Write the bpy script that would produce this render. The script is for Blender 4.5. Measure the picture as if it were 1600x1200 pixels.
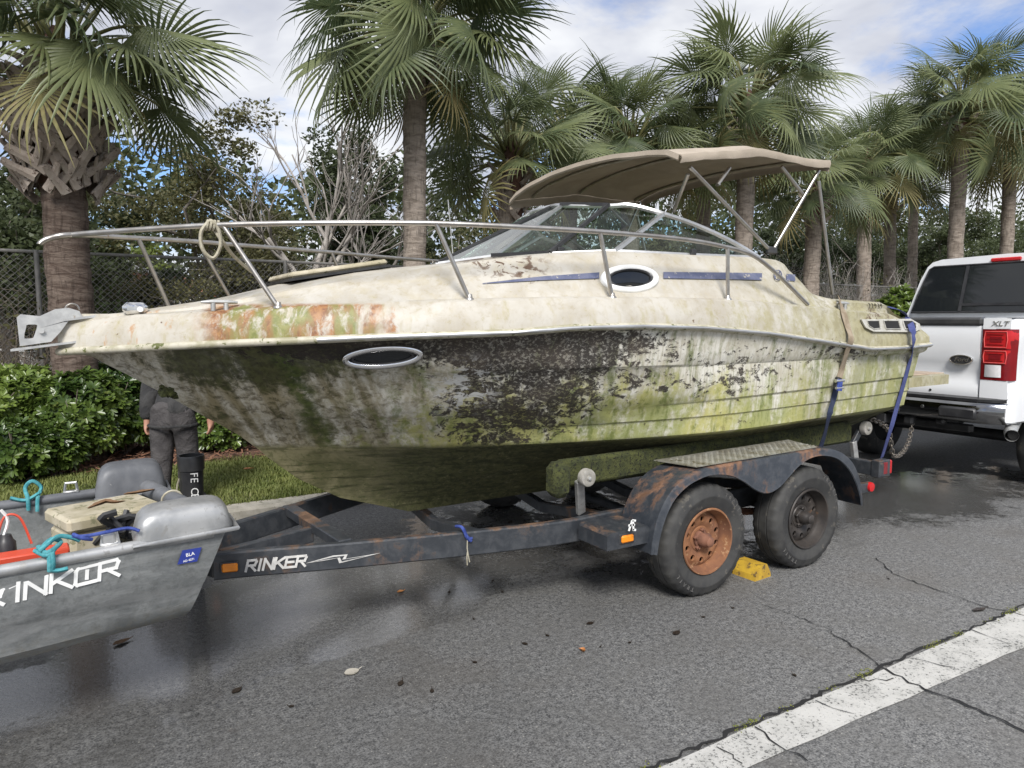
import bpy, math, random
import numpy as np
from mathutils import Vector, Matrix
R = math.radians
for o in list(bpy.data.objects): bpy.data.objects.remove(o)
SC = bpy.context.scene
COL = SC.collection

# ------------------------------------------------------------------ camera
# world axes: X runs along the road (towards the pickup), Y away from the camera, Z up
YAW, F_PX, CAM_Z = R(31), 1100.0, 1.64
PITCH = math.atan(100 / F_PX)
CAM = Vector((0, 0, CAM_Z))
c_right = Vector((math.cos(YAW), -math.sin(YAW), 0))
c_flat = Vector((math.sin(YAW), math.cos(YAW), 0))
c_fwd = c_flat * math.cos(PITCH) - Vector((0, 0, math.sin(PITCH)))
c_up = c_flat * math.sin(PITCH) + Vector((0, 0, math.cos(PITCH)))
cam_data = bpy.data.cameras.new('camera')
cam_data.sensor_width = 36; cam_data.lens = 36 * F_PX / 1600
cam_data.clip_start = 0.05; cam_data.clip_end = 2000
cam = bpy.data.objects.new('camera', cam_data); COL.objects.link(cam)
mw = Matrix((c_right, c_up, -c_fwd)).transposed().to_4x4(); mw.translation = CAM
cam.matrix_world = mw
SC.camera = cam

# ------------------------------------------------------------------ light
SUN_EL, SUN_AZ = R(44), R(-150)         # azimuth: compass-like angle from +Y towards +X
w = bpy.data.worlds.new('World'); SC.world = w; w.use_nodes = True
SC.view_settings.view_transform = 'Standard'; SC.view_settings.look = 'None'
SC.view_settings.gamma = 1; SC.view_settings.exposure = 0.97; SC.view_settings.use_curve_mapping = False
sun_d = bpy.data.lights.new('sun', 'SUN'); sun_d.energy = 2.3; sun_d.angle = R(20); sun_d.color = (1, .965, .91)
sun = bpy.data.objects.new('sun', sun_d); COL.objects.link(sun)
sdir = Vector((math.sin(SUN_AZ) * math.cos(SUN_EL), math.cos(SUN_AZ) * math.cos(SUN_EL), math.sin(SUN_EL)))
sun.rotation_euler = sdir.to_track_quat('Z', 'Y').to_euler()

# ------------------------------------------------------------------ node helpers
class NT:
    def __init__(s, tree): s.t = tree
    def n(s, typ, ins=None, **props):
        nd = s.t.nodes.new(typ)
        for k, v in props.items(): setattr(nd, k, v)
        for k, v in (ins or {}).items():
            if isinstance(v, bpy.types.NodeSocket): s.t.links.new(v, nd.inputs[k])
            else: nd.inputs[k].default_value = v
        return nd
    def m(s, op, a, b=0.0, c=0.0, clamp=False):
        return s.n('ShaderNodeMath', {0: a, 1: b, 2: c}, operation=op, use_clamp=clamp).outputs[0]
    def mix(s, f, a, b, mode='MIX'):
        q = lambda v: v if isinstance(v, bpy.types.NodeSocket) else (v[0], v[1], v[2], 1)
        return s.n('ShaderNodeMix', {0: f, 6: q(a), 7: q(b)}, data_type='RGBA', blend_type=mode, clamp_factor=True).outputs[2]
    def noise(s, vec, scale, detail=4, rough=.55, dist=0.0, out='Fac'):
        return s.n('ShaderNodeTexNoise', {'Vector': vec, 'Scale': scale, 'Detail': detail, 'Roughness': rough, 'Distortion': dist}).outputs[out]
    def vor(s, vec, scale, feature='F1', rand=1.0, out='Distance'):
        return s.n('ShaderNodeTexVoronoi', {'Vector': vec, 'Scale': scale, 'Randomness': rand}, feature=feature).outputs[out]
    def step(s, v, lo, hi, a=0.0, b=1.0):
        return s.n('ShaderNodeMapRange', {0: v, 1: lo, 2: hi, 3: a, 4: b}, interpolation_type='SMOOTHSTEP', clamp=True).outputs[0]
    def scale(s, vec, xyz, loc=(0, 0, 0)):
        return s.n('ShaderNodeMapping', {'Vector': vec, 'Scale': xyz, 'Location': loc}).outputs[0]
    def obj(s): return s.n('ShaderNodeTexCoord').outputs['Object']
    def pos(s): return s.n('ShaderNodeNewGeometry').outputs['Position']
    def sep(s, v): return s.n('ShaderNodeSeparateXYZ', {0: v}).outputs
    def blob(s, x, z, x0, z0, rx, rz):
        a = s.m('MULTIPLY', s.m('SUBTRACT', x, x0), 1 / rx); b = s.m('MULTIPLY', s.m('SUBTRACT', z, z0), 1 / rz)
        d = s.m('SQRT', s.m('ADD', s.m('MULTIPLY', a, a), s.m('MULTIPLY', b, b)))
        return s.step(d, 0.35, 1.25, 1.0, 0.0)
    def bump(s, h, strength=.3, dist=.01):
        return s.n('ShaderNodeBump', {'Height': h, 'Strength': strength, 'Distance': dist}).outputs[0]

def new_mat(name):
    m = bpy.data.materials.new(name); m.use_nodes = True
    nt = NT(m.node_tree); bs = m.node_tree.nodes['Principled BSDF']
    return m, nt, bs
def setb(nt, bs, **kw):
    names = dict(col='Base Color', rough='Roughness', metal='Metallic', normal='Normal', alpha='Alpha', trans='Transmission Weight',
                 ior='IOR', spec='Specular IOR Level', coat='Coat Weight', coatr='Coat Roughness', sss='Subsurface Weight')
    for k, v in kw.items():
        i = bs.inputs[names[k]]
        if isinstance(v, bpy.types.NodeSocket): nt.t.links.new(v, i)
        elif k == 'col': i.default_value = (*v[:3], 1)
        else: i.default_value = v
def worn(name, c1, c2=None, scale=6, rough=.5, metal=0.0, bump=.15, bdist=.004, lo=.35, hi=.65, c3=None, scale3=25, t3=.62, rvar=.12, spec=.5, coat=0, stretch=(1, 1, 1)):
    """two-tone weathered surface with fine relief and optional third tone in specks"""
    m, nt, bs = new_mat(name); v = nt.scale(nt.obj(), stretch)
    n = nt.noise(v, scale, 6, .6, .3)
    f = nt.step(n, lo, hi)
    col = nt.mix(f, c1, c2 or c1)
    n3 = nt.noise(v, scale3, 5, .65, .2)
    if c3: col = nt.mix(nt.step(n3, t3, t3 + .06), col, c3)
    ro = nt.m('ADD', rough - rvar, nt.m('MULTIPLY', n3, 2 * rvar), clamp=True)
    setb(nt, bs, col=col, rough=ro, metal=metal, spec=spec, coat=coat)
    if bump: setb(nt, bs, normal=nt.bump(n3, bump, bdist))
    return m

# ------------------------------------------------------------------ sky: Nishita blue behind broken cloud
wn = NT(w.node_tree); bg = w.node_tree.nodes['Background']; bg.inputs['Strength'].default_value = 0.1
sky = wn.n('ShaderNodeTexSky', sky_type='NISHITA', sun_disc=False, sun_elevation=SUN_EL, sun_rotation=SUN_AZ, air_density=1.0, dust_density=.6, ozone_density=1.5)
gdir = wn.n('ShaderNodeTexCoord').outputs['Generated']
sx = wn.sep(gdir)
den = wn.m('ADD', wn.m('MAXIMUM', sx[2], 0.0), .22)
pv = wn.n('ShaderNodeCombineXYZ', {0: wn.m('DIVIDE', sx[0], den), 1: wn.m('DIVIDE', sx[1], den), 2: 0.0}).outputs[0]
SKY_OFF = (14.950, 7.350, 0)
pv2 = wn.scale(pv, (1, 1, 1), SKY_OFF)
cl = wn.noise(pv2, .85, 8, .6, .4)
cl2 = wn.noise(pv2, 3.4, 6, .6, .2)
cover = wn.step(wn.m('ADD', cl, wn.m('MULTIPLY', wn.m('SUBTRACT', cl2, .5), .35)), .33, .50)
shade = wn.step(wn.noise(pv2, 1.7, 5, .55, .3), .36, .68)
ccol = wn.mix(shade, (3.1, 3.2, 3.6), (5.3, 5.35, 5.4))
blue = wn.mix(1.0, sky.outputs[0], (.62, .74, .95), 'MULTIPLY')
skyc = wn.mix(wn.m('MULTIPLY', cover, .95), blue, ccol)
w.node_tree.links.new(skyc, bg.inputs['Color'])

# ------------------------------------------------------------------ pixel rays (photo pixels, 1600 x 1200)
def ray(x, y): return c_fwd + c_right * ((x - 800) / F_PX) - c_up * ((y - 600) / F_PX)
def pv_(x, y, v): d = ray(x, y); t = v / d.y; return CAM + d * t
def pz_(x, y, z): d = ray(x, y); t = (z - CAM_Z) / d.z; return CAM + d * t
def pu_(x, y, u): d = ray(x, y); t = u / d.x; return CAM + d * t
def hit(x, y, vfun, t0=1.5, t1=12, n=900):
    """first point along a pixel's ray whose Y reaches the surface Y = vfun(X, Z)"""
    d = ray(x, y); last = t0
    for i in range(n):
        t = t0 + (t1 - t0) * i / n; p = CAM + d * t
        if p.y >= vfun(p.x, p.z):
            a, b = last, t
            for _ in range(30):
                c = (a + b) / 2; q = CAM + d * c
                if q.y >= vfun(q.x, q.z): b = c
                else: a = c
            return CAM + d * b
        last = t
    return CAM + d * t1
def lerp(a, b, t): return a + (b - a) * t
def interp(pts):
    xs = [p[0] for p in pts]; ys = [p[1] for p in pts]
    return lambda x: float(np.interp(x, xs, ys))
def smooth_poly(pts, per=8):
    """Catmull-Rom through points"""
    P = [Vector(p) for p in pts]
    if len(P) < 3: return P
    out = []
    for i in range(len(P) - 1):
        p0, p1, p2, p3 = P[max(i - 1, 0)], P[i], P[i + 1], P[min(i + 2, len(P) - 1)]
        for k in range(per):
            t = k / per
            out.append(.5 * ((2 * p1) + (p2 - p0) * t + (2 * p0 - 5 * p1 + 4 * p2 - p3) * t * t + (3 * p1 - p0 - 3 * p2 + p3) * t ** 3))
    out.append(P[-1]); return out

# ------------------------------------------------------------------ mesh builder
BASE = {}
class B:
    def __init__(s): s.v = []; s.f = []
    def add(s, vs, fs):
        k = len(s.v); s.v += [tuple(p) for p in vs]; s.f += [tuple(i + k for i in f) for f in fs]; return s
    def box(s, c, size, rot=None, bev=0.0, M=None):
        hx, hy, hz = [q / 2 for q in size]; b = min(bev, hx * .9, hy * .9, hz * .9); c = Vector(c)
        if b <= 0:
            vs = [Vector((x, y, z)) for x in (-hx, hx) for y in (-hy, hy) for z in (-hz, hz)]
            fs = [(0, 1, 3, 2), (4, 6, 7, 5), (0, 4, 5, 1), (2, 3, 7, 6), (0, 2, 6, 4), (1, 5, 7, 3)]
        else:   # bevelled: 3 verts per corner
            vs = []; idx = {}
            for x in (-1, 1):
                for y in (-1, 1):
                    for z in (-1, 1):
                        for k in range(3):
                            h = [hx, hy, hz]; q = [x * (hx - (b if k != 0 else 0)), y * (hy - (b if k != 1 else 0)), z * (hz - (b if k != 2 else 0))]
                            idx[(x, y, z, k)] = len(vs); vs.append(Vector(q))
            fs = []
            for k in range(3):
                a, e = [i for i in range(3) if i != k]
                for sg in (-1, 1):
                    L = []
                    for (p, q) in ((-1, -1), (1, -1), (1, 1), (-1, 1)):
                        key = [0, 0, 0]; key[k] = sg; key[a] = p; key[e] = q; L.append(idx[(*key, k)])
                    fs.append(L if (sg > 0) == (k != 1) else L[::-1])
            for k in range(3):       # edges along axis k
                a, e = [i for i in range(3) if i != k]
                for p in (-1, 1):
                    for q in (-1, 1):
                        k0 = [0, 0, 0]; k0[k] = -1; k0[a] = p; k0[e] = q; k1 = k0[:]; k1[k] = 1
                        fs.append([idx[(*k0, a)], idx[(*k1, a)], idx[(*k1, e)], idx[(*k0, e)]])
            for x in (-1, 1):
                for y in (-1, 1):
                    for z in (-1, 1): fs.append([idx[(x, y, z, k)] for k in range(3)])
        if rot is not None: vs = [rot @ p for p in vs]
        vs = [p + c for p in vs]
        return s.add(vs, fs)
    def bar(s, a, b, w, h, up=(0, 0, 1), bev=0.0):
        a, b = Vector(a), Vector(b); d = b - a; L = d.length; x = d.normalized(); y = Vector(up).cross(x).normalized(); z = x.cross(y)
        return s.box((a + b) / 2, (L, w, h), Matrix((x, y, z)).transposed(), bev)
    def tube(s, pts, r, seg=8, closed=False, caps=True):
        P = [Vector(p) for p in pts]; n = len(P); rr = r if hasattr(r, '__len__') else [r] * n
        vs = []; prev = None
        for i in range(n):
            a = P[(i - 1) % n] if (closed or i > 0) else P[i]; b = P[(i + 1) % n] if (closed or i < n - 1) else P[i]
            t = (b - a)
            t = t.normalized() if t.length > 1e-9 else Vector((0, 0, 1))
            if prev is None:
                u = t.cross(Vector((0, 0, 1)));  u = u if u.length > .1 else t.cross(Vector((1, 0, 0)))
            else: u = prev - t * prev.dot(t)
            u.normalize(); prev = u; q = t.cross(u)
            for k in range(seg):
                an = 2 * math.pi * k / seg; vs.append(P[i] + (u * math.cos(an) + q * math.sin(an)) * rr[i])
        fs = []
        for i in range(n if closed else n - 1):
            j = (i + 1) % n
            for k in range(seg):
                l = (k + 1) % seg; fs.append((i * seg + k, i * seg + l, j * seg + l, j * seg + k))
        if caps and not closed: fs += [tuple(range(seg))[::-1], tuple(range((n - 1) * seg, n * seg))]
        return s.add(vs, fs)
    def ribbon(s, pts, width, normal, thick=.003):
        """flat strap along points, normal(i) its outward direction"""
        P = [Vector(p) for p in pts]; n = len(P); vs = []
        for i in range(n):
            t = (P[min(i + 1, n - 1)] - P[max(i - 1, 0)]).normalized(); nn = Vector(normal[i] if isinstance(normal, list) else normal)
            sd = t.cross(nn).normalized(); nn = sd.cross(t).normalized()
            for a, b in ((-.5, -.5), (.5, -.5), (.5, .5), (-.5, .5)): vs.append(P[i] + sd * (a * width) + nn * (b * thick))
        fs = [(i * 4 + k, i * 4 + (k + 1) % 4, i * 4 + 4 + (k + 1) % 4, i * 4 + 4 + k) for i in range(n - 1) for k in range(4)]
        fs += [(3, 2, 1, 0), tuple(range(4 * n - 4, 4 * n))]
        return s.add(vs, fs)
    def lathe(s, prof, seg=32, M=None, closed=False, cap=False):
        """profile (radius, axial) turned about local Z, then M"""
        M = M or Matrix.Identity(4); n = len(prof); vs = []
        for k in range(seg):
            an = 2 * math.pi * k / seg
            for r, h in prof: vs.append(M @ Vector((r * math.cos(an), r * math.sin(an), h)))
        fs = []
        for k in range(seg):
            l = (k + 1) % seg
            for i in range(n if closed else n - 1):
                j = (i + 1) % n; fs.append((k * n + i, l * n + i, l * n + j, k * n + j))
        if cap:
            fs.append(tuple(k * n + n - 1 for k in range(seg))); fs.append(tuple(k * n for k in range(seg))[::-1])
        return s.add(vs, fs)
    def grid(s, rows, close_u=False):
        m, n = len(rows), len(rows[0]); vs = [p for r in rows for p in r]
        fs = [(i * n + j, i * n + j + 1, (i + 1) * n + j + 1, (i + 1) * n + j) for i in range(m - 1) for j in range(n - 1)]
        return s.add(vs, fs)
    def prism(s, poly, off):
        """polygon of 3-D points pushed along off"""
        n = len(poly); off = Vector(off); vs = [Vector(p) for p in poly] + [Vector(p) + off for p in poly]
        fs = [tuple(range(n))[::-1], tuple(range(n, 2 * n))] + [(i, (i + 1) % n, n + (i + 1) % n, n + i) for i in range(n)]
        return s.add(vs, fs)
    def cyl(s, a, b, r, seg=12): return s.tube([a, b], r, seg)
    def build(s, name, mat, parent=None, smooth=40, kind=None, label=None, recalc=True):
        base = BASE.get(parent.name, Vector((0, 0, 0))) if parent else Vector((0, 0, 0))
        me = bpy.data.meshes.new(name)
        me.from_pydata([(p[0] - base.x, p[1] - base.y, p[2] - base.z) for p in s.v], [], s.f)
        if recalc: fix_normals(me)
        me.materials.append(mat)
        if smooth:
            me.shade_smooth()
            if smooth < 180: me.set_sharp_from_angle(angle=R(smooth))
        o = bpy.data.objects.new(name, me); COL.objects.link(o)
        if parent: o.parent = parent; BASE[o.name] = base
        if kind: o['kind'] = kind
        if label: o['label'] = label
        return o
def fix_normals(me):
    import bmesh
    bm = bmesh.new(); bm.from_mesh(me); bmesh.ops.recalc_face_normals(bm, faces=bm.faces); bm.to_mesh(me); bm.free()
def tag(o, label, cat, group=None):
    o['label'] = label; o['category'] = cat
    if group: o['group'] = group
    return o
def thing(name, label, cat, loc=(0, 0, 0), group=None):
    o = bpy.data.objects.new(name, None); COL.objects.link(o); o.location = loc; o.empty_display_size = .2
    BASE[o.name] = Vector(loc); tag(o, label, cat, group); return o
def solo(b, name, mat, label, cat, origin=None, group=None, smooth=40):
    """a thing that is one mesh, its origin at its own base"""
    xs = np.array(b.v); c = Vector(origin) if origin is not None else Vector((xs[:, 0].mean(), xs[:, 1].mean(), xs[:, 2].min()))
    b.v = [(p[0] - c.x, p[1] - c.y, p[2] - c.z) for p in b.v]
    o = b.build(name, mat, None, smooth); o.location = c; tag(o, label, cat, group); return o
def setting(b, name, mat, smooth=0, kind='structure', recalc=True):
    o = b.build(name, mat, None, smooth, recalc=recalc); o['kind'] = kind; return o
def fast_mesh(name, verts, faces, mat, parent=None, kind=None, smooth=False, uniform=None):
    """big numpy meshes (quads or tris with a fixed corner count)"""
    base = BASE.get(parent.name, Vector((0, 0, 0))) if parent else Vector((0, 0, 0))
    verts = np.asarray(verts, float) - np.array(base); faces = np.asarray(faces, np.int32); nf, k = faces.shape
    me = bpy.data.meshes.new(name); me.vertices.add(len(verts)); me.vertices.foreach_set('co', verts.astype(np.float32).ravel())
    me.loops.add(nf * k); me.loops.foreach_set('vertex_index', faces.ravel())
    me.polygons.add(nf); me.polygons.foreach_set('loop_start', np.arange(0, nf * k, k, dtype=np.int32))
    me.update(calc_edges=True); me.materials.append(mat)
    if smooth: me.shade_smooth()
    o = bpy.data.objects.new(name, me); COL.objects.link(o)
    if parent: o.parent = parent; BASE[o.name] = base
    if kind: o['kind'] = kind
    return o
def text_mesh(body, size, extrude=.002, shear=0.0, spacing=1.0, offset=0.0):
    cu = bpy.data.curves.new('txt', 'FONT'); cu.body = body; cu.size = size; cu.extrude = extrude; cu.shear = shear
    cu.align_x = 'CENTER'; cu.align_y = 'CENTER'; cu.space_character = spacing; cu.offset = offset; cu.resolution_u = 3
    o = bpy.data.objects.new('txt', cu); COL.objects.link(o)
    dg = bpy.context.evaluated_depsgraph_get(); me = bpy.data.meshes.new_from_object(o.evaluated_get(dg))
    vs = [v.co.copy() for v in me.vertices]; fs = [tuple(p.vertices) for p in me.polygons]
    bpy.data.objects.remove(o); bpy.data.meshes.remove(me)
    return vs, fs
def place_text(b, body, size, origin, xdir, ydir, extrude=.002, sx=1.0, **kw):
    vs, fs = text_mesh(body, size, extrude, **kw); x = Vector(xdir).normalized(); y = Vector(ydir); y = (y - x * y.dot(x)).normalized(); z = x.cross(y); o = Vector(origin)
    return b.add([o + x * (p.x * sx) + y * p.y + z * p.z for p in vs], fs)
STROKES = {   # simple block letters on a 1 x 1 cell, as chains of points
 'R': [[(0, 0), (0, 1)], [(0, 1), (.85, 1), (.95, .85), (.85, .5), (0, .5)], [(.4, .5), (1, 0)]], 'I': [[(.2, 0), (.2, 1)]],
 '1': [[(.3, 0), (.3, 1)], [(.3, 1), (-.05, .9)]],
 'N': [[(0, 0), (0, 1), (.95, 0), (.95, 1)]], 'K': [[(0, 0), (0, 1)], [(.95, 1), (.05, .45)], [(.3, .55), (1, 0)]],
 'E': [[(1, 1), (0, 1), (0, 0), (1, 0)], [(0, .5), (.8, .5)]], 'C': [[(1, 1), (.1, 1), (0, .85), (0, .1), (.1, 0), (1, 0)], [(.55, .3), (.55, .72)]]}
def stroke_text(b, body, height, cell, gap, origin, xdir, ydir, w, slant=.2, depth=.003, adv=None):
    x = Vector(xdir).normalized(); y = Vector(ydir).normalized(); nrm = x.cross(y).normalized(); ox = 0
    for ch in body:
        cw = cell * (.45 if ch in 'I1' else 1.16 if ch == 'R' and body[1:2] == '1' else 1)
        for chain in STROKES[ch]:
            for (p, q) in zip(chain, chain[1:]):
                f = lambda t: Vector(origin) + x * (ox + t[0] * cell + t[1] * height * slant) + y * (t[1] * height)
                a, e = f(p), f(q); d = (e - a).normalized() * (w * .5); seg_i = len(b.f) * .00003 % .0012; b.bar(a - d + nrm * seg_i, e + d + nrm * seg_i, w, depth, up=nrm)
        ox += cw + gap
    return b
# ------------------------------------------------------------------ materials
def mat_asphalt():
    m, nt, bs = new_mat('asphalt'); p = nt.pos(); s = nt.sep(p)
    big = nt.noise(p, .55, 5, .6, .4); mid = nt.noise(p, 3.2, 5, .65, .3); fine = nt.m('ADD', nt.m('MULTIPLY', nt.noise(p, 110, 3, .7), .5), nt.m('MULTIPLY', nt.noise(p, 34, 5, .8), .5)); grit = nt.noise(p, 38, 3, .75)
    col = nt.mix(nt.step(fine, .38, .62), (.042, .042, .043), (.255, .253, .245))
    col = nt.mix(nt.m('MULTIPLY', nt.step(mid, .4, .65), .45), col, (.125, .121, .113))
    col = nt.mix(nt.m('MULTIPLY', nt.step(nt.noise(p, 1.1, 4, .6), .5, .68), .3), col, (.115, .10, .084))
    vc = nt.n('ShaderNodeTexVoronoi', {'Vector': p, 'Scale': 62.0}); chip = nt.step(vc.outputs['Distance'], .16, .26, 1, 0)
    pick = nt.step(nt.sep(vc.outputs['Color'])[0], .80, .88)
    col = nt.mix(nt.m('MULTIPLY', chip, pick), col, (.33, .32, .29))
    # standing wet: by the jon boat's stern, along the gutter and under the trailer, broken by noise
    wet = nt.m('ADD', nt.m('MULTIPLY', nt.blob(s[0], s[1], 1.0, 3.9, 1.15, .62), .95), nt.m('MULTIPLY', nt.blob(s[0], s[1], 2.6, 4.4, 5.6, 1.6), .40))
    wet = nt.m('ADD', wet, nt.m('MULTIPLY', nt.blob(s[0], s[1], -.1, 3.1, 1.2, .9), .30))
    wet = nt.m('ADD', wet, nt.m('MULTIPLY', nt.blob(s[0], s[1], 7.0, 3.6, 3.0, 1.4), .42))
    wet = nt.m('ADD', wet, nt.m('MULTIPLY', nt.m('SUBTRACT', big, .5), .9)); wet = nt.m('ADD', wet, nt.m('MULTIPLY', nt.m('SUBTRACT', mid, .5), .55)); wet = nt.m('ADD', wet, nt.m('MULTIPLY', nt.m('SUBTRACT', nt.noise(p, 14, 5, .7, .5), .5), .40))
    wf = nt.m('MAXIMUM', nt.step(wet, .24, .52), nt.m('MULTIPLY', nt.blob(s[0], s[1], .2, 3.2, 3.4, 2.2), nt.step(big, .3, .6, .55, 1.0))); film = nt.step(wet, .38, .47)
    col = nt.mix(nt.m('MULTIPLY', wf, .38), col, (.022, .023, .024))
    ro = nt.m('SUBTRACT', .78, nt.m('MULTIPLY', wf, .26)); ro = nt.m('SUBTRACT', ro, nt.m('MULTIPLY', film, .36))
    h = nt.m('ADD', nt.m('MULTIPLY', fine, .6), nt.m('MULTIPLY', grit, .8))
    bst = nt.m('SUBTRACT', .8, nt.m('MULTIPLY', film, .52))
    bn = nt.n('ShaderNodeBump', {'Height': h, 'Strength': bst, 'Distance': .006}).outputs[0]
    setb(nt, bs, col=col, rough=ro, normal=bn, spec=.5, coat=nt.m('MULTIPLY', film, .85), coatr=.10)
    cn = nt.n('ShaderNodeBump', {'Height': nt.m('ADD', mid, nt.m('MULTIPLY', grit, .25)), 'Strength': .12, 'Distance': .01}).outputs[0]; nt.t.links.new(cn, bs.inputs['Coat Normal']); return m
def mat_line():
    m, nt, bs = new_mat('road_paint'); p = nt.pos()
    fine = nt.noise(p, 70, 5, .75); mid = nt.noise(p, 5, 5, .65)
    col = nt.mix(nt.step(mid, .35, .7), (.52, .51, .48), (.38, .375, .35))
    k = nt.m('ADD', fine, nt.m('MULTIPLY', nt.m('SUBTRACT', mid, .5), .35))
    col = nt.mix(nt.step(k, .545, .62), col, (.09, .09, .086))
    setb(nt, bs, col=col, rough=.75, normal=nt.bump(fine, .6, .004)); return m
def mat_hull():
    m, nt, bs = new_mat('fouled_hull'); p = nt.obj(); s = nt.sep(p); x = nt.m('ADD', s[0], 2.7); z = s[2]
    fine = nt.noise(p, 26, 8, .7, .3); mid = nt.noise(p, 5, 7, .62, .4); low = nt.noise(p, 1.6, 5, .6, .3)
    streak = nt.noise(nt.scale(p, (9, 9, .55)), 1.0, 6, .62, .25); fstreak = nt.noise(nt.scale(p, (40, 40, 2.2)), 1.0, 5, .6)
    lean = nt.n('ShaderNodeCombineXYZ', {0: nt.m('ADD', x, nt.m('MULTIPLY', z, .55)), 1: s[1], 2: nt.m('MULTIPLY', z, .25)}).outputs[0]
    lstreak = nt.noise(nt.scale(lean, (7, 2, 1)), 1.0, 7, .65, .5)
    col = nt.mix(nt.step(mid, .35, .7), (.68, .66, .59), (.50, .47, .385))
    col = nt.mix(nt.m('MULTIPLY', nt.step(fstreak, .45, .62), .5), col, (.34, .30, .20))
    # bow: tan and grey-green dirt in leaning runs
    bow = nt.step(x, 1.1, 2.1, 1, 0); spot = nt.noise(nt.scale(p, (15, 15, 22)), 1.0, 8, .74, .6)
    col = nt.mix(nt.m('MULTIPLY', bow, nt.step(lstreak, .34, .62)), col, (.24, .205, .12))
    col = nt.mix(nt.m('MULTIPLY', bow, nt.m('MULTIPLY', nt.step(spot, .43, .62), .8)), col, (.10, .082, .045))
    gm = nt.m('ADD', nt.m('MULTIPLY', lstreak, .55), nt.m('MULTIPLY', spot, .45)); gm = nt.m('ADD', gm, nt.m('MULTIPLY', nt.blob(x, z, .72, 1.46, .55, .20), .20))
    col = nt.mix(nt.m('MULTIPLY', bow, nt.m('MULTIPLY', nt.step(gm, .52, .66), .85)), col, nt.mix(nt.step(fine, .4, .6), (.030, .034, .012), (.070, .078, .026)))
    # one long dark green run down the bow
    run = nt.m('ABSOLUTE', nt.m('SUBTRACT', nt.m('ADD', x, nt.m('MULTIPLY', z, .62)), nt.m('ADD', 1.72, nt.m('MULTIPLY', nt.m('SUBTRACT', mid, .5), .22))))
    col = nt.mix(nt.m('MULTIPLY', nt.step(run, .005, .085, .9, 0), nt.step(spot, .3, .5)), col, nt.mix(nt.step(fine, .4, .6), (.035, .050, .012), (.075, .098, .022)))
    # yellow green algae, heavier lower down and amidships
    mid_u = nt.blob(x, z, 2.6, 1.02, 1.5, .42)
    alg = nt.m('ADD', nt.m('MULTIPLY', streak, .75), nt.m('MULTIPLY', mid, .35)); alg = nt.m('ADD', alg, nt.m('MULTIPLY', nt.m('SUBTRACT', 1.3, z), .34))
    alg = nt.m('ADD', alg, nt.m('MULTIPLY', mid_u, .20)); alg = nt.m('ADD', alg, nt.step(x, 2.8, 4.6, 0, .15)); alg = nt.m('ADD', alg, nt.m('MULTIPLY', nt.step(x, 1.1, 1.9), .12))
    ycol = nt.mix(nt.step(low, .38, .62), (.42, .40, .10), (.265, .29, .075))
    col = nt.mix(nt.m('MULTIPLY', nt.step(nt.m('ADD', alg, nt.m('MULTIPLY', nt.m('SUBTRACT', fine, .5), .45)), .73, 1.0), .84), col, ycol)
    ds = nt.m('ADD', nt.m('MULTIPLY', nt.noise(nt.scale(p, (12, 12, 1.1), (3, 1, 2)), 1.0, 6, .65, .3), .8), nt.m('MULTIPLY', fine, .3))
    col = nt.mix(nt.m('MULTIPLY', nt.m('MULTIPLY', nt.step(ds, .53, .70), nt.step(x, .9, 1.6)), .8), col, (.11, .14, .028))
    # green-grey wash on the stern quarter
    col = nt.mix(nt.m('MULTIPLY', nt.step(x, 3.8, 4.8), nt.m('MULTIPLY', nt.step(mid, .34, .6), .7)), col, (.26, .265, .13))
    col = nt.mix(nt.m('MULTIPLY', nt.step(x, 1.5, 2.4), nt.m('MULTIPLY', nt.step(spot, .54, .70), .6)), col, (.16, .13, .065))
    # black crust that flakes off in dashes
    flake = nt.m('ADD', nt.m('MULTIPLY', nt.noise(nt.scale(p, (9, 9, 17)), 1.0, 9, .68, .9), .72), nt.m('MULTIPLY', nt.noise(p, 42, 5, .7), .28))
    msk = nt.m('MULTIPLY', nt.blob(x, z, 2.05, 1.28, .58, .42), .215)
    for (bx, bz, rx, rz, k) in ((1.85, 1.55, 1.0, .16, .23), (1.25, 1.53, .6, .11, .17), (2.75, 1.45, .35, .13, .10), (2.75, 1.27, .25, .10, .09), (4.55, 1.42, .55, .10, .13), (.95, 1.50, .4, .10, .12), (3.6, 1.34, .7, .18, .085), (3.2, 1.20, .5, .14, .06), (1.95, .95, .3, .06, .06)):
        msk = nt.m('ADD', msk, nt.m('MULTIPLY', nt.blob(x, z, bx, bz, rx, rz), k))
    bl = nt.m('ADD', nt.m('ADD', flake, msk), nt.m('MULTIPLY', nt.m('SUBTRACT', spot, .5), .30)); ub = nt.step(bl, .615, .665)
    hole = nt.step(nt.noise(nt.scale(p, (1, 1, 1.5)), 46, 5, .7, .5), .40, .50, 1, 0); hole = nt.m('SUBTRACT', 1.0, nt.m('MULTIPLY', hole, .9))   # crust pitted back to algae
    col = nt.mix(nt.m('MULTIPLY', ub, nt.m('ADD', .55, nt.m('MULTIPLY', hole, .42))), col, nt.mix(nt.step(mid, .4, .6), (.026, .021, .018), (.048, .038, .032)))
    # bare patch where the crust peeled to clean gelcoat
    peel = nt.m('MULTIPLY', nt.blob(x, z, 1.72, 1.28, .2, .17), nt.step(nt.noise(nt.scale(p, (9, 9, 15), (5, 5, 5)), 1.0, 8, .7, .7), .52, .56))
    col = nt.mix(peel, col, (.50, .50, .48))
    spk = nt.step(nt.noise(nt.scale(p, (30, 30, 42)), 1.0, 3, .6), .70, .73); col = nt.mix(nt.m('MULTIPLY', spk, .85), col, (.028, .022, .015))
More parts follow.
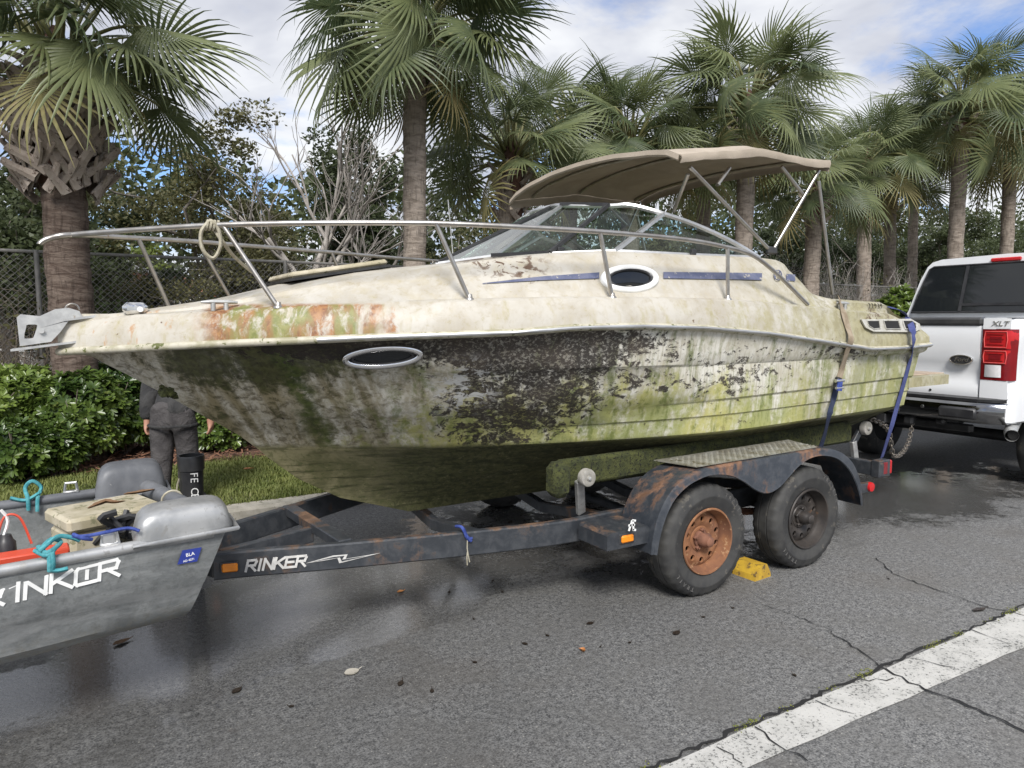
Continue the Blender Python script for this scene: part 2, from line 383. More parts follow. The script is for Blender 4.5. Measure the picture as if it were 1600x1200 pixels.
    # bottom below the chine: olive-tan forward, darker green aft
    bot = nt.step(nt.m('ADD', z, nt.m('MULTIPLY', nt.m('SUBTRACT', mid, .5), .04)), .905, .95, 1, 0)
    bcol = nt.mix(nt.step(x, 1.0, 1.9), nt.mix(nt.step(mid, .4, .6), (.25, .225, .125), (.13, .125, .06)), nt.mix(nt.step(fine, .42, .6), (.045, .05, .018), (.11, .105, .045)))
    hs = nt.noise(nt.scale(p, (3, 3, 38)), 1.0, 7, .7, .4); bcol = nt.mix(nt.m('MULTIPLY', nt.step(hs, .48, .64), .75), bcol, (.025, .028, .010)); bcol = nt.mix(nt.m('MULTIPLY', nt.step(spot, .55, .68), .6), bcol, (.27, .25, .13)); bcol = nt.mix(nt.m('MULTIPLY', nt.step(fine, .52, .64), .5), bcol, (.04, .06, .014))
    col = nt.mix(bot, col, bcol)
    h = nt.m('ADD', nt.m('MULTIPLY', ub, .8), nt.m('ADD', nt.m('MULTIPLY', fine, .7), nt.m('MULTIPLY', spk, .5)))
    ro = nt.m('ADD', .42, nt.m('MULTIPLY', nt.m('MAXIMUM', ub, nt.step(alg, .74, 1.0)), .4))
    setb(nt, bs, col=col, rough=ro, normal=nt.bump(h, .5, .005), spec=.4); return m
def mat_deck():
    m, nt, bs = new_mat('dirty_gelcoat'); p = nt.obj(); s = nt.sep(p); x = nt.m('ADD', s[0], 2.7); z = s[2]
    fine = nt.noise(p, 24, 8, .72, .3); mid = nt.noise(p, 4.5, 7, .62, .4); streak = nt.noise(nt.scale(p, (14, 14, 1.2)), 1.0, 6, .62, .25)
    col = nt.mix(nt.step(mid, .35, .68), (.49, .465, .41), (.395, .36, .295))
    spot = nt.noise(nt.scale(p, (17, 17, 13)), 1.0, 8, .75, .5); col = nt.mix(nt.m('MULTIPLY', nt.step(spot, .50, .68), .55), col, (.33, .28, .19)); col = nt.mix(nt.m('MULTIPLY', nt.step(x, 3.2, 5.0), nt.m('MULTIPLY', nt.step(mid, .3, .6), .55)), col, (.36, .335, .20))
    col = nt.mix(nt.m('MULTIPLY', nt.step(streak, .48, .66), .45), col, (.42, .37, .26))
    col = nt.mix(nt.m('MULTIPLY', nt.step(nt.m('ADD', fine, nt.m('MULTIPLY', mid, .5)), .80, .95), .45), col, (.32, .27, .16))
    # greener towards the stern and along the gunwale
    g = nt.m('ADD', nt.m('MULTIPLY', streak, .6), nt.m('MULTIPLY', fine, .45)); g = nt.m('ADD', g, nt.step(x, 2.2, 4.8, 0, .17)); g = nt.m('SUBTRACT', g, nt.step(z, 1.6, 1.95, -.02, .10))
    col = nt.mix(nt.m('MULTIPLY', nt.step(g, .56, .74), .5), col, (.30, .275, .12))
    # rust and moss block on the bow gunwale
    gw = nt.step(z, 1.70, 1.73, 1, 0)
    moss = nt.m('MULTIPLY', gw, nt.m('MULTIPLY', nt.step(nt.m('ADD', x, nt.m('MULTIPLY', nt.m('SUBTRACT', mid, .5), .3)), .42, .62), nt.step(nt.m('ADD', x, nt.m('MULTIPLY', nt.m('SUBTRACT', fine, .5), .12)), 1.27, 1.31, 1, 0))); k = nt.m('MULTIPLY', nt.m('MINIMUM', nt.m('MULTIPLY', moss, 1.7), 1.0), nt.step(nt.noise(nt.scale(p, (7, 7, 1.6), (2, 0, 0)), 1.0, 6, .6, .3), .34, .50)); k = nt.m('MULTIPLY', k, nt.step(nt.noise(nt.scale(p, (20, 20, 9)), 1.0, 7, .7, .4), .34, .52))
    rc = nt.mix(nt.step(fine, .4, .6), (.33, .16, .06), (.19, .08, .035))
    gc = nt.mix(nt.step(nt.noise(nt.scale(p, (5, 5, 1), (7, 0, 0)), 1.0, 4, .6), .46, .60), rc, nt.mix(nt.step(fine, .4, .6), (.15, .165, .04), (.24, .235, .08)))
    col = nt.mix(k, col, gc)
    rb = nt.m('MULTIPLY', nt.step(x, .1, .9, 1, 0), nt.m('MULTIPLY', nt.step(nt.noise(nt.scale(p, (11, 11, 3), (4, 4, 0)), 1.0, 6, .65), .58, .68), .8)); col = nt.mix(rb, col, (.40, .21, .08))
    col = nt.mix(nt.m('MULTIPLY', nt.step(x, 3.4, 4.6), nt.m('MULTIPLY', nt.step(spot, .44, .6), .65)), col, (.23, .205, .115))
    for bx, bz, rx, rz in ((2.07, 2.03, .13, .06), (2.08, 1.89, .10, .07), (1.98, 1.96, .25, .12), (4.9, 1.66, .2, .08)): col = nt.mix(nt.m('MULTIPLY', nt.blob(x, z, bx, bz, rx, rz), nt.step(nt.noise(nt.scale(p, (16, 16, 20), (bx, bz, 0)), 1.0, 7, .7, .6), .53, .57)), col, (.10, .055, .03))
    spk = nt.step(nt.noise(p, 19, 3, .62), .715, .735); col = nt.mix(nt.m('MULTIPLY', spk, .85), col, (.10, .055, .028))
    setb(nt, bs, col=col, rough=nt.m('ADD', .36, nt.m('MULTIPLY', fine, .3)), normal=nt.bump(nt.m('ADD', fine, spk), .25, .003), spec=.45); return m
def mat_glass(name, tint=(.52, .64, .58), rough=.03, dark=0.0):
    m, nt, bs = new_mat(name); p = nt.obj(); d = nt.noise(p, 5, 6, .65, .4)
    tr = nt.n('ShaderNodeBsdfTransparent', {'Color': (*tint, 1)}).outputs[0]
    gl = nt.n('ShaderNodeBsdfGlossy', {'Color': (1, 1, 1, 1), 'Roughness': rough}).outputs[0]
    fr = nt.n('ShaderNodeFresnel', {'IOR': 1.6}).outputs[0]
    sh = nt.n('ShaderNodeMixShader', {0: nt.m('ADD', nt.m('MULTIPLY', fr, .38), .02, clamp=True), 1: tr, 2: gl}).outputs[0]
    df = nt.n('ShaderNodeBsdfDiffuse', {'Color': (.45, .50, .46, 1)}).outputs[0]
    sh = nt.n('ShaderNodeMixShader', {0: nt.step(d, .45, .8, .0, .06), 1: sh, 2: df}).outputs[0]
    out = [n for n in nt.t.nodes if n.type == 'OUTPUT_MATERIAL'][0]; nt.t.links.new(sh, out.inputs[0]); return m
def mat_leaf(name, c1, c2, c3=None, rough=.45, scale=2.0, trans=.25, spec=.4):
    """leaf: colour varies per clump and per object, some light passes through"""
    m, nt, bs = new_mat(name); p = nt.obj(); rnd = nt.n('ShaderNodeObjectInfo').outputs['Random']
    n = nt.noise(p, scale, 3, .6); n2 = nt.noise(p, scale * 9, 2, .5)
    k = nt.m('ADD', nt.m('MULTIPLY', n, .55), nt.m('ADD', nt.m('MULTIPLY', n2, .35), nt.m('MULTIPLY', nt.m('SUBTRACT', rnd, .5), .3)))
    col = nt.mix(nt.step(k, .28, .64), c1, c2)
    if c3: col = nt.mix(nt.m('MULTIPLY', nt.step(nt.noise(p, scale * 7, 4, .6), .60, .74), .7), col, c3)
    setb(nt, bs, col=col, rough=rough, spec=spec)
    tl = nt.n('ShaderNodeBsdfTranslucent', {'Color': col}).outputs[0]
    sh = nt.n('ShaderNodeMixShader', {0: trans, 1: bs.outputs[0], 2: tl}).outputs[0]
    out = [q for q in nt.t.nodes if q.type == 'OUTPUT_MATERIAL'][0]; nt.t.links.new(sh, out.inputs[0]); return m
def mat_trunk(name, c1, c2, ring=16):
    m, nt, bs = new_mat(name); p = nt.obj()
    a = nt.noise(nt.scale(p, (5, 5, ring * 1.6)), 1.0, 6, .65, .6); b = nt.noise(nt.scale(p, (26, 26, 5)), 1.0, 5, .65)
    col = nt.mix(nt.step(a, .36, .62), c1, c2); col = nt.mix(nt.m('MULTIPLY', nt.step(b, .5, .66), .55), col, [q * .45 for q in c1])
    setb(nt, bs, col=col, rough=.9, spec=.2, normal=nt.bump(nt.m('ADD', a, nt.m('MULTIPLY', b, .5)), .9, .03)); return m
def mat_rustpaint(name, paint, rust, dark, t=.5, rough=.45):
    m, nt, bs = new_mat(name); p = nt.obj(); s = nt.sep(p)
    a = nt.noise(p, 2.6, 7, .65, .5); b = nt.noise(p, 14, 7, .7, .3); st = nt.noise(nt.scale(p, (16, 16, 1.5)), 1.0, 5, .6)
    k = nt.m('ADD', nt.m('MULTIPLY', a, .62), nt.m('ADD', nt.m('MULTIPLY', b, .25), nt.m('MULTIPLY', st, .2)))
    up = nt.sep(nt.n('ShaderNodeNewGeometry').outputs['Normal'])[2]; k = nt.m('ADD', k, nt.m('MULTIPLY', nt.m('MAXIMUM', up, 0.0), .05))
    r = nt.step(k, t, t + .10); col = nt.mix(nt.step(b, .4, .65), paint, dark); col = nt.mix(r, col, nt.mix(nt.step(b, .42, .6), rust, [q * .5 for q in rust]))
    setb(nt, bs, col=col, rough=nt.m('ADD', rough, nt.m('MULTIPLY', r, .4)), normal=nt.bump(nt.m('ADD', b, r), .3, .004)); return m
def mat_cloth(name, c1, c2, scale=5, weave=260, fold=.02):
    m, nt, bs = new_mat(name); p = nt.obj(); n = nt.noise(p, scale, 5, .6, .6); wv = nt.noise(p, weave, 2)
    setb(nt, bs, col=nt.mix(nt.step(n, .35, .65), c1, c2), rough=.85, spec=.25, normal=nt.bump(nt.m('ADD', nt.m('MULTIPLY', n, 1.0), nt.m('MULTIPLY', wv, .12)), .7, fold)); return m
def plain(name, c, rough=.5, metal=0.0, **kw): return worn(name, c, [min(1, q * 1.25) for q in c], 9, rough, metal, .1, .002, **kw)

def mat_jon():
    m, nt, bs = new_mat('weathered_aluminium'); p = nt.obj(); n = nt.noise(nt.scale(p, (1, 1, 1.6)), 5, 8, .7, .5); f = nt.noise(p, 30, 7, .75); st = nt.noise(nt.scale(p, (2, 5, 12)), 1.0, 6, .65, .5)
    col = nt.mix(nt.step(n, .35, .65), (.175, .185, .185), (.30, .31, .305)); col = nt.mix(nt.m('MULTIPLY', nt.step(f, .46, .66), .6), col, (.14, .145, .14)); col = nt.mix(nt.m('MULTIPLY', nt.step(st, .5, .62), .45), col, (.36, .365, .36))
    z = nt.sep(p)[2]; lean = nt.n('ShaderNodeCombineXYZ', {0: nt.sep(p)[0], 1: nt.sep(p)[1], 2: nt.m('SUBTRACT', z, nt.m('MULTIPLY', nt.sep(p)[0], .12))}).outputs[0]
    sc = nt.noise(nt.scale(lean, (1.8, 2, 60)), 1.0, 6, .7, .3); col = nt.mix(nt.m('MULTIPLY', nt.step(sc, .64, .70), nt.step(z, .24, .06, 0, .75)), col, (.58, .57, .54))
    bot = nt.m('MULTIPLY', nt.step(z, .14, .04), nt.step(f, .40, .6)); col = nt.mix(nt.m('MULTIPLY', bot, .6), col, (.30, .28, .23))
    setb(nt, bs, col=col, rough=nt.m('ADD', .42, nt.m('MULTIPLY', f, .25)), metal=.45, normal=nt.bump(nt.m('ADD', f, nt.m('MULTIPLY', n, 2.0)), .3, .006)); return m
MT = dict(
 asphalt=mat_asphalt(), line=mat_line(), hull=mat_hull(), deck=mat_deck(),
 steel=worn('stainless', (.52, .50, .47), (.42, .39, .35), 12, .36, 1.0, .05, .001, c3=(.34, .24, .15), scale3=30, t3=.66),
 alu=worn('aluminium', (.74, .74, .73), (.62, .62, .61), 8, .42, 1.0, .08, .001),
 galv=worn('galvanised', (.46, .46, .45), (.60, .60, .58), 18, .5, .75, .12, .002, c3=(.30, .22, .14), scale3=14, t3=.64),
 chrome=worn('chrome', (.75, .75, .75), (.65, .65, .66), 5, .10, 1.0, .02, .001),
 railv=worn('rail_vinyl', (.50, .47, .38), (.32, .30, .20), 14, .5, 0, .2, .003, c3=(.10, .11, .03), scale3=22, t3=.58),
 navy=worn('navy_vinyl', (.075, .088, .155), (.13, .14, .21), 9, .5, 0, .1, .001, c3=(.40, .37, .31), scale3=30, t3=.60),
 black=worn('black_plastic', (.018, .018, .02), (.035, .035, .036), 9, .45, 0, .1, .002),
 dark=worn('dark_trim', (.03, .03, .032), (.05, .05, .05), 9, .35, 0, .05, .001),
 cavity=plain('cavity', (.012, .012, .012), .9),
 glass=mat_glass('tinted_glass'), darkglass=None,
 canvas=mat_cloth('tan_canvas', (.34, .29, .23), (.42, .36, .29), 3, 300, .012),
 tyre=worn('tyre_rubber', (.026, .026, .026), (.050, .049, .046), 7, .72, 0, .3, .004, c3=(.085, .078, .066), scale3=9, t3=.58),
 rimrust=worn('rusty_rim', (.26, .115, .05), (.17, .075, .04), 9, .85, 0, .35, .004, c3=(.36, .21, .11), scale3=22, t3=.58),
 rimdark=worn('grimy_rim', (.040, .036, .034), (.065, .055, .048), 9, .5, .3, .3, .003, c3=(.15, .085, .05), scale3=16, t3=.63),
 hubrust=worn('rusty_hub', (.22, .10, .06), (.13, .06, .04), 12, .85, 0, .4, .004),
 frame=mat_rustpaint('trailer_paint', (.030, .034, .040), (.19, .11, .065), (.055, .059, .065), .565),
 fender=mat_rustpaint('fender_paint', (.026, .031, .039), (.23, .12, .068), (.05, .055, .063), .545),
 tread=worn('tread_plate', (.42, .41, .36), (.30, .28, .22), 9, .5, .6, .15, .002, c3=(.16, .14, .09), scale3=18, t3=.58),
 carpet=worn('mossy_carpet', (.030, .036, .012), (.062, .068, .018), 20, .95, 0, .9, .012, c3=(.012, .013, .007), scale3=60, t3=.55),
 rollerw=worn('roller_rubber', (.36, .34, .31), (.24, .23, .20), 14, .7, 0, .2, .002),
 white=plain('white_vinyl', (.72, .72, .70), .5),
 offw=worn('faded_white', (.62, .61, .58), (.48, .47, .45), 30, .6, 0, .1, .001, c3=(.2, .2, .2), scale3=60, t3=.68),
 amber=plain('amber_lens', (.72, .22, .01), .25), red=plain('red_lens', (.42, .012, .015), .2), redd=plain('dark_red_lens', (.16, .006, .010), .15),
 lensrim=plain('pink_lens_rim', (.62, .10, .09), .15),  # plain pink of the lens pattern, no emission
 clear=plain('clear_lens', (.66, .64, .64), .15),
 letter=worn('tyre_lettering', (.075, .073, .07), (.11, .105, .10), 12, .7, 0, .1, .001),
 jon=mat_jon(),
 jonlight=worn('rubbed_aluminium', (.50, .50, .49), (.34, .345, .345), 7, .42, .6, .2, .003, c3=(.36, .355, .34), scale3=26, t3=.58),
 panelbrown=worn('platform_tread', (.30, .22, .16), (.42, .34, .26), 7, .8, 0, .3, .004),
 dirtyw=worn('dirty_white_vinyl', (.50, .49, .45), (.38, .365, .31), 14, .5, 0, .15, .002, c3=(.16, .15, .09), scale3=26, t3=.62),
 sponson=worn('grey_float', (.10, .105, .115), (.16, .165, .175), 6, .5, 0, .2, .003, c3=(.24, .24, .24), scale3=30, t3=.68),
 cream=worn('mildewed_plastic', (.50, .45, .34), (.33, .29, .19), 7, .6, 0, .2, .003, c3=(.20, .19, .11), scale3=20, t3=.56),
 bark=worn('dead_leaf', (.16, .09, .045), (.26, .16, .09), 14, .85, 0, .4, .006),
 orange=worn('red_board', (.60, .075, .035), (.50, .055, .025), 5, .5, 0, .1, .001, c3=(.55, .3, .25), scale3=30, t3=.68),
 teal=mat_cloth('teal_rope', (.05, .24, .27), (.10, .33, .36), 40, 200, .004), cream_rope=mat_cloth('cream_rope', (.45, .42, .33), (.33, .30, .22), 40, 200, .004),
 bluerope=mat_cloth('blue_rope', (.03, .05, .20), (.06, .09, .30), 40, 200, .004),
 tanstrap=mat_cloth('tan_webbing', (.33, .27, .20), (.24, .19, .13), 20, 300, .003), bluestrap=mat_cloth('blue_webbing', (.050, .062, .17), (.075, .088, .215), 20, 300, .003),
 navystrap=mat_cloth('navy_webbing', (.025, .034, .065), (.035, .045, .085), 20, 300, .003),
 yellow=worn('yellow_rubber', (.52, .33, .03), (.38, .23, .03), 12, .6, 0, .2, .003, c3=(.14, .09, .03), scale3=20, t3=.56),
 chain=worn('chain_steel', (.30, .29, .27), (.20, .17, .14), 30, .5, .8, .2, .002),
 sticker=worn('blue_sticker', (.02, .035, .22), (.03, .05, .27), 8, .4, 0, 0),
 wpaint=worn('white_car_paint', (.74, .75, .76), (.78, .79, .80), 2, .18, 0, .02, .0005, coat=.6, rvar=.03),
 silver=worn('silver_badge', (.55, .55, .55), None, 5, .3, 1, 0),
 bumper=worn('chrome_bumper', (.20, .20, .205), (.30, .30, .30), 3, .14, 1.0, .03, .001, rvar=.05),
 jacket=mat_cloth('grey_jacket', (.030, .030, .031), (.056, .055, .054), 6, 200, .07), trouser=mat_cloth('grey_trousers', (.050, .046, .047), (.085, .079, .078), 7, 200, .07),
 skin=worn('skin', (.42, .22, .15), (.36, .18, .12), 10, .55, 0, .1, .002), hair=worn('dark_hair', (.02, .015, .012), (.035, .025, .02), 30, .7, 0, .4, .004),
 shoe=plain('dark_shoe', (.03, .028, .025), .7),
 kerb=worn('kerb_concrete', (.42, .39, .33), (.30, .28, .23), 8, .9, 0, .5, .006, c3=(.16, .15, .11), scale3=18, t3=.58),
 soil=worn('mulch_soil', (.085, .042, .028), (.14, .075, .048), 12, .95, 0, .8, .02, c3=(.045, .025, .018), scale3=34, t3=.52),
 lawn=worn('lawn_soil', (.055, .062, .022), (.11, .115, .045), 14, .95, 0, .8, .01),
 field=worn('rough_ground', (.07, .075, .03), (.12, .10, .06), 2, .95, 0, .5, .02),
 straw=worn('pine_straw', (.24, .115, .065), (.15, .075, .045), 3, .9, 0, .2, .002, c3=(.32, .22, .15), scale3=7, t3=.58),
 grass=mat_leaf('grass_blade', (.10, .14, .03), (.23, .25, .075), (.32, .28, .13), .6, 3, .3),
 hedge=mat_leaf('hedge_leaf', (.045, .085, .020), (.18, .25, .05), (.30, .31, .09), .28, 1.6, .28, .5),
 twig=worn('grey_twig', (.27, .245, .22), (.40, .37, .335), 9, .9, 0, .2, .003), darktwig=worn('brown_twig', (.13, .105, .08), (.21, .175, .14), 9, .9, 0, .2, .003),
 frond=mat_leaf('palm_leaf', (.085, .115, .055), (.205, .235, .105), (.32, .31, .14), .40, 1.2, .38, .5),
 frondold=mat_leaf('old_palm_leaf', (.15, .145, .055), (.26, .22, .10), (.30, .22, .12), .6, 1.2, .2, .3),
 petiole=worn('palm_stalk', (.14, .15, .055), (.22, .21, .09), 5, .5, 0, .1, .002),
 trunk_red=mat_trunk('palm_trunk_brown', (.085, .060, .048), (.165, .128, .105), 14), trunk_grey=mat_trunk('palm_trunk_grey', (.20, .165, .135), (.33, .28, .235), 11),
 boot=worn('palm_boot', (.40, .345, .295), (.27, .22, .185), 7, .9, 0, .5, .008, c3=(.10, .07, .055), scale3=18, t3=.58, stretch=(1, 1, 1)),
 fibre=worn('palm_fibre', (.075, .040, .028), (.13, .07, .05), 9, .95, 0, .8, .02),
 tree1=mat_leaf('dark_leaf', (.036, .050, .022), (.080, .100, .042), (.13, .135, .06), .5, .8, .35), tree2=mat_leaf('olive_leaf', (.085, .088, .036), (.16, .15, .065), (.20, .16, .08), .55, .8, .35),
 tree3=mat_leaf('bright_leaf', (.06, .10, .02), (.15, .19, .045), None, .5, .8, .3),
 barkg=mat_trunk('tree_bark', (.16, .14, .12), (.26, .235, .205), 5),
 wire=worn('fence_wire', (.17, .165, .155), (.24, .23, .215), 6, .6, .4, 0), 
 stucco=worn('white_stucco', (.62, .60, .56), (.70, .68, .64), 4, .9, 0, .4, .01), tile=worn('red_roof_tile', (.34, .12, .08), (.44, .18, .12), 6, .85, 0, .3, .01),
 paleroof=worn('grey_roof', (.40, .40, .42), (.50, .50, .52), 6, .85, 0, .3, .01),
 leaf_o=worn('fallen_leaf', (.46, .20, .06), (.33, .13, .045), 40, .6, 0, .3, .003), leaf_d=worn('wet_leaf', (.022, .016, .012), (.04, .03, .022), 40, .4, 0, .3, .003),
 crack=plain('crack_tar', (.012, .012, .012), .95), moss=mat_leaf('crack_moss', (.12, .14, .02), (.24, .25, .05), None, .8, 8, .1),
)
MT['darkglass'] = (lambda: (lambda t: (setb(t[1], t[2], col=(.012, .014, .016), rough=.04, spec=.5), t[0])[1])(new_mat('dark_glass')))()
# ------------------------------------------------------------------ ground, road, kerb, verge
rng = random.Random(7); nrng = np.random.default_rng(11)
setting(B().grid([[(x, y, -.03) for x in (-400, -60, -10, 0, 10, 60, 400)] for y in (-400, -60, 0, 8, 30, 90, 400)]), 'ground', MT['field'])
KV = 5.95                                            # kerb face
b = B(); b.grid([[(x, y, 0) for x in np.linspace(-60, 90, 31)] for y in (-9, -3, 0, 2, 4, KV)]); setting(b, 'road', MT['asphalt'])
# white edge line
pa, pb = pz_(1040, 1195, 0), pz_(1600, 950, 0); pc, pd = pz_(1170, 1200, 0), pz_(1600, 1012, 0)
def line_uv(p, q):
    k = (q.y - p.y) / (q.x - p.x); return lambda u: p.y + k * (u - p.x)
LT, LB = line_uv(pa, pb), line_uv(pc, pd)
b = B(); us = np.linspace(-14, 60, 380); r1 = random.Random(3)
b.grid([[(u, LB(u) + r1.uniform(-.004, .004), .004), (u, LT(u) + r1.uniform(-.008, .008), .004)] for u in us]); setting(b, 'edge_line', MT['line'])
# kerb
b = B()
u = -30.0
kerb = []
while u < 60:
    b2 = B(); L = 2.2
    b2.prism([(u + .008, KV, 0.0), (u + .008, KV + .01, .085), (u + .008, KV + .035, .11), (u + .008, KV + .17, .115), (u + .008, KV + .17, -.05), (u + .008, KV, -.05)], (L - .016, 0, 0))
    kerb.append(b2); u += L
kroot = bpy.data.objects.new('kerb', None); COL.objects.link(kroot); kroot['kind'] = 'structure'; BASE['kerb'] = Vector((0, 0, 0))
for b2 in kerb: b2.build('kerb_stone', MT['kerb'], kroot, 30)
# verge: lawn strip, then the mulch bed
def rough_sheet(u0, u1, v0, v1, z, amp, nu, nv, seed, edge=0.0):
    r = random.Random(seed); rows = []
    for i in range(nv + 1):
        rows.append([(lerp(u0, u1, j / nu), lerp(v0, v1, i / nv) + (r.uniform(-edge, edge) if 0 < j < nu else 0), z + r.uniform(-amp, amp)) for j in range(nu + 1)])
    return B().grid(rows)
setting(rough_sheet(-30, 60, KV + .16, 8.25, .105, .006, 200, 12, 1), 'lawn', MT['lawn'], 180)
setting(rough_sheet(-30, 60, 8.05, 12.0, .125, .02, 260, 24, 2, .06), 'mulch_bed', MT['soil'], 180)
# grass blades
def blades(n, u0, u1, v0, v1, z, hmin, hmax, mat, name, clump=.35):
    u = nrng.uniform(u0, u1, n); v = nrng.uniform(v0, v1, n)
    v = np.where(v > v1 - .35, v1 - .35 + (v - v1 + .35) * nrng.uniform(.3, 1.2, n), v)
    hh = nrng.uniform(hmin, hmax, n) * (.7 + .5 * (np.sin(u * 5.1 + np.sin(v * 4)) * np.sin(v * 6.3) + 1) / 2); a = nrng.uniform(0, 2 * np.pi, n); l = nrng.uniform(.1, 1.0, n) * hh; wd = nrng.uniform(.003, .006, n)
    d = np.stack([np.cos(a), np.sin(a), 0 * a], 1); s = np.stack([-np.sin(a), np.cos(a), 0 * a], 1)
    p = np.stack([u, v, np.full(n, z)], 1); up = np.array([0, 0, 1.0])
    q = p + d * (l * .35)[:, None] + up * (hh * .65)[:, None]; t = p + d * l[:, None] + up * (hh * .95)[:, None]
    V = np.stack([p - s * wd[:, None], p + s * wd[:, None], q + s * (wd * .8)[:, None], q - s * (wd * .8)[:, None], t], 1).reshape(-1, 3)
    k = np.arange(n) * 5
    F = np.concatenate([np.stack([k, k + 1, k + 2], 1), np.stack([k, k + 2, k + 3], 1), np.stack([k + 3, k + 2, k + 4], 1)])
    return fast_mesh(name, V, F, mat, None, 'stuff')
blades(70000, -1.2, 5.5, KV + .15, 8.2, .10, .025, .065, MT['grass'], 'grass')
blades(16000, 5.5, 24, KV + .15, 8.2, .10, .03, .08, MT['grass'], 'grass')
# pine straw and chips on the mulch
n = 9000; u = nrng.uniform(-4, 8, n); v = nrng.uniform(8.0, 10.6, n); a = nrng.uniform(0, np.pi, n); L = nrng.uniform(.03, .13, n); wd = nrng.uniform(.003, .009, n)
d = np.stack([np.cos(a), np.sin(a), nrng.uniform(-.15, .35, n)], 1); s = np.stack([-np.sin(a), np.cos(a), nrng.uniform(-.4, .4, n)], 1); p = np.stack([u, v, nrng.uniform(.13, .17, n)], 1)
V = np.stack([p - s * wd[:, None], p + s * wd[:, None], p + d * L[:, None] + s * wd[:, None], p + d * L[:, None] - s * wd[:, None]], 1).reshape(-1, 3); k = np.arange(n) * 4
fast_mesh('mulch', V, np.stack([k, k + 1, k + 2, k + 3], 1), MT['straw'], None, 'stuff')

# cracks: thin jagged strips lying on the road, moss tufts in the long one
def crack(pts, w0, w1, seed, jag=.02, z=.006):
    r = random.Random(seed); P = [Vector(p) for p in pts]; out = []
    for a, c in zip(P, P[1:]):
        n = max(2, int((c - a).length / .035))
        for i in range(n): out.append(a.lerp(c, i / n) + Vector((r.uniform(-jag, jag), r.uniform(-jag, jag), 0)))
    out.append(P[-1]); n = len(out); rows = []
    for i, q in enumerate(out):
        t = (out[min(i + 1, n - 1)] - out[max(i - 1, 0)]).normalized(); sd = Vector((-t.y, t.x, 0)); wd = lerp(w0, w1, i / n) * r.uniform(.4, 1.3) * .5
        rows.append([q + sd * wd + Vector((0, 0, z - q.z)), q - sd * wd + Vector((0, 0, z - q.z))])
    return B().grid(rows)
px = lambda *L: [pz_(x, y, 0) for x, y in L]
for k, (P, a, c, z) in enumerate([
    (px((1386, 1048), (1420, 1068), (1478, 1091), (1540, 1118), (1620, 1152), (1700, 1195)), .014, .012, .0085),
    (px((1386, 1048), (1330, 1010), (1290, 982), (1240, 962), (1190, 945)), .010, .003, .006),
    (px((1366, 872), (1400, 900), (1450, 918), (1500, 935), (1545, 950)), .008, .008, .006),
    (px((1545, 950), (1600, 962), (1680, 985)), .008, .003, .006),
    (px((1180, 1138), (1200, 1155), (1232, 1175), (1262, 1192)), .010, .006, .0085),
    (px((1275, 1096), (1300, 1106), (1335, 1118)), .006, .004, .0085), (px((1335, 1064), (1360, 1066), (1396, 1062)), .006, .006, .0085),
    (px((1420, 1028), (1450, 1036), (1490, 1045)), .006, .004, .0085), (px((1515, 985), (1540, 996), (1575, 1008)), .006, .004, .0085),
    (px((1122, 1168), (1142, 1180), (1160, 1196)), .006, .004, .0085)]):
    setting(crack(P, a, c, 40 + k, .012, z), 'road_crack', MT['crack'])
setting(crack([(u, LT(u) + .012, 0) for u in np.arange(1.0, 7.5, .25)], .02, .014, 77, .012, .007), 'road_crack', MT['crack'])
n = 2600; u = nrng.uniform(1.2, 6.5, n); keep = (np.sin(u * 9) + np.sin(u * 23 + 1) + nrng.normal(0, .5, n)) > .85; u = u[keep]; n = len(u)
v = np.array([LT(q) for q in u]) + .014 + nrng.normal(0, .012, n); a = nrng.uniform(0, 6.28, n); hgt = nrng.uniform(.002, .008, n); r_ = nrng.uniform(.003, .006, n)
p = np.stack([u, v, np.full(n, .005)], 1); d = np.stack([np.cos(a), np.sin(a), 0 * a], 1) * r_[:, None]; s = np.stack([-np.sin(a), np.cos(a), 0 * a], 1) * r_[:, None]
V = np.stack([p - s, p + d, p + s, p + np.stack([0 * a, 0 * a, hgt], 1)], 1).reshape(-1, 3); k = np.arange(n) * 4
fast_mesh('moss', V, np.concatenate([np.stack([k, k + 1, k + 3], 1), np.stack([k + 1, k + 2, k + 3], 1), np.stack([k, k + 3, k + 2], 1)]), MT['moss'], None, 'stuff')

# ------------------------------------------------------------------ leaf clouds
def leaf_quads(P, D, size, asp=.45, fold=True):
    """rhombic leaf at P pointing along D"""
    n = len(P); up = nrng.normal(0, 1, (n, 3)); S = np.cross(D, up); S /= np.linalg.norm(S, axis=1)[:, None] + 1e-9
    L = size[:, None] * np.ones((n, 1)); W = L * asp * .5
    N = np.cross(D, S); m_ = P + D * L * .45
    V = np.stack([P, m_ + S * W + N * W * .35, P + D * L, m_ - S * W + N * W * .35], 1).reshape(-1, 3); k = np.arange(n) * 4
    return V, np.stack([k, k + 1, k + 2, k + 3], 1)
def unit(n, zmin=-1.0):
    a = nrng.uniform(0, 2 * np.pi, n); z = nrng.uniform(zmin, 1, n); r = np.sqrt(np.maximum(0, 1 - z * z)); return np.stack([r * np.cos(a), r * np.sin(a), z], 1)
def limb_path(a, c, r, n=5, wob=.12):
    a, c = Vector(a), Vector(c); L = (c - a).length
    return [a.lerp(c, i / n) + (Vector((r.uniform(-1, 1), r.uniform(-1, 1), r.uniform(-.4, 1))) * wob * L * (math.sin(math.pi * i / n))) for i in range(n + 1)]
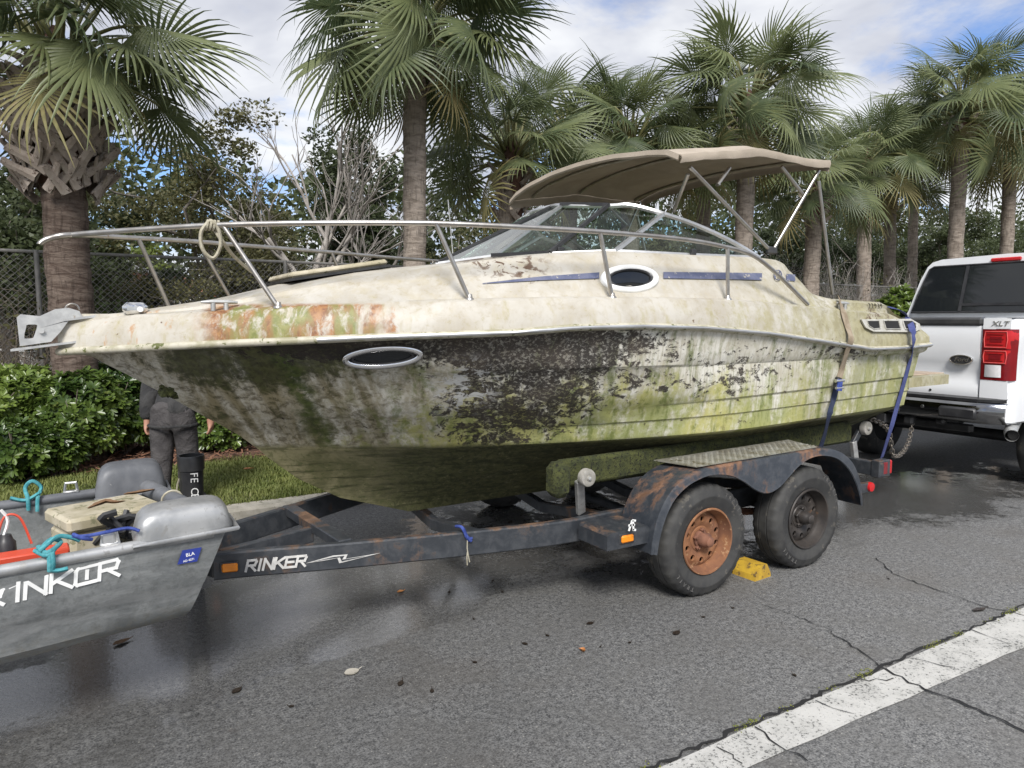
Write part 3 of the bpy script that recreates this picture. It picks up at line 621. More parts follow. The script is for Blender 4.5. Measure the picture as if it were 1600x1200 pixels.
def leafy_tree(name, label, u, v, h, rad, mat, nclump=70, per=90, leaf=.16, seed=0, z0=0.0, low=.25, trunk=.13, group=None, bark='barkg', squash=1.0, cat='tree', nlimb=9):
    r = random.Random(seed); t = thing(name, label, cat, (u, v, z0), group)
    lean = Vector((r.uniform(-.06, .06) * h, r.uniform(-.06, .06) * h, 0))
    tb = B(); top = Vector((u, v, z0)) + lean + Vector((0, 0, h * .62)); tp = limb_path((u, v, z0 - .1), top, r, 6, .04); tb.tube(tp, [trunk * lerp(1.25, .5, i / 6) for i in range(7)], 7); tb.build('trunk', MT[bark], t, 180)
    lb = B(); cs = []
    for i in range(nlimb):
        s0 = tp[r.randint(2, 6)]; a = r.uniform(0, 6.28); rr = rad * r.uniform(.5, .95); zz = z0 + h * r.uniform(max(low, .3), .97)
        k = math.sqrt(max(.08, 1 - ((zz - z0) / h - .55) ** 2 * 3.2)); e = Vector((u + math.cos(a) * rr * k, v + math.sin(a) * rr * k, zz)); path = limb_path(s0, e, r, 5, .14)
        lb.tube(path, [trunk * lerp(.42, .08, j / 5) for j in range(6)], 5, caps=False); cs += path[2:]
        for q in range(2):
            s1 = path[r.randint(2, 4)]; e2 = s1 + Vector((r.uniform(-1, 1), r.uniform(-1, 1), r.uniform(-.1, 1))) * rad * .38; lb.tube(limb_path(s1, e2, r, 3, .15), [trunk * .12, trunk * .09, trunk * .06, trunk * .03], 4, caps=False); cs.append(e2)
    lb.build('limb', MT[bark], t, 180)
    per = int(per * 1.5); C = np.array([[*cs[r.randrange(len(cs))]] for _ in range(nclump)]) + nrng.normal(0, rad * .10, (nclump, 3)); C[:, 2] = np.maximum(C[:, 2], z0 + h * low * .7)
    cr = nrng.uniform(.16, .34, nclump) * rad * .72
    P = np.repeat(C, per, 0) + unit(nclump * per) * (nrng.uniform(.25, 1, nclump * per) ** .6)[:, None] * np.repeat(cr, per)[:, None] * np.array([1, 1, .62 * squash])
    D = unit(nclump * per, -.5); D[:, 2] -= .15
    V, F = leaf_quads(P, D / np.linalg.norm(D, axis=1)[:, None], nrng.uniform(.6, 1.25, nclump * per) * leaf, .5)
    fast_mesh('crown', V, F, MT[mat], t, 'stuff'); return t
def bare_tree(label, u, v, h, seed, mat='twig', r0=.085, group=None, spread=.62, depth=5, name='bare_tree', z0=0.0, cat='tree'):
    r = random.Random(seed); t = thing(name, label, cat, (u, v, z0), group); tb = B(); bb = B()
    def grow(p, d, L, rad, k):
        n = 4; pts = [p]; q = p.copy(); dd = d.copy()
        for i in range(n):
            dd = (dd + Vector((r.gauss(0, .13), r.gauss(0, .13), r.gauss(.05, .09)))).normalized(); q = q + dd * L / n; pts.append(q.copy())
        (tb if k == 0 else bb).tube(pts, [rad * lerp(1, .62, i / n) for i in range(n + 1)], 6 if k < 2 else 4 if k < 4 else 3, caps=False)
        if k < depth:
            for i in range(r.choice((2, 3, 3)) if k else 4):
                s = pts[r.randint(2, 4)]; ax = Vector((r.gauss(0, 1), r.gauss(0, 1), r.gauss(0, .5))).normalized(); nd = (dd + ax * spread * r.uniform(.6, 1.3)).normalized()
                grow(s.copy(), nd, L * r.uniform(.58, .82), rad * r.uniform(.45, .62), k + 1)
    grow(Vector((u, v, z0 - .05)), Vector((r.uniform(-.05, .05), r.uniform(-.05, .05), 1)), h * .34, r0, 0)
    tb.build('trunk', MT[mat], t, 180); bb.build('branches', MT[mat], t, 180, kind='stuff'); return t

# ------------------------------------------------------------------ sabal palms
def frond_mesh(seed, pet=.95, fan=.95, droop=.55, arch=.35, nseg=40, mat='frond', span=2.45):
    """a costapalmate leaf along local +X: stalk, then folded leaflets round its tip, drooping towards -Z"""
    r = random.Random(seed); b = B(); n = 6
    path = []; p = Vector((0, 0, 0)); ang = arch * .8
    for i in range(n + 1):
        path.append(p.copy()); p = p + Vector((math.cos(ang), 0, math.sin(ang))) * pet / n; ang -= arch * 1.5 / n
    sv = []; sf = []
    pb = B(); pb.tube(path, [lerp(.026, .011, i / n) for i in range(n + 1)], 5)
    hub = path[-1]; ba = ang
    verts = []; faces = []; fold = r.uniform(.45, 1.25)
    for k in range(nseg):
        f = k / (nseg - 1) * 2 - 1; th = f * span; L = fan * (1.0 - .40 * abs(f) ** 2.2) * r.uniform(.74, 1.12)
        dirp = Vector((math.cos(th), math.sin(th), 0)); base = hub + Vector((math.cos(ba), 0, math.sin(ba))) * (.26 * (1 - abs(f)) ** 1.2)
        fx = Vector((math.cos(ba), 0, math.sin(ba))); fy = Vector((0, 1, 0)); fz = Vector((-math.sin(ba), 0, math.cos(ba)))
        d0 = (fx * dirp.x + fy * dirp.y + fz * (.16 - .62 * abs(math.sin(th * .62)) * fold)).normalized(); side = (fy * dirp.x - fx * dirp.y).normalized()
        q = base.copy(); d = d0.copy(); steps = 6; dr = droop * r.uniform(.5, 1.7); w0 = .0150 * fan
        k0 = len(verts); tip_bend = r.uniform(.5, 2.2)
        for s in range(steps + 1):
            t = s / steps; wd = w0 * (.35 + 1.0 * min(1, t * 3.0)) * (1 if t < .45 else max(0.05, 1 - (t - .45) / .55) ** .8)
            ridge = fz * wd * .45; verts += [q - side * wd, q + ridge, q + side * wd]
            q = q + d * L / steps; d = (d + Vector((0, 0, -1)) * (dr * .05 + dr * t * t * .40 * tip_bend + t ** 3 * r.uniform(.15, 1.1)) + side * r.gauss(0, .05 * t)).normalized()
        for s in range(steps):
            a = k0 + s * 3; faces += [(a, a + 1, a + 4, a + 3), (a + 1, a + 2, a + 5, a + 4)]
    me = bpy.data.meshes.new('frond'); nv = len(pb.v)
    me.from_pydata([tuple(p) for p in pb.v] + [tuple(p) for p in verts], [], pb.f + [tuple(i + nv for i in f) for f in faces])
    me.materials.append(MT['petiole']); me.materials.append(MT[mat]); npf = len(pb.f)
    me.polygons.foreach_set('material_index', [0] * npf + [1] * len(faces)); me.shade_smooth(); return me
FR = [frond_mesh(100 + i, pet=.72 + .14 * (i % 3), fan=.84 + .06 * (i % 2), droop=.75 + .3 * (i % 4), arch=.45 + .22 * (i % 3), nseg=36, span=2.25) for i in range(8)]
FS = [frond_mesh(300 + i, pet=.62 + .14 * (i % 3), fan=.66 + .07 * (i % 2), droop=.7 + .3 * (i % 4), arch=.40 + .22 * (i % 3), nseg=34, span=2.25) for i in range(8)]
FO = [frond_mesh(200 + i, pet=.7, fan=.75, droop=1.3, arch=.5, nseg=30, mat='frondold') for i in range(2)]
def boot_mesh(seed):
    """one split leaf base: a short woody plank, thick and wide at the foot, forked at its cut end"""
    r = random.Random(seed); b = B(); L = .34; w0 = .050; t0 = .017; rows = []
    for i in range(6):
        f = i / 5; c = Vector((f * .035 + f * f * .05, .02 * math.sin(f * 3 + seed), f * L)); wd = w0 * (1.15 - .45 * f + r.uniform(-.05, .05)); tt = t0 * lerp(1.2, .6, f)
        rows.append([c + Vector((-tt, -wd, 0)), c + Vector((tt * .5, -wd * .92, 0)), c + Vector((tt * 1.3, 0, 0)), c + Vector((tt * .5, wd * .92, 0)), c + Vector((-tt, wd, 0)), c + Vector((-tt, -wd, 0))])
    b.grid(rows); k = len(b.v); b.f.append((k - 6, k - 5, k - 4, k - 3, k - 2))
    me = bpy.data.meshes.new('leaf_base'); me.from_pydata(b.v, [], b.f); me.materials.append(MT['boot']); return me
BT = [boot_mesh(i) for i in range(3)]
PALM_G = 'cabbage palms in a row along the verge'
def palm(label, u, v, zc, rtrunk, seed, scale=1.0, nf=44, boots=(0, .3), trunk='trunk_grey', lean=(0, 0), old=6, elev=(80, -42), nboot=16, flare=1.0, z0=.12, br=1.05, big=False):
    r = random.Random(seed); t = thing('cabbage_palm', label, 'palm tree', (u, v, z0), PALM_G)
    cx, cy = u + lean[0], v + lean[1]; b = B(); rows = []; nr = max(14, int((zc - z0) / .09)); sg = 18
    for i in range(nr + 1):
        f = i / nr; z = z0 - .1 + (zc - z0 + .1) * f; rr = rtrunk * (1 + .35 * flare * math.exp(-f * 9)) * (1 + .035 * (i % 2)) ; x, y = u + lean[0] * f ** 1.3, v + lean[1] * f ** 1.3
        rows.append([(x + math.cos(a) * rr * (1 + .035 * math.sin(3 * a + i * .7) + r.uniform(-.02, .02)), y + math.sin(a) * rr * (1 + .035 * math.sin(3 * a + i * .7)), z + r.uniform(-.012, .012)) for a in [2 * math.pi * k / sg for k in range(sg + 1)]])
        rows[-1][-1] = rows[-1][0]
    b.grid(rows).build('trunk', MT[trunk], t, 60)
    core = B(); core.lathe([(rtrunk * .95, -boots[1] - .12), (rtrunk * (1 + .35 * (br - 1)), -boots[1] + .02), (rtrunk * br * 1.1, -boots[1] * .5), (rtrunk * br, .0), (rtrunk * .7, .3), (.02, .5)], 14, Matrix.Translation((cx, cy, zc)))
    core.build('crown_core', MT['fibre'], t, 60)
    def put(me, name, loc, rot, s, label=None):
        o = bpy.data.objects.new(name, me); COL.objects.link(o); o.parent = t; o.location = Vector(loc) - BASE[t.name]; o.rotation_euler = rot.to_euler(); o.scale = (s, s, s); return o
    def frame(az, el, roll):
        x = Vector((math.cos(az) * math.cos(el), math.sin(az) * math.cos(el), math.sin(el))); y = Vector((-math.sin(az), math.cos(az), 0)); z = x.cross(y)
        return Matrix((x, y, z)).transposed() @ Matrix.Rotation(roll, 3, 'X')
    for i in range(nf):
        f = (i + .5) / nf; el = R(lerp(elev[0], elev[1], f ** .85) + r.uniform(-13, 11)); az = i * 2.39996 + r.uniform(-.5, .5)
        isold = i >= nf - old; me = FO[i % 2] if isold else (FR if big else FS)[r.randrange(8)]
        put(me, 'frond', (cx + math.cos(az) * rtrunk * .8, cy + math.sin(az) * rtrunk * .8, zc + lerp(.34, -.05, f)), frame(az, el, r.uniform(-1.1, 1.1)), scale * r.uniform(.74, 1.14))
    for i in range(nboot):
        f = i / max(1, nboot - 1); az = i * 2.39996; z = zc - boots[1] * 1.1 + boots[1] * 1.1 * f; s = r.uniform(.8, 1.2) * min(1.0, rtrunk / .17) 
        M3 = Matrix.Rotation(az, 3, 'Z') @ Matrix.Rotation(R(r.uniform(1, 10)), 3, 'Y') @ Matrix.Rotation((-1) ** i * r.uniform(.5, .95), 3, 'X')
        rb_ = rtrunk * br * (1.0 + .12 * math.sin(math.pi * f)) + .008 * (i % 3)
        put(BT[i % 3], 'leaf_base', (cx + math.cos(az) * rb_, cy + math.sin(az) * rb_, z - .12), M3, s)
    return t
def palm_at(x, yb, yc, v, **kw):
    """trunk foot under photo column x, crown centre at photo row yc"""
    p = pv_(x, yb, v); c = pv_(kw.pop('xc', x), yc, v); return palm(kw.pop('label'), p.x, v, c.z, lean=(c.x - p.x, 0), **kw)
palm_at(118, 590, 118, 8.95, xc=88, label='nearest palm at the left edge with a thick criss-cross boot collar', rtrunk=.205, br=1.5, big=True, seed=1, scale=1.0, nf=50, boots=(0, 1.05), trunk='trunk_red', nboot=150, old=3, elev=(80, -24))
palm_at(646, 420, 80, 9.0, xc=648, label='tall palm with a smooth straight grey trunk behind the bow rail', rtrunk=.150, big=True, seed=2, scale=1.02, nf=59, boots=(0, .34), nboot=16, old=3, elev=(80, -40))
palm_at(775, 420, 262, 9.6, xc=800, label='short leaning palm left of the tan canopy, behind the windshield', rtrunk=.16, seed=3, scale=1.07, nf=49, boots=(0, .7), nboot=30, old=4, elev=(78, -30))
palm_at(985, 420, 250, 10.2, label='low palm whose fans rise just above the tan canopy', rtrunk=.16, seed=4, scale=1.22, nf=49, boots=(0, .5), nboot=14, old=2, elev=(82, -25))
palm_at(1158, 430, 185, 9.0, xc=1170, label='full-crowned tall palm directly above the tan canopy', rtrunk=.155, seed=5, scale=1.19, nf=65, boots=(0, .6), nboot=28, old=5, elev=(84, -48))
palm_at(1265, 450, 300, 10.2, xc=1275, label='short palm with a dark ragged neck behind the aft canopy poles', rtrunk=.17, seed=6, scale=1.07, nf=45, boots=(0, .6), nboot=24, old=3, elev=(80, -35))
palm_at(1352, 450, 262, 10.6, label='mid-height palm with a thin shaded trunk right of the canopy', rtrunk=.16, seed=7, scale=1.14, nf=45, boots=(0, .4), nboot=14, old=3, elev=(80, -35))
palm_at(1428, 450, 235, 13.0, label='farther dark palm filling the gap left of the two right-hand palms', rtrunk=.14, seed=8, scale=1.30, nf=45, boots=(0, .4), nboot=10, old=4)
palm_at(1490, 450, 190, 9.4, xc=1503, label='tall palm with a clean pale trunk behind the pickup roof', rtrunk=.17, seed=9, scale=1.43, nf=61, boots=(0, .4), nboot=16, old=6, elev=(84, -45))
palm_at(1572, 450, 225, 9.8, xc=1580, label='palm at the right edge with a brown skirt of dead fronds', rtrunk=.16, seed=10, scale=1.39, nf=55, boots=(0, .5), nboot=16, old=9, elev=(84, -55))

palm_at(890, 420, 235, 11.5, label='palm half hidden behind the front of the tan canopy', rtrunk=.15, seed=11, scale=1.25, nf=38, boots=(0, .4), nboot=10, old=3, elev=(80, -35))
palm_at(1100, 430, 265, 11.5, label='low palm filling in behind the middle of the tan canopy', rtrunk=.15, seed=12, scale=1.2, nf=36, boots=(0, .4), nboot=10, old=4, elev=(80, -40))
palm_at(1392, 450, 300, 11.8, label='low bushy palm between the thin trunk and the farther dark palm', rtrunk=.15, seed=13, scale=1.2, nf=36, boots=(0, .4), nboot=10, old=5, elev=(80, -45))
# ------------------------------------------------------------------ trees beyond the fence
def tree_px(x, ytop, v, **kw):
    p = pv_(x, 500, v); t = pv_(x, ytop, v); return leafy_tree(kw.pop('name', 'broadleaf_tree'), kw.pop('label'), p.x, v, t.z, **kw)
TG = 'broadleaf trees beyond the fence'
tree_px(22, 262, 15.0, label='dark dense tree at the far left behind the nearest palm', rad=2.4, mat='tree1', nclump=110, per=231, leaf=0.112, seed=21, group=TG, low=.12)
tree_px(160, 315, 19.0, label='small dark tree right of the nearest palm trunk', rad=2.2, mat='tree1', nclump=80, per=189, leaf=0.125, seed=22, group=TG, low=.1)
tree_px(310, 245, 17.0, label='airy olive-brown tree above the bow rail loop', rad=2.7, mat='tree2', nclump=90, per=157, leaf=0.099, seed=23, group=TG, low=.22, nlimb=13)
tree_px(400, 300, 19.0, label='smaller olive tree right of the airy one', rad=1.9, mat='tree2', nclump=60, per=157, leaf=0.099, seed=34, group=TG, low=.15, nlimb=10)
tree_px(562, 218, 18.0, label='upright dark green tree left of the smooth palm trunk', rad=2.0, mat='tree1', nclump=90, per=189, leaf=0.112, seed=24, group=TG, low=.1)
tree_px(715, 318, 17.0, label='rounded green-gold tree between palm trunk and windshield', rad=2.0, mat='tree2', nclump=80, per=168, leaf=0.112, seed=25, group=TG, low=.08)
tree_px(205, 352, 24.0, label='bright green sapling top between palm trunk and olive tree', rad=1.6, mat='tree3', nclump=40, per=126, leaf=0.132, seed=26, group=TG, low=.1)
tree_px(900, 330, 20.0, label='dark tree hidden low behind the canopy', rad=3.2, mat='tree1', nclump=90, per=168, leaf=0.132, seed=27, group=TG, low=.05)
tree_px(1075, 320, 19.0, label='dull olive tree seen under the canopy edge', rad=2.6, mat='tree2', nclump=90, per=168, leaf=0.125, seed=28, group=TG, low=.05)
tree_px(1215, 330, 20.0, label='dark tree seen between the canopy poles', rad=2.6, mat='tree1', nclump=90, per=168, leaf=0.132, seed=29, group=TG, low=.05)
tree_px(1340, 335, 22.0, label='dark tree right of the canopy poles, behind the scrub', rad=3.0, mat='tree1', nclump=100, per=168, leaf=0.132, seed=30, group=TG, low=.05)
tree_px(1455, 335, 17.0, label='dense dark green tree behind the pickup roof', rad=2.6, mat='tree1', nclump=110, per=189, leaf=0.125, seed=31, group=TG, low=.03)
tree_px(1560, 330, 17.0, label='dense mid green tree at the right edge behind the cab', rad=2.8, mat='tree1', nclump=130, per=189, leaf=0.132, seed=32, group=TG, low=.03)
tree_px(1650, 300, 20.0, label='dark tree just past the right edge', rad=3.2, mat='tree1', nclump=110, per=168, leaf=0.145, seed=33, group=TG, low=.03)
for x, v, yt, sd, lb in ((478, 14.5, 150, 1, 'tall bare grey tree with many fine twigs, left of the smooth palm'), (585, 15.5, 240, 2, 'bare spreading grey tree just left of the smooth palm trunk'), (430, 17, 265, 3, 'thin bare tree over the bow rail')):
    p = pv_(x, 500, v); t = pv_(x, yt, v); bare_tree(lb, p.x, v, t.z * (1.3 if sd == 1 else 1.05), sd, group='bare trees beyond the fence', r0=.13 if sd == 1 else .09)
# far wood closing the view
n = 90000; u = nrng.uniform(-45, 100, n); v = nrng.uniform(26, 33, n); lum = .5 * np.sin(u * 1.7) + .35 * np.sin(u * 3.9 + v)
top = 6.0 + 1.0 * np.sin(u * .21) + .8 * np.sin(u * .53 + 1) + np.clip(u + 6, 0, 60) * .062 + lum - np.clip(1.6 - np.abs(u + 7.5) * .35, 0, 1.6)
P = np.stack([u, v, nrng.uniform(0, 1, n) ** .75 * top], 1); V, F = leaf_quads(P, unit(n, -.3), nrng.uniform(.20, .46, n), .6); fast_mesh('woodland', V, F, MT['tree1'], None, 'stuff')
# ------------------------------------------------------------------ scrub and bushes by the fence
def scrub(label, u, v, h, rad, n, seed, mat='twig', group='leafless scrub bushes along the fence', leaf=None, nl=0):
    r = random.Random(seed); t = thing('scrub_bush', label, 'bush', (u, v, .1), group); b = B()
    for i in range(n):
        a = r.uniform(0, 6.28); rr = rad * math.sqrt(r.random()); s = Vector((u + math.cos(a) * rr * .45, v + math.sin(a) * rr * .35, .1)); e = Vector((u + math.cos(a) * rr, v + math.sin(a) * rr * .6, .1 + h * r.uniform(.45, 1.05)))
        path = limb_path(s, e, r, 4, .12); w0 = r.uniform(.005, .012); b.tube(path, [w0, w0 * .8, w0 * .65, w0 * .5, w0 * .3], 3, caps=False)
        for q in range(4):
            s1 = path[r.randint(1, 4)]; e1 = s1 + Vector((r.gauss(0, .22), r.gauss(0, .2), r.uniform(.0, .45))); b.tube(limb_path(s1, e1, r, 2, .12), [w0 * .5, w0 * .4, w0 * .2], 3, caps=False)
    b.build('twigs', MT[mat], t, 180, kind='stuff')
    if nl:
        P = np.array([u, v, .1 + h * .55]) + unit(nl) * (nrng.uniform(.2, 1, nl) ** .5)[:, None] * np.array([rad, rad * .6, h * .5]); V, F = leaf_quads(P, unit(nl, -.4), nrng.uniform(.05, .1, nl), .5); fast_mesh('leaves', V, F, MT[leaf], t, 'stuff')
    return t
for k, (x, v, h, rad, n, nl, lf, mt, lb) in enumerate((
    (10, 10.9, 2.3, 1.0, 70, 500, 'tree2', 'darktwig', 'brown leafless scrub on the fence at the far left'), (60, 10.2, 1.6, .8, 60, 300, 'tree2', 'darktwig', 'low brown scrub left of the nearest palm'),
    (175, 11.2, 1.9, .7, 30, 700, 'tree3', 'darktwig', 'yellow-green scrub right of the nearest palm'), (345, 11.2, 1.8, .8, 30, 900, 'tree3', 'darktwig', 'pale green bush in the fence behind the bow cleat'),
    (420, 11.4, 1.9, .8, 45, 700, 'tree3', 'twig', 'yellowish bush under the far bow rail'), (500, 11.4, 2.4, 1.1, 80, 200, 'tree2', 'twig', 'grey scrub left of the smooth palm'), (585, 11.4, 2.3, 1.0, 80, 200, 'tree2', 'twig', 'grey scrub at the foot of the smooth palm'), (700, 11.4, 2.2, 1.1, 70, 500, 'tree2', 'twig', 'scrub behind the antenna'),
    (1235, 11.4, 3.0, 1.4, 150, 250, 'tree2', 'twig', 'grey tangle behind the canopy mount'), (1300, 10.8, 2.9, 1.5, 170, 250, 'tree2', 'twig', 'grey tangle right of the aft canopy pole'), (1360, 10.8, 2.8, 1.4, 150, 350, 'tree2', 'twig', 'grey tangle above the stern number'), (1400, 12.4, 3.2, 1.6, 120, 400, 'tree2', 'twig', 'taller grey tangle left of the pickup cab'))):
    p = pv_(x, 500, v); scrub(lb, p.x, v, h, rad, n, 60 + k, mt, leaf=lf, nl=nl)
# ------------------------------------------------------------------ broad-leaved hedge shrubs
def hedge_shrub(label, u, v, h, ru, rv, seed, nros=520, group='glossy hedge shrubs in the mulch bed', leaf=.088, low=.12):
    r = random.Random(seed); t = thing('hedge_shrub', label, 'shrub', (u, v, .12), group); b = B(); pts = []
    for i in range(26):
        a = r.uniform(0, 6.28); e = Vector((u + math.cos(a) * ru * r.uniform(.3, .95), v + math.sin(a) * rv * r.uniform(.3, .95), .12 + h * r.uniform(.35, .97))); s = Vector((u + r.uniform(-.16, .16) * ru, v + r.uniform(-.15, .15), .1)); path = limb_path(s, e, r, 4, .14)
        b.tube(path, [.014, .011, .009, .006, .004], 4, caps=False)
    b.build('stems', MT['darktwig'], t, 180, kind='stuff')
    n = nros; q = unit(n, -.75); rad = nrng.uniform(.55, 1.0, n) ** .5; C = np.stack([u + q[:, 0] * rad * ru, v + q[:, 1] * rad * rv, .12 + h * .52 + q[:, 2] * rad * h * .5 * 1.0], 1)
    lump = .86 + .14 * np.sin(C[:, 0] * 7 + seed) * np.sin(C[:, 2] * 8 + seed); C[:, 0] = u + (C[:, 0] - u) * lump; C[:, 1] = v + (C[:, 1] - v) * lump
    ax = q * .8 + nrng.normal(0, .35, (n, 3)); ax[:, 2] += .55; ax /= np.linalg.norm(ax, axis=1)[:, None]; per = 8
    A = np.repeat(ax, per, 0); ph = np.tile(np.arange(per) * 2 * np.pi / per, n) + np.repeat(nrng.uniform(0, 6, n), per); e1 = np.cross(A, [0, 0, 1.0] + nrng.normal(0, .01, 3)); e1 /= np.linalg.norm(e1, axis=1)[:, None] + 1e-6; e2 = np.cross(A, e1)
    tilt = nrng.uniform(.15, .95, n * per)[:, None]; D = (e1 * np.cos(ph)[:, None] + e2 * np.sin(ph)[:, None]) + A * tilt; D /= np.linalg.norm(D, axis=1)[:, None]
    P = np.repeat(C, per, 0); L = (leaf * nrng.uniform(.65, 1.2, n * per))[:, None]; S = np.cross(D, A); S /= np.linalg.norm(S, axis=1)[:, None] + 1e-6; N = np.cross(S, D); W = L * .185
    V = np.stack([P + D * L * .06, P + D * L * .45 - S * W * .85 + N * W * .25, P + D * L * .78 - S * W + N * W * .1, P + D * L - N * W * .3, P + D * L * .78 + S * W + N * W * .1, P + D * L * .45 + S * W * .85 + N * W * .25], 1).reshape(-1, 3); k = np.arange(n * per) * 6
    F = np.concatenate([np.stack([k, k + 1, k + 2, k + 3], 1), np.stack([k, k + 3, k + 4, k + 5], 1)])
    fast_mesh('leaves', V, F, MT['hedge'], t, 'stuff'); return t
HS = [(-40, 8.9, 1.02, .75, .6, 'hedge shrub cut off by the left edge of the picture'), (45, 9.0, 1.0, .62, .55, 'leafy hedge shrub at the left, below the chain-link fence'), (128, 8.75, .96, .55, .5, 'hedge shrub growing round the foot of the nearest palm'), (188, 9.1, 1.02, .55, .5, 'hedge shrub just left of the stooping person'),
      (20, 8.05, .55, .42, .34, 'low light-green shrub in front of the hedge at the left edge'), (85, 8.2, .50, .32, .26, 'small low shrub in front of the hedge, behind the white cooler box'), (262, 9.2, 1.0, .6, .5, 'hedge shrub hidden behind the stooping person'), (352, 8.7, .62, .42, .36, 'low shrub right of the stooping person, under the hull'), (420, 9.3, .8, .6, .5, 'hedge shrub hidden behind the cruiser bow')]
for k, (x, v, h, ru, rv, lb) in enumerate(HS):
    p = pv_(x, 700, v); hedge_shrub(lb, p.x, v, h, ru, rv, 80 + k, int(780 * ru * h / .55) + 150)
p = pv_(1408, 470, 10.0); hedge_shrub('tall glossy shrub left of the pickup cab', p.x, 10.0, 2.25, .85, .7, 95, 700, leaf=.16)
p = pv_(1440, 470, 12.0); hedge_shrub('tall shrub behind the pickup rear window', p.x, 12.0, 2.5, 1.1, .8, 96, 500, leaf=.16)

# ------------------------------------------------------------------ chain-link fence
FV = 10.55; FH = 2.42
fence = thing('chain_link_fence', 'rusty chain-link fence behind the hedge', 'fence', (-6.5, FV, 0))
pb = B().cyl((0, 0, 0), (0, 0, FH + .08), .03, 8); pb.v = [(p[0] - 6.5, p[1] + FV, p[2]) for p in pb.v]; post0 = pb.build('post', MT['wire'], fence, 60)
wb = B(); cell = .078; PW = 3.0
k = -FH
while k < PW:
    for sg in (1, -1):      # wires at 45 degrees clipped to the panel
        a0 = max(0, k); a1 = min(PW, k + FH)
        if a1 - a0 < .03: continue
        za, zb = a0 - k, a1 - k
        if sg < 0: p, q = (a0, .012, FH - za), (a1, .012, FH - zb)
        else: p, q = (a0, -.004, za), (a1, -.004, zb)
        wb.tube([p, q], .0036, 3, caps=False)
    k += cell
wb.v = [(p[0] - 6.5, p[1] + FV, p[2] + .06) for p in wb.v]; panel0 = wb.build('wire_mesh', MT['wire'], fence, 0, kind='stuff', recalc=False)
rb = B().cyl((-6.5, FV, FH + .06), (-6.5 + PW, FV, FH + .06), .021, 6); rail0 = rb.build('top_rail', MT['wire'], fence, 60)
for i in range(1, 13):
    for o in (post0, panel0, rail0):
        c = o.copy(); COL.objects.link(c); c.parent = fence; c.location = (i * PW, 0, 0)

# ------------------------------------------------------------------ houses beyond the fence
def house(label, u, v, w_, d_, h_, rise, wall, roof, yaw=0.0, win=2):
    t = thing('house', label, 'house', (u, v, 0)); M = Matrix.Translation((u, v, 0)) @ Matrix.Rotation(yaw, 4, 'Z'); T = lambda b: setattr(b, 'v', [tuple(M @ Vector(p)) for p in b.v]) or b
    T(B().box((0, 0, h_ / 2), (w_, d_, h_))).build('wall', MT[wall], t, 0)
    o = .4; rb = B(); e = [(-w_ / 2 - o, -d_ / 2 - o, h_), (w_ / 2 + o, -d_ / 2 - o, h_), (w_ / 2 + o, d_ / 2 + o, h_), (-w_ / 2 - o, d_ / 2 + o, h_), (-w_ / 2 + d_ / 2.4, 0, h_ + rise), (w_ / 2 - d_ / 2.4, 0, h_ + rise)]
    rb.add(e, [(0, 1, 5, 4), (1, 2, 5), (2, 3, 4, 5), (3, 0, 4), (3, 2, 1, 0)]); T(rb).build('roof', MT[roof], t, 0)
    T(B().box((0, -d_ / 2 - o - .03, h_ - .08), (w_ + 2 * o, .06, .18))).build('fascia', MT['white'], t, 0)
    for i in range(win):
        x = lerp(-w_ * .3, w_ * .3, i / max(1, win - 1)); f = T(B().box((x, -d_ / 2 - .03, 1.55), (1.5, .08, 1.2))).build('window', MT['white'], t, 0); T(B().box((x, -d_ / 2 - .075, 1.55), (1.3, .03, 1.0))).build('pane', MT['darkglass'], f, 0)
p = pv_(238, 440, 24.0); house('white house with a red tiled hip roof seen through the fence', p.x, 24.0, 4.6, 4.5, 2.25, .85, 'stucco', 'tile', -.3)
p = pv_(30, 440, 22.0); house('white house with a pale roof behind the fence at the far left', p.x, 22.0, 5.0, 6, 2.9, 1.0, 'stucco', 'paleroof', -.4)
# ------------------------------------------------------------------ the cabin cruiser
CV = 4.15; U0 = -.13; UE = 5.56
sh = lambda u, u0, L, p: 1 - (1 - min(1, max(0, (u - u0) / L))) ** p
def hb(u): return 1.2 * sh(u, U0, 3.2, 2.2) - .05 * min(1, max(0, (u - 3.4) / 2.1)) ** 2
def fit(pxs, wf): return [(lambda p: (p.x, p.z))(hit(x, y, lambda u, z: CV - wf(u))) for x, y in pxs]
zs = interp(fit([(88, 546), (150, 543), (250, 538), (350, 533), (450, 529), (560, 524), (640, 521), (800, 516), (900, 508), (1000, 506), (1100, 509), (1200, 518), (1287, 531), (1331, 538), (1359, 543), (1412, 541), (1464, 535)], hb))
wd_ = lambda u: max(0, hb(u) - min(.06, .4 * hb(u)))
zd = interp(fit([(112, 506), (200, 493), (350, 486), (440, 479), (600, 471), (735, 467), (870, 464), (1000, 464), (1145, 467), (1260, 477), (1330, 484), (1392, 490), (1440, 513), (1460, 529)], wd_))
kk = interp([(-.13, .3), (.3, .5), (1.0, .62), (2.0, .70), (2.6, .73), (4.2, .75), (4.55, .86), (5.6, .9)])
wsh = lambda u: hb(u) * kk(u)
zsh = interp(fit([(205, 491), (300, 481), (340, 474), (400, 464), (450, 455), (530, 441), (610, 429), (690, 417), (770, 405), (861, 397), (960, 393), (1100, 399), (1185, 402), (1222, 407), (1246, 432), (1268, 458), (1300, 467), (1383, 473), (1394, 486), (1440, 511), (1458, 528)], wsh))
zc = interp([(p.x, p.z) for p in [pv_(x, y, CV) for x, y in ((120, 497), (200, 488), (340, 467), (450, 441), (530, 427), (610, 420), (680, 415), (770, 404), (860, 397))]])
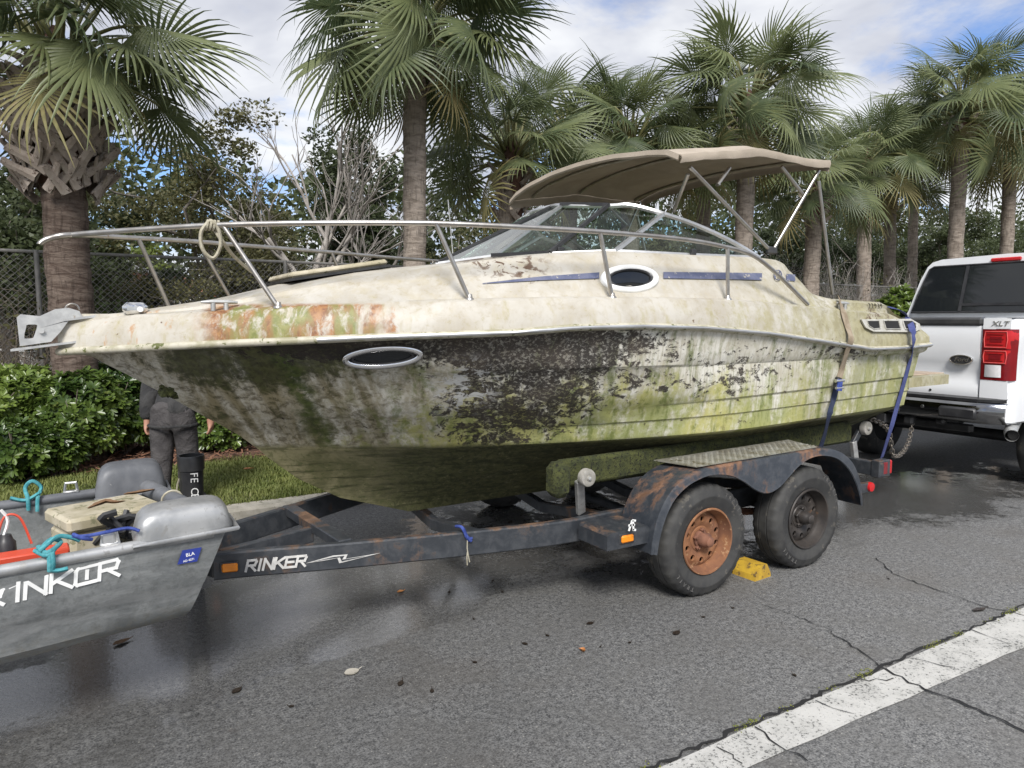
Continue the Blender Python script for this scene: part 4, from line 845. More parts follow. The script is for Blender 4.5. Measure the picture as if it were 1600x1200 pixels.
stem = interp([(.41, 1.72), (.49, 1.42), (.624, 1.135), (.80, .90), (.96, .754), (1.13, .50), (1.30, .26), (1.44, .03), (1.50, -.10), (1.56, -.13)])
class Line:
    def __init__(s, full, L, p, z, u0=None, dz=0, ue=UE, inset=0): s.full, s.L, s.p, s.zf, s.inset, s.ue = full, L, p, z, inset, ue; s.u0 = U0 if u0 == 'bow' else stem(z(0.0 if u0 is None else u0))
    def w(s, u): return max(0, s.full * sh(u, s.u0, s.L, s.p) - s.inset * min(1, max(0, (u - s.u0) / .6)) - .05 * min(1, max(0, (u - 3.4) / 2.1)) ** 2)
    def z(s, u): return s.zf(u)
ramp = lambda a, b, p=1.0: (lambda u: lerp(a, b, min(1, max(0, (u - 1.0) / 4.5)) ** p))
HL = [Line(1.2, 3.2, 2.2, lambda u: zs(u) if u > U0 else zs(U0), 'bow'), Line(1.185, 3.2, 2.15, lambda u: zs(u) - .05, -.1, ue=5.555),
      Line(1.165, 3.1, 2.05, lambda u: lerp(zs(u) - .05, 1.375, .5), .05, ue=5.55), Line(1.150, 3.05, 1.98, ramp(1.375, 1.39), ue=5.535), Line(1.150, 3.05, 1.98, ramp(1.36, 1.375), ue=5.535, inset=.013),
      Line(1.135, 3.0, 1.90, ramp(1.23, 1.30), ue=5.51), Line(1.125, 3.0, 1.85, ramp(1.10, 1.21), ue=5.49), Line(1.125, 3.0, 1.85, ramp(1.085, 1.195), ue=5.49, inset=.013),
      Line(1.105, 2.95, 1.80, ramp(1.01, 1.095), ue=5.47), Line(1.105, 2.95, 1.80, ramp(1.00, 1.083), ue=5.47, inset=.011), Line(1.085, 2.9, 1.75, ramp(.90, .98), ue=5.45), Line(1.075, 2.9, 1.75, ramp(.88, .96), ue=5.45, inset=.02),
      Line(1.0, 2.9, 1.7, ramp(.862, .94), ue=5.44), Line(.62, 2.6, 1.7, ramp(.715, .735), ue=5.40), Line(.60, 2.6, 1.7, ramp(.70, .72), ue=5.40), Line(.28, 2.2, 1.7, ramp(.56, .57), ue=5.37), Line(0, 1, 1, ramp(.41, .42), ue=5.35)]
boat = thing('cabin_cruiser', 'large derelict cabin cruiser streaked with green algae and black grime, on the road trailer', 'boat', (2.7, CV, 0))
NS = 46; S = [(i / NS) ** 1.35 for i in range(NS + 1)]
rows = []
for s in S:
    near = []
    for L in HL:
        u = L.u0 + (L.ue - L.u0) * s; near.append((u, L.w(u), L.z(u)))
    rows.append([(u, CV - w_, z) for u, w_, z in near] + [(u, CV + w_, z) for u, w_, z in near[-2::-1]])
hbm = B().grid(rows); n = len(rows[0]); k = len(hbm.v) - n
c0 = len(hbm.v); hbm.v.append((5.42, CV, 1.0)); hbm.f += [(k + i, k + i + 1, c0) for i in range(n - 1)] + [(k + n - 1, k, c0)]
hull = hbm.build('hull', MT['hull'], boat, 32)
def vhull(u, z):
    pts = sorted([(L.z(u), L.w(u)) for L in HL[:11]]); return CV - float(np.interp(z, [p[0] for p in pts], [p[1] for p in pts]))
def vband(u, z): a, b_ = zs(u) + .05, zd(u); t = min(1, max(0, (z - a) / max(.01, b_ - a))); return CV - lerp(hb(u), wd_(u), t)
def vcab(u, z): a, b_ = zd(u), zsh(u); t = min(1, max(0, (z - a) / max(.01, b_ - a))); return CV - lerp(max(0, hb(u) - min(.13, .6 * hb(u))), wsh(u), t)
# deck moulding: gunwale band, side deck, cabin side, crown; open cockpit behind the windshield
UC = 2.86; UA = 5.12
def half(u):
    h = hb(u); q = lambda c: max(0, h - min(c, .45 * h)); a = zs(u)
    return [(h, a - .012), (h - min(.004, h), a + .05), (lerp(h, wd_(u), .6), lerp(a + .05, zd(u), .55)), (q(.052), zd(u) - .015), (q(.075), zd(u)), (max(0, h - min(.125, .6 * h)), zd(u) + .004), (lerp(max(0, h - min(.13, .6 * h)), wsh(u), .5), lerp(zd(u), zsh(u), .52)), (wsh(u) * 1.012, zsh(u) - .018), (wsh(u) * .975, zsh(u) + .002)]
def crown(u, flat=False):
    out = []
    for f in (.85, .65, .45, .22, 0):
        top = zsh(u) if flat else max(zc(u), zsh(u)); out.append((wsh(u) * f, zsh(u) + (top - zsh(u)) * (1 - f * f) + .002))
    return out
def mirrored(u, prof): return [(u, CV - w_, z) for w_, z in prof] + [(u, CV + w_, z) for w_, z in prof[-2::-1]]
db = B(); uf = [U0 + (UC - U0) * (i / 40) ** 1.25 for i in range(41)]; db.grid([mirrored(u, half(u) + crown(u)) for u in uf])
us_ = [lerp(UC, UA, i / 44) for i in range(45)]
for sg in (-1, 1):
    db.grid([[(u, CV + sg * w_, z) for w_, z in half(u) + [(wsh(u) * .94, zsh(u)), (wsh(u) * .92, zsh(u) - .03)]] for u in us_])
ua = [lerp(UA, UE, i / 10) for i in range(11)]; db.grid([mirrored(u, half(u) + crown(u, True)) for u in ua])
e = mirrored(UE, half(UE) + crown(UE, True)); k = len(db.v); db.add(e + [(UE, CV, 1.45)], [(i, i + 1, len(e)) for i in range(len(e) - 1)])
deck = db.build('deck', MT['deck'], boat, 32)
lb = B(); FL = 1.12
for sg in (-1, 1): lb.grid([[(u, CV + sg * wsh(u) * .92, zsh(u) - .03), (u, CV + sg * wsh(u) * .88, FL + .1), (u, CV + sg * wsh(u) * .8, FL)] for u in us_])
lb.grid([[(u, CV - wsh(u) * .8, FL), (u, CV + wsh(u) * .8, FL)] for u in us_])
for u in (UC, UA):
    pr = [(w_, z) for w_, z in crown(u, u == UA)]; top = mirrored(u, pr); lb.grid([top, [(p[0], p[1], FL) for p in top]])
lb.build('cockpit_liner', MT['deck'], boat, 32)
for v in (CV - .45, CV + .45):
    sb = B().box((3.55, v, FL + .22), (.5, .5, .44), None, .05); st = sb.build('seat', MT['cream'], boat, 30); B().box((3.82, v, FL + .62), (.12, .5, .5), Matrix.Rotation(R(12), 3, 'Y'), .05).build('seat_back', MT['cream'], st, 30)
B().lathe([(.15, -.012), (.172, 0), (.15, .012)], 24, Matrix.Translation((3.06, CV - .42, 1.86)) @ Matrix.Rotation(R(60), 4, 'Y'), closed=True).build('steering_wheel', MT['black'], boat, 60)
# rub rail
rp = [(u, CV - hb(u) - .004, zs(u) - .012) for u in [U0 + (UE - U0) * (i / 60) ** 1.3 for i in range(61)]]
full = rp[::-1] + [(u, 2 * CV - v, z) for u, v, z in rp]
rr = B().tube(full, .019, 8).build('rub_rail', MT['railv'], boat, 60)
rp2 = [(u, CV - hb(u) - .021, zs(u) - .012) for u in [lerp(.95, UE, i / 50) for i in range(51)]]
B().tube(rp2, .009, 6).build('rail_insert', MT['alu'], rr, 60); B().tube([(u, 2 * CV - v, z) for u, v, z in rp2], .011, 6).build('rail_insert', MT['alu'], rr, 60)
# portholes
def port(name, surf, L, Rr, T, Bm, rim, rmat, off, label):
    pl, pr, pt, pb_ = [hit(x, y, surf) for x, y in (L, Rr, T, Bm)]; c = (pl + pr + pt + pb_) / 4; a = (pr - pl) / 2; d = (pt - pb_) / 2; nn = a.cross(d).normalized(); nn = nn if nn.y < 0 else -nn
    c = hit((L[0] + Rr[0]) / 2, (T[1] + Bm[1]) / 2, surf) + nn * off
    ring = [c + a * math.cos(t) + d * math.sin(t) for t in [2 * math.pi * i / 40 for i in range(40)]]
    o = B().tube(ring, rim, 8, closed=True).build(name, MT[rmat], boat, 60, label=label)
    g = B(); g.add([c + nn * .002] + [c + (p - c) * .99 for p in ring], [(0, i + 1, (i + 1) % 40 + 1) for i in range(40)]); g.build('glass', MT['darkglass'], o, 0)
    o2 = B().tube([c + (p - c) * .80 + nn * .004 for p in ring], rim * .45, 6, closed=True).build('gasket', MT['black'], o, 60)
port('hull_porthole', vhull, (540, 560), (657, 552), (598, 543), (598, 571), .019, 'chrome', .004, 'narrow chrome oval in the black-stained bow')
port('cabin_porthole', vcab, (943, 436), (1025, 435), (985, 419), (985, 454), .020, 'white', .004, 'white oval in the cabin side')
# stripe and emblem on the cabin side
def strip_on(surf, top, bot, off=.014): return B().grid([[hit(x, y, surf) - Vector((0, off, 0)), hit(x, y2, surf) - Vector((0, off, 0))] for (x, y), (_, y2) in zip(top, bot)])
def densify(L, st=14):
    f = interp(L); xs = np.arange(L[0][0], L[-1][0] + .1, st); return [(x, f(x)) for x in xs]
for A, C in (([(752, 442.5), (843, 432), (936, 425.5)], [(752, 443.5), (843, 438), (936, 435)]), ([(1034, 425), (1140, 426), (1196, 427)], [(1034, 435), (1140, 436.5), (1196, 438)]), ([(1226, 428), (1252, 430)], [(1226, 438.5), (1252, 440)])):
    strip_on(vcab, densify(A), densify(C)).build('stripe', MT['navy'], boat, 60)
c = hit(1212, 430, vcab) - Vector((0, .018, 0)); tx = (hit(1222, 430, vcab) - hit(1202, 430, vcab)).normalized(); tz = (hit(1212, 420, vcab) - hit(1212, 440, vcab)).normalized()
eb = B(); eb.tube([c + (tx * math.cos(t) + tz * math.sin(t) * 1.15) * .040 for t in np.linspace(0, 6.28, 25)[:-1]], .0035, 4, closed=True)
for k in (-.5, .3): eb.tube([c + tx * (k * .04 + .01 * math.sin(q * 3)) + tz * (q * .036) for q in np.linspace(-1, 1, 7)], .0035, 4)
eb.tube([c + tx * (q * .028) + tz * (.012 - .02 * q) for q in (-1, 0, 1)], .003, 4); eb.build('emblem', MT['navy'], boat, 60)
# number and engine vent on the stern quarter
sc_ = lambda x, y, surf, off: hit(x, y, surf) - Vector((off * .2, off, 0))
p0, p1 = sc_(1347, 478, vcab, .020), sc_(1381, 479, vcab, .020); tb = B(); place_text(tb, '22939', .058, (p0 + p1) / 2, p1 - p0, (0, .25, 1), .002, spacing=1.3, offset=-.0015); tb.build('number', MT['cavity'], boat, 0)
def quad_px(L, surf, off): return [sc_(x, y, surf, off) for x, y in L]
vb = B(); vb.prism(quad_px([(1343, 499), (1420, 498), (1434, 506), (1436, 514), (1424, 519), (1362, 518), (1350, 512)], vband, .004), (-.003, -.014, 0)); vent = vb.build('engine_vent', MT['dirtyw'], boat, 20)
for Q in ([(1351, 501), (1370, 501), (1372, 513), (1362, 514), (1354, 509)], [(1377, 501), (1400, 501), (1404, 514), (1381, 514)], [(1407, 501), (1421, 501), (1429, 507), (1428, 514), (1411, 514)]):
    fr_ = quad_px(Q, vband, .020); cc = sum(fr_, Vector()) / len(fr_); B().tube(fr_, .004, 5, closed=True).build('louvre_frame', MT['dirtyw'], vent, 40)
    B().add([cc + (p - cc) * .92 for p in fr_], [tuple(range(len(fr_)))]).build('vent_shade', MT['cavity'], vent, 0)  # flat black sheet painting the shade inside each vent opening
# swim platform
sp = B(); y0, y1 = 3.08, 5.22; sp.prism([(5.45, y0, 1.115), (6.02, y0, 1.12), (6.17, y0 + .16, 1.12), (6.17, y1 - .16, 1.12), (6.02, y1, 1.12), (5.45, y1, 1.115)], (0, 0, .075)); swp = sp.build('swim_platform', MT['deck'], boat, 20); B().box((5.82, CV, 1.197), (.62, 1.95, .012), None, .004).build('tread_panel', MT['panelbrown'], swp, 20)
# foredeck: hatch, cleat, bow light, anchor roller
hc = Vector((1.22, CV, zc(1.22) + .010)); hs = math.atan((zc(1.6) - zc(.9)) / .7)
hm = Matrix.Rotation(-hs, 3, 'Y'); hat = B().box(hc + Vector((0, 0, .014)), (.56, .56, .035), hm, .014).build('deck_hatch', MT['cream'], boat, 30); B().box(hc + Vector((0, 0, -.008)), (.58, .58, .014), hm).build('gasket', MT['black'], hat, 0)
def cleat(parent, c, L=.14):
    c = Vector(c); b = B(); b.cyl(c + Vector((-.03, 0, 0)), c + Vector((-.03, 0, .038)), .012, 8); b.cyl(c + Vector((.03, 0, 0)), c + Vector((.03, 0, .038)), .012, 8); b.tube([c + Vector((-L / 2, 0, .042)), c + Vector((-L / 4, 0, .044)), c + Vector((L / 4, 0, .044)), c + Vector((L / 2, 0, .042))], [.006, .011, .011, .006], 8); return b.build('cleat', MT['galv'], parent, 60)
q = hit(346, 484, vband); cleat(boat, (q.x, q.y + .05, zd(q.x) + .002), .17)
q = hit(1312, 482, vcab); cleat(boat, (q.x, q.y - .02, zd(q.x) + .002), .14)
q = pv_(211, 482, CV - .12); bl_ = B().box(q, (.115, .075, .06), None, .02).build('bow_light', MT['chrome'], boat, 40); B().cyl(q + Vector((.02, -.036, -.004)), q + Vector((.02, -.044, -.004)), .014, 10).build('lens', MT['clear'], bl_, 40)
outer = [(28, 514), (26, 496), (32, 491), (62, 494), (86, 483), (107, 481), (124, 486), (129, 496), (108, 500), (95, 518), (80, 534), (52, 538), (31, 541)]; inner = [(41, 511), (41, 508), (45, 507), (50, 507), (55, 507), (58, 508), (58, 510), (57, 514), (55, 520), (52, 528), (46, 529), (38, 529), (38, 522)]
ab = B()
for v in (CV - .045, CV + .033):
    O = [pv_(x, y, v) for x, y in outer]; I = [pv_(x, y, v) for x, y in inner]; n = len(O); V = O + I + [p + Vector((0, .012, 0)) for p in O] + [p + Vector((0, .012, 0)) for p in I]; F = []
    for i in range(n): j = (i + 1) % n; F += [(i, j, n + j, n + i), (2 * n + i, 3 * n + i, 3 * n + j, 2 * n + j), (i, 2 * n + i, 2 * n + j, j), (n + i, n + j, 3 * n + j, 3 * n + i)]
    ab.add(V, F)
b0, b1 = pv_(18, 547, CV), pv_(125, 531, CV); ab.bar(b0, b1 + Vector((.12, 0, .01)), .12, .010); ab.bar(pv_(100, 500, CV), pv_(150, 494, CV), .10, .012); anch = ab.build('anchor_roller', MT['galv'], boat, 25)
q = pv_(66, 517, CV); B().cyl(q - Vector((0, .06, 0)), q + Vector((0, .06, 0)), .012, 10).build('roller_pin', MT['galv'], anch, 40)
B().tube([pv_(113, 484, CV) + Vector((.03 * math.cos(t), 0, .03 * math.sin(t))) for t in np.linspace(0, math.pi, 9)], .005, 6).build('bail', MT['steel'], anch, 60)
# moss growing on the stem
mb = B(); r = random.Random(5)
for i in range(26):
    q = pv_(r.uniform(250, 276), r.uniform(604, 618), CV - r.uniform(.0, .05)); L = r.uniform(.012, .028); mb.lathe([(0.001, -L), (L * .8, -L * .4), (L, .2 * L), (.001, L)], 6, Matrix.Translation(q) @ Matrix.Rotation(r.uniform(0, 3), 4, 'X'))
mb.build('moss_clump', MT['carpet'], boat, 0, kind='stuff')
# bow rail
wr = lambda u: max(.0, hb(u) - .075)
rail_px = [(62, 381), (76, 373), (112, 367), (200, 360), (330, 352), (450, 349), (560, 348), (680, 349), (800, 354), (950, 363), (1070, 374), (1135, 386), (1176, 399), (1214, 428), (1262, 476)]
RP = [hit(x, y, lambda u, z: CV - wr(u)) for x, y in rail_px]; railn = smooth_poly(RP, 6); mir = lambda p: Vector((p.x, 2 * CV - p.y, p.z))
rl = B().tube([mir(p) for p in railn[::-1]] + railn[1:], .0135, 8).build('bow_rail', MT['steel'], boat, 60)
rx = interp([(x, i) for i, (x, y) in enumerate(rail_px)])
def on_rail(x): f = rx(x); i = min(int(f), len(RP) - 2); return RP[i].lerp(RP[i + 1], f - i)
for xt, B_ in ((348, (437, 481)), (681, (738, 468)), (937, (962, 459)), (1137, (1143, 467))):
    t_ = on_rail(xt); bt = hit(*B_, vband); bt = Vector((bt.x, bt.y + .03, zd(bt.x) - .005))
    for f in (lambda p: p, mir): B().tube([f(t_), f(bt)], .012, 8).build('stanchion', MT['steel'], rl, 60); 
    for f in (lambda p: p, mir): B().lathe([(.026, -.004), (.026, .004), (.016, .012), (.013, .03)], 12, Matrix.Translation(f(bt))).build('base_flange', MT['steel'], rl, 60)
for xt, ub in ((225, .42),):
    t_ = mir(on_rail(xt)); bt = Vector((ub, CV + wd_(ub), zd(ub))); B().tube([t_, bt], .012, 8).build('stanchion', MT['steel'], rl, 60)
# windshield
W0 = [pv_(682, 413, CV), pv_(771, 401, 3.9), pv_(861, 397, 3.6), pv_(960, 393, 3.37)]; W1 = [pv_(863, 323, CV), pv_(878, 321, 3.95), pv_(953, 322, 3.66), pv_(1036, 334, 3.44)]
end = pv_(1186, 403, 3.30); side_top = [W1[3]] + [pv_(x, y, v) for x, y, v in ((1080, 349, 3.40), (1120, 366, 3.36), (1155, 384, 3.33))] + [end]
wf = B()
wf.tube(W0 + [pv_(1080, 399, 3.32), end], .016, 6); wf.tube(smooth_poly([W1[0], W1[1], W1[2], pv_(985, 321, 3.56)] + side_top, 4), .017, 6)
wf.tube([mir(p) for p in W0 + [pv_(1080, 399, 3.32), end]], .016, 6); wf.tube([mir(p) for p in smooth_poly([W1[0], W1[1], W1[2], pv_(985, 321, 3.56)] + side_top, 4)], .017, 6)
for i in (1, 3):
    wf.bar(W0[i], W1[i], .034, .02); wf.bar(mir(W0[i]), mir(W1[i]), .034, .02)
wsf = wf.build('windshield_frame', MT['alu'], boat, 50)
for f in (lambda p: p, mir):
    df = B(); h0, h1, h2, h3 = [f(p) + Vector((-.012, 0, .008)) for p in (W0[1], W0[2], W1[2], W1[1])]
    df.bar(h0, h1, .03, .022); df.bar(h1, h2, .03, .022); df.bar(h2, h3, .03, .022); df.build('hatch_frame', MT['black'], wsf, 20)
    B().box(f(pv_(875, 390, 3.6)), (.05, .04, .03), None, .006).build('latch', MT['black'], wsf, 20); B().box(f(pv_(1083, 394, 3.30)), (.04, .03, .04), None, .006).build('latch', MT['black'], wsf, 20)
B().bar(W0[0], W1[0], .03, .03).build('centre_post', MT['black'], wsf, 20)
for f in (lambda p: p, mir):
    for i in range(3): B().add([f(p) for p in (W0[i], W0[i + 1], W1[i + 1], W1[i])], [(0, 1, 2, 3)]).build('pane', MT['glass'], wsf, 0)
    L = [W0[3].lerp(end, k / 4) for k in range(5)]; B().grid([[f(a), f(c)] for a, c in zip(L, side_top)]).build('pane', MT['glass'], wsf, 0)
B().tube([pv_(708, 402, CV + .4), pv_(700, 312, CV + .4)], .004, 5).build('antenna', MT['galv'], boat, 60)
# canopy on folding bows
edge0 = interp([(3.07, 2.655), (3.25, 2.69), (3.4, 2.712), (3.6, 2.745), (3.73, 2.772), (3.85, 2.775), (4.0, 2.768), (4.3, 2.765), (4.54, 2.785)])
edge = lambda u: edge0(u) - .035
arch = interp([(0, 0), (.05, .045), (.12, .075), (.3, .12), (.5, .145), (.7, .135), (.85, .105), (.95, .06), (1, .015)])
def can(u, t, dz=0.0):
    sag = -.010 * math.sin(math.pi * 2 * (u - 3.07) / .74) ** 2 * math.sin(math.pi * t); return (u, lerp(3.17, 5.13, t), edge(u) + arch(t) * (1.0 - .25 * (u - 3.07)) + sag + dz + .0015 * math.sin(u * 37 + t * 21))
ug = np.linspace(3.07, 4.48, 38); tg = np.concatenate([[0, .02, .05, .09], np.linspace(.14, .86, 18), [.91, .95, .98, 1]])
cb = B()
for dz in (0, -.008): cb.grid([[can(u, t, dz) for t in tg] for u in ug])
r = random.Random(2); wob = {}
for t, sg in ((0, -1), (1, 1)):       # side valances
    dep = .075 if t else .048
    for o_ in (0, .006): cb.grid([[(can(u, t)[0], can(u, t)[1] + sg * (.006 + o_), can(u, t)[2]), (u, can(u, t)[1] + sg * (.012 + o_) + .002 * math.sin(u * 26), can(u, t)[2] - dep * .5), (u, can(u, t)[1] + sg * (.004 + o_) + .003 * math.sin(u * 21), can(u, t)[2] - dep - .003 * math.sin(u * 9))] for u in ug])
for u, sg in ((3.07, -1), (4.48, 1)):
    for o_ in (0, .006): cb.grid([[(can(u, t)[0] + sg * (.004 + o_), can(u, t)[1], can(u, t)[2]), (u + sg * (.010 + o_), can(u, t)[1], can(u, t)[2] - .03), (u + sg * o_, can(u, t)[1], can(u, t)[2] - (.075 if sg > 0 else .04))] for t in tg])
cnp = cb.build('canopy', MT['canvas'], boat, 50)
mount = pv_(1203, 391, 3.28); poles = B()
bimini = thing_dummy = None
def pole(a, c, r_=.0125): return B().tube([a, c], r_, 8)
PA, PB = pv_(1078, 261, 3.2), pv_(1280, 266, 3.2)
plist = [(mount, PA), (mount + Vector((.03, 0, 0)), PB), (pv_(1121, 289, 3.22), pv_(1140, 262, 3.25)), (pv_(1254, 303, 3.22), pv_(1221, 260, 3.22)), (pv_(1052, 331, 3.44), pv_(1075, 272, 3.22)), (pv_(1279, 283, 3.2), pv_(1301, 460, 3.22))]
for f in (lambda p: p, mir):
    for a, c in plist: pole(f(a), f(c)).build('canopy_pole', MT['steel'], cnp, 60)
    B().box(f(mount) + Vector((.015, 0, 0)), (.09, .035, .05), None, .008).build('pole_hinge', MT['dark'], cnp, 30)
for u in (3.26, 3.75, 4.38): B().tube([(can(u, t)[0], can(u, t)[1], can(u, t)[2] - .02) for t in np.linspace(.02, .98, 24)], .0125, 8).build('canopy_bow', MT['steel'], cnp, 60)
# rope loop on the bow rail
lp = B(); c = on_rail(330); q0 = c + Vector((0, -.018, .012)); r = random.Random(9)
lp.tube(smooth_poly([c + Vector((-.012, -.016, .016)), c + Vector((-.05, -.02, -.04)), c + Vector((-.045, -.02, -.12)), c + Vector((.0, -.02, -.16)), c + Vector((.035, -.02, -.10)), c + Vector((.03, -.02, -.02)), c + Vector((.0, -.018, .018)), c + Vector((-.02, .018, .0)), c + Vector((.015, .016, -.02)), c + Vector((.05, -.01, -.08)), c + Vector((.12, .1, -.14)), c + Vector((.24, .3, -.2))], 6), .0095, 6)
for k in range(4): lp.tube([c + Vector((-.02 + k * .016 + .005 * math.sin(t), .022 * math.cos(t), .022 * math.sin(t))) for t in np.linspace(0, 6.28, 13)[:-1]], .007, 5, closed=True)
solo(lp, 'rope', MT['cream_rope'], 'pale rope looped and knotted over the bow rail', 'rope', c, smooth=60)
# ------------------------------------------------------------------ tandem-axle trailer
TR = thing('boat_trailer', 'rusty dark tandem-axle trailer with lettered tongue, carrying the large cruiser', 'trailer', (3.2, CV, 0))
mirv = lambda p: Vector((p[0], 2 * CV - p[1], p[2]))
def channel(pts, w_=.052, h_=.135, mat='frame', name='frame_rail'):
    """rectangular beam along a plan polyline with a rolled top edge"""
    P = [Vector(p) for p in pts]; n = len(P); rows = []
    for i in range(n):
        t = (P[min(i + 1, n - 1)] - P[max(i - 1, 0)]).normalized(); sd = Vector((-t.y, t.x, 0)).normalized(); e = .008; prof = [(-w_ / 2, -h_ / 2 + e), (-w_ / 2, h_ / 2 - e), (-w_ / 2 + e, h_ / 2), (w_ / 2 - e, h_ / 2), (w_ / 2, h_ / 2 - e), (w_ / 2, -h_ / 2 + e), (w_ / 2 - e, -h_ / 2), (-w_ / 2 + e, -h_ / 2)]
        rows.append([P[i] + sd * a + Vector((0, 0, c)) for a, c in prof + prof[:1]])
    b = B().grid(rows); m = len(rows[0]); b.f += [tuple(range(m - 1)), tuple(range((n - 1) * m, n * m - 1))[::-1]]; return b.build(name, MT[mat], TR, 25)
railz = .432
near_top = [pz_(335, 866, .5), pz_(400, 860, .5), pz_(544, 849, .5), pz_(728, 832, .5), pz_(850, 819, .5), pz_(905, 811, .5)]
nr_ = [(p.x, p.y + .03, railz) for p in near_top]; yS = nr_[-1][1]
nr_ = smooth_poly(nr_, 3) + [Vector((u, yS + .02, railz)) for u in (2.6, 3.2, 4.2, 5.02)]
channel(nr_)
fr_top = [pz_(398, 806, .5), pz_(515, 771, .5)]
channel([(fr_top[0].x - .45, fr_top[0].y - .25, railz), (fr_top[0].x, fr_top[0].y, railz), (fr_top[1].x, fr_top[1].y, railz), (1.75, 4.78, railz), (2.4, 2 * CV - yS - .02, railz), (5.02, 2 * CV - yS - .02, railz)])
tip = Vector((nr_[0])); ft = Vector((fr_top[0].x - .45, fr_top[0].y - .25, railz))
b = B().bar(tip + Vector((.02, .02, 0)), ft + Vector((.02, 0, 0)), .06, .13, bev=.006); b.build('crossmember', MT['frame'], TR, 25)
B().bar((ft + tip) / 2 + Vector((0, .05, -.09)), (-.75, 3.95, .33), .075, .075, bev=.006).build('tongue', MT['frame'], TR, 25)
B().box((-.83, 3.95, .335), (.17, .085, .09), None, .02).build('coupler', MT['galv'], TR, 30)
def on_line(L, u):
    for a, c in zip(L, L[1:]):
        if a[0] <= u <= c[0]: return lerp(a[1], c[1], (u - a[0]) / (c[0] - a[0]))
    return L[-1][1]
ca, cc_ = pz_(543, 850, .49), pz_(452, 793, .49)
B().bar(Vector((ca.x, ca.y + .03, railz + .045)), Vector((cc_.x, cc_.y + .02, railz + .045)), .075, .055, bev=.005).build('crossmember', MT['frame'], TR, 25)
c2, c3 = pz_(485, 835, .46), pz_(400, 850, .46)
B().bar(Vector((c2.x + .03, c2.y + .08, railz + .005)), Vector((nr_[0][0] - .02, nr_[0][1] + .12, railz - .01)), .045, .085, bev=.005).build('brace', MT['frame'], TR, 25)
for u in (1.9, 2.75, 3.55, 4.35): 
    v0 = on_line(nr_, u); B().bar((u, v0 + .03, railz - .02), (u, CV, railz - .13), .06, .07, bev=.005).build('crossmember', MT['frame'], TR, 25); B().bar((u, CV, railz - .13), (u, 2 * CV - v0 - .03, railz - .02), .06, .07, bev=.005).build('crossmember', MT['frame'], TR, 25)
B().bar((5.06, 3.02, .52), (5.06, 2 * CV - 3.02, .52), .07, .105, bev=.006).build('crossmember', MT['frame'], TR, 25)
for sg in (-1, 1):
    v = CV + sg * (CV - 3.06)
    B().box((5.09, v, .525), (.14, .07, .13), None, .006).build('light_bracket', MT['frame'], TR, 30)
    l = B().box((5.175, v, .53), (.03, .065, .105), None, .008).build('tail_light', MT['red'], TR, 30)
    B().box((5.09, v - sg * -.0365, .53), (.05, .008, .09), None, .002).build('side_lens', MT['redd'], l, 20)
    B().bar((4.6, v, .40), (4.97, v, .40), .05, .07, bev=.005).build('light_bracket', MT['frame'], TR, 25); B().lathe([(.001, -.012), (.032, -.010), (.036, 0), (.036, .015)], 16, Matrix.Translation((4.93, v - .03, .405)) @ Matrix.Rotation(R(90), 4, 'X') @ Matrix.Scale(-1, 4, (0, 0, 1))).build('reflector', MT['red'], TR, 40)
# axles
for u in (3.09, 4.02):
    B().cyl((u, 3.08, .345), (u, 2 * CV - 3.08, .345), .032, 10).build('axle', MT['frame'], TR, 60)
for sg in (1, -1):
    f = (lambda p: Vector(p)) if sg > 0 else mirv
    B().tube([f((2.66, yS + .0, .36)), f((3.04, yS, .31)), f((3.42, yS, .36)), f((3.52, yS, .39)), f((3.62, yS, .36)), f((3.98, yS, .31)), f((4.38, yS, .36))], .026, 6).build('leaf_spring', MT['hubrust'], TR, 40)
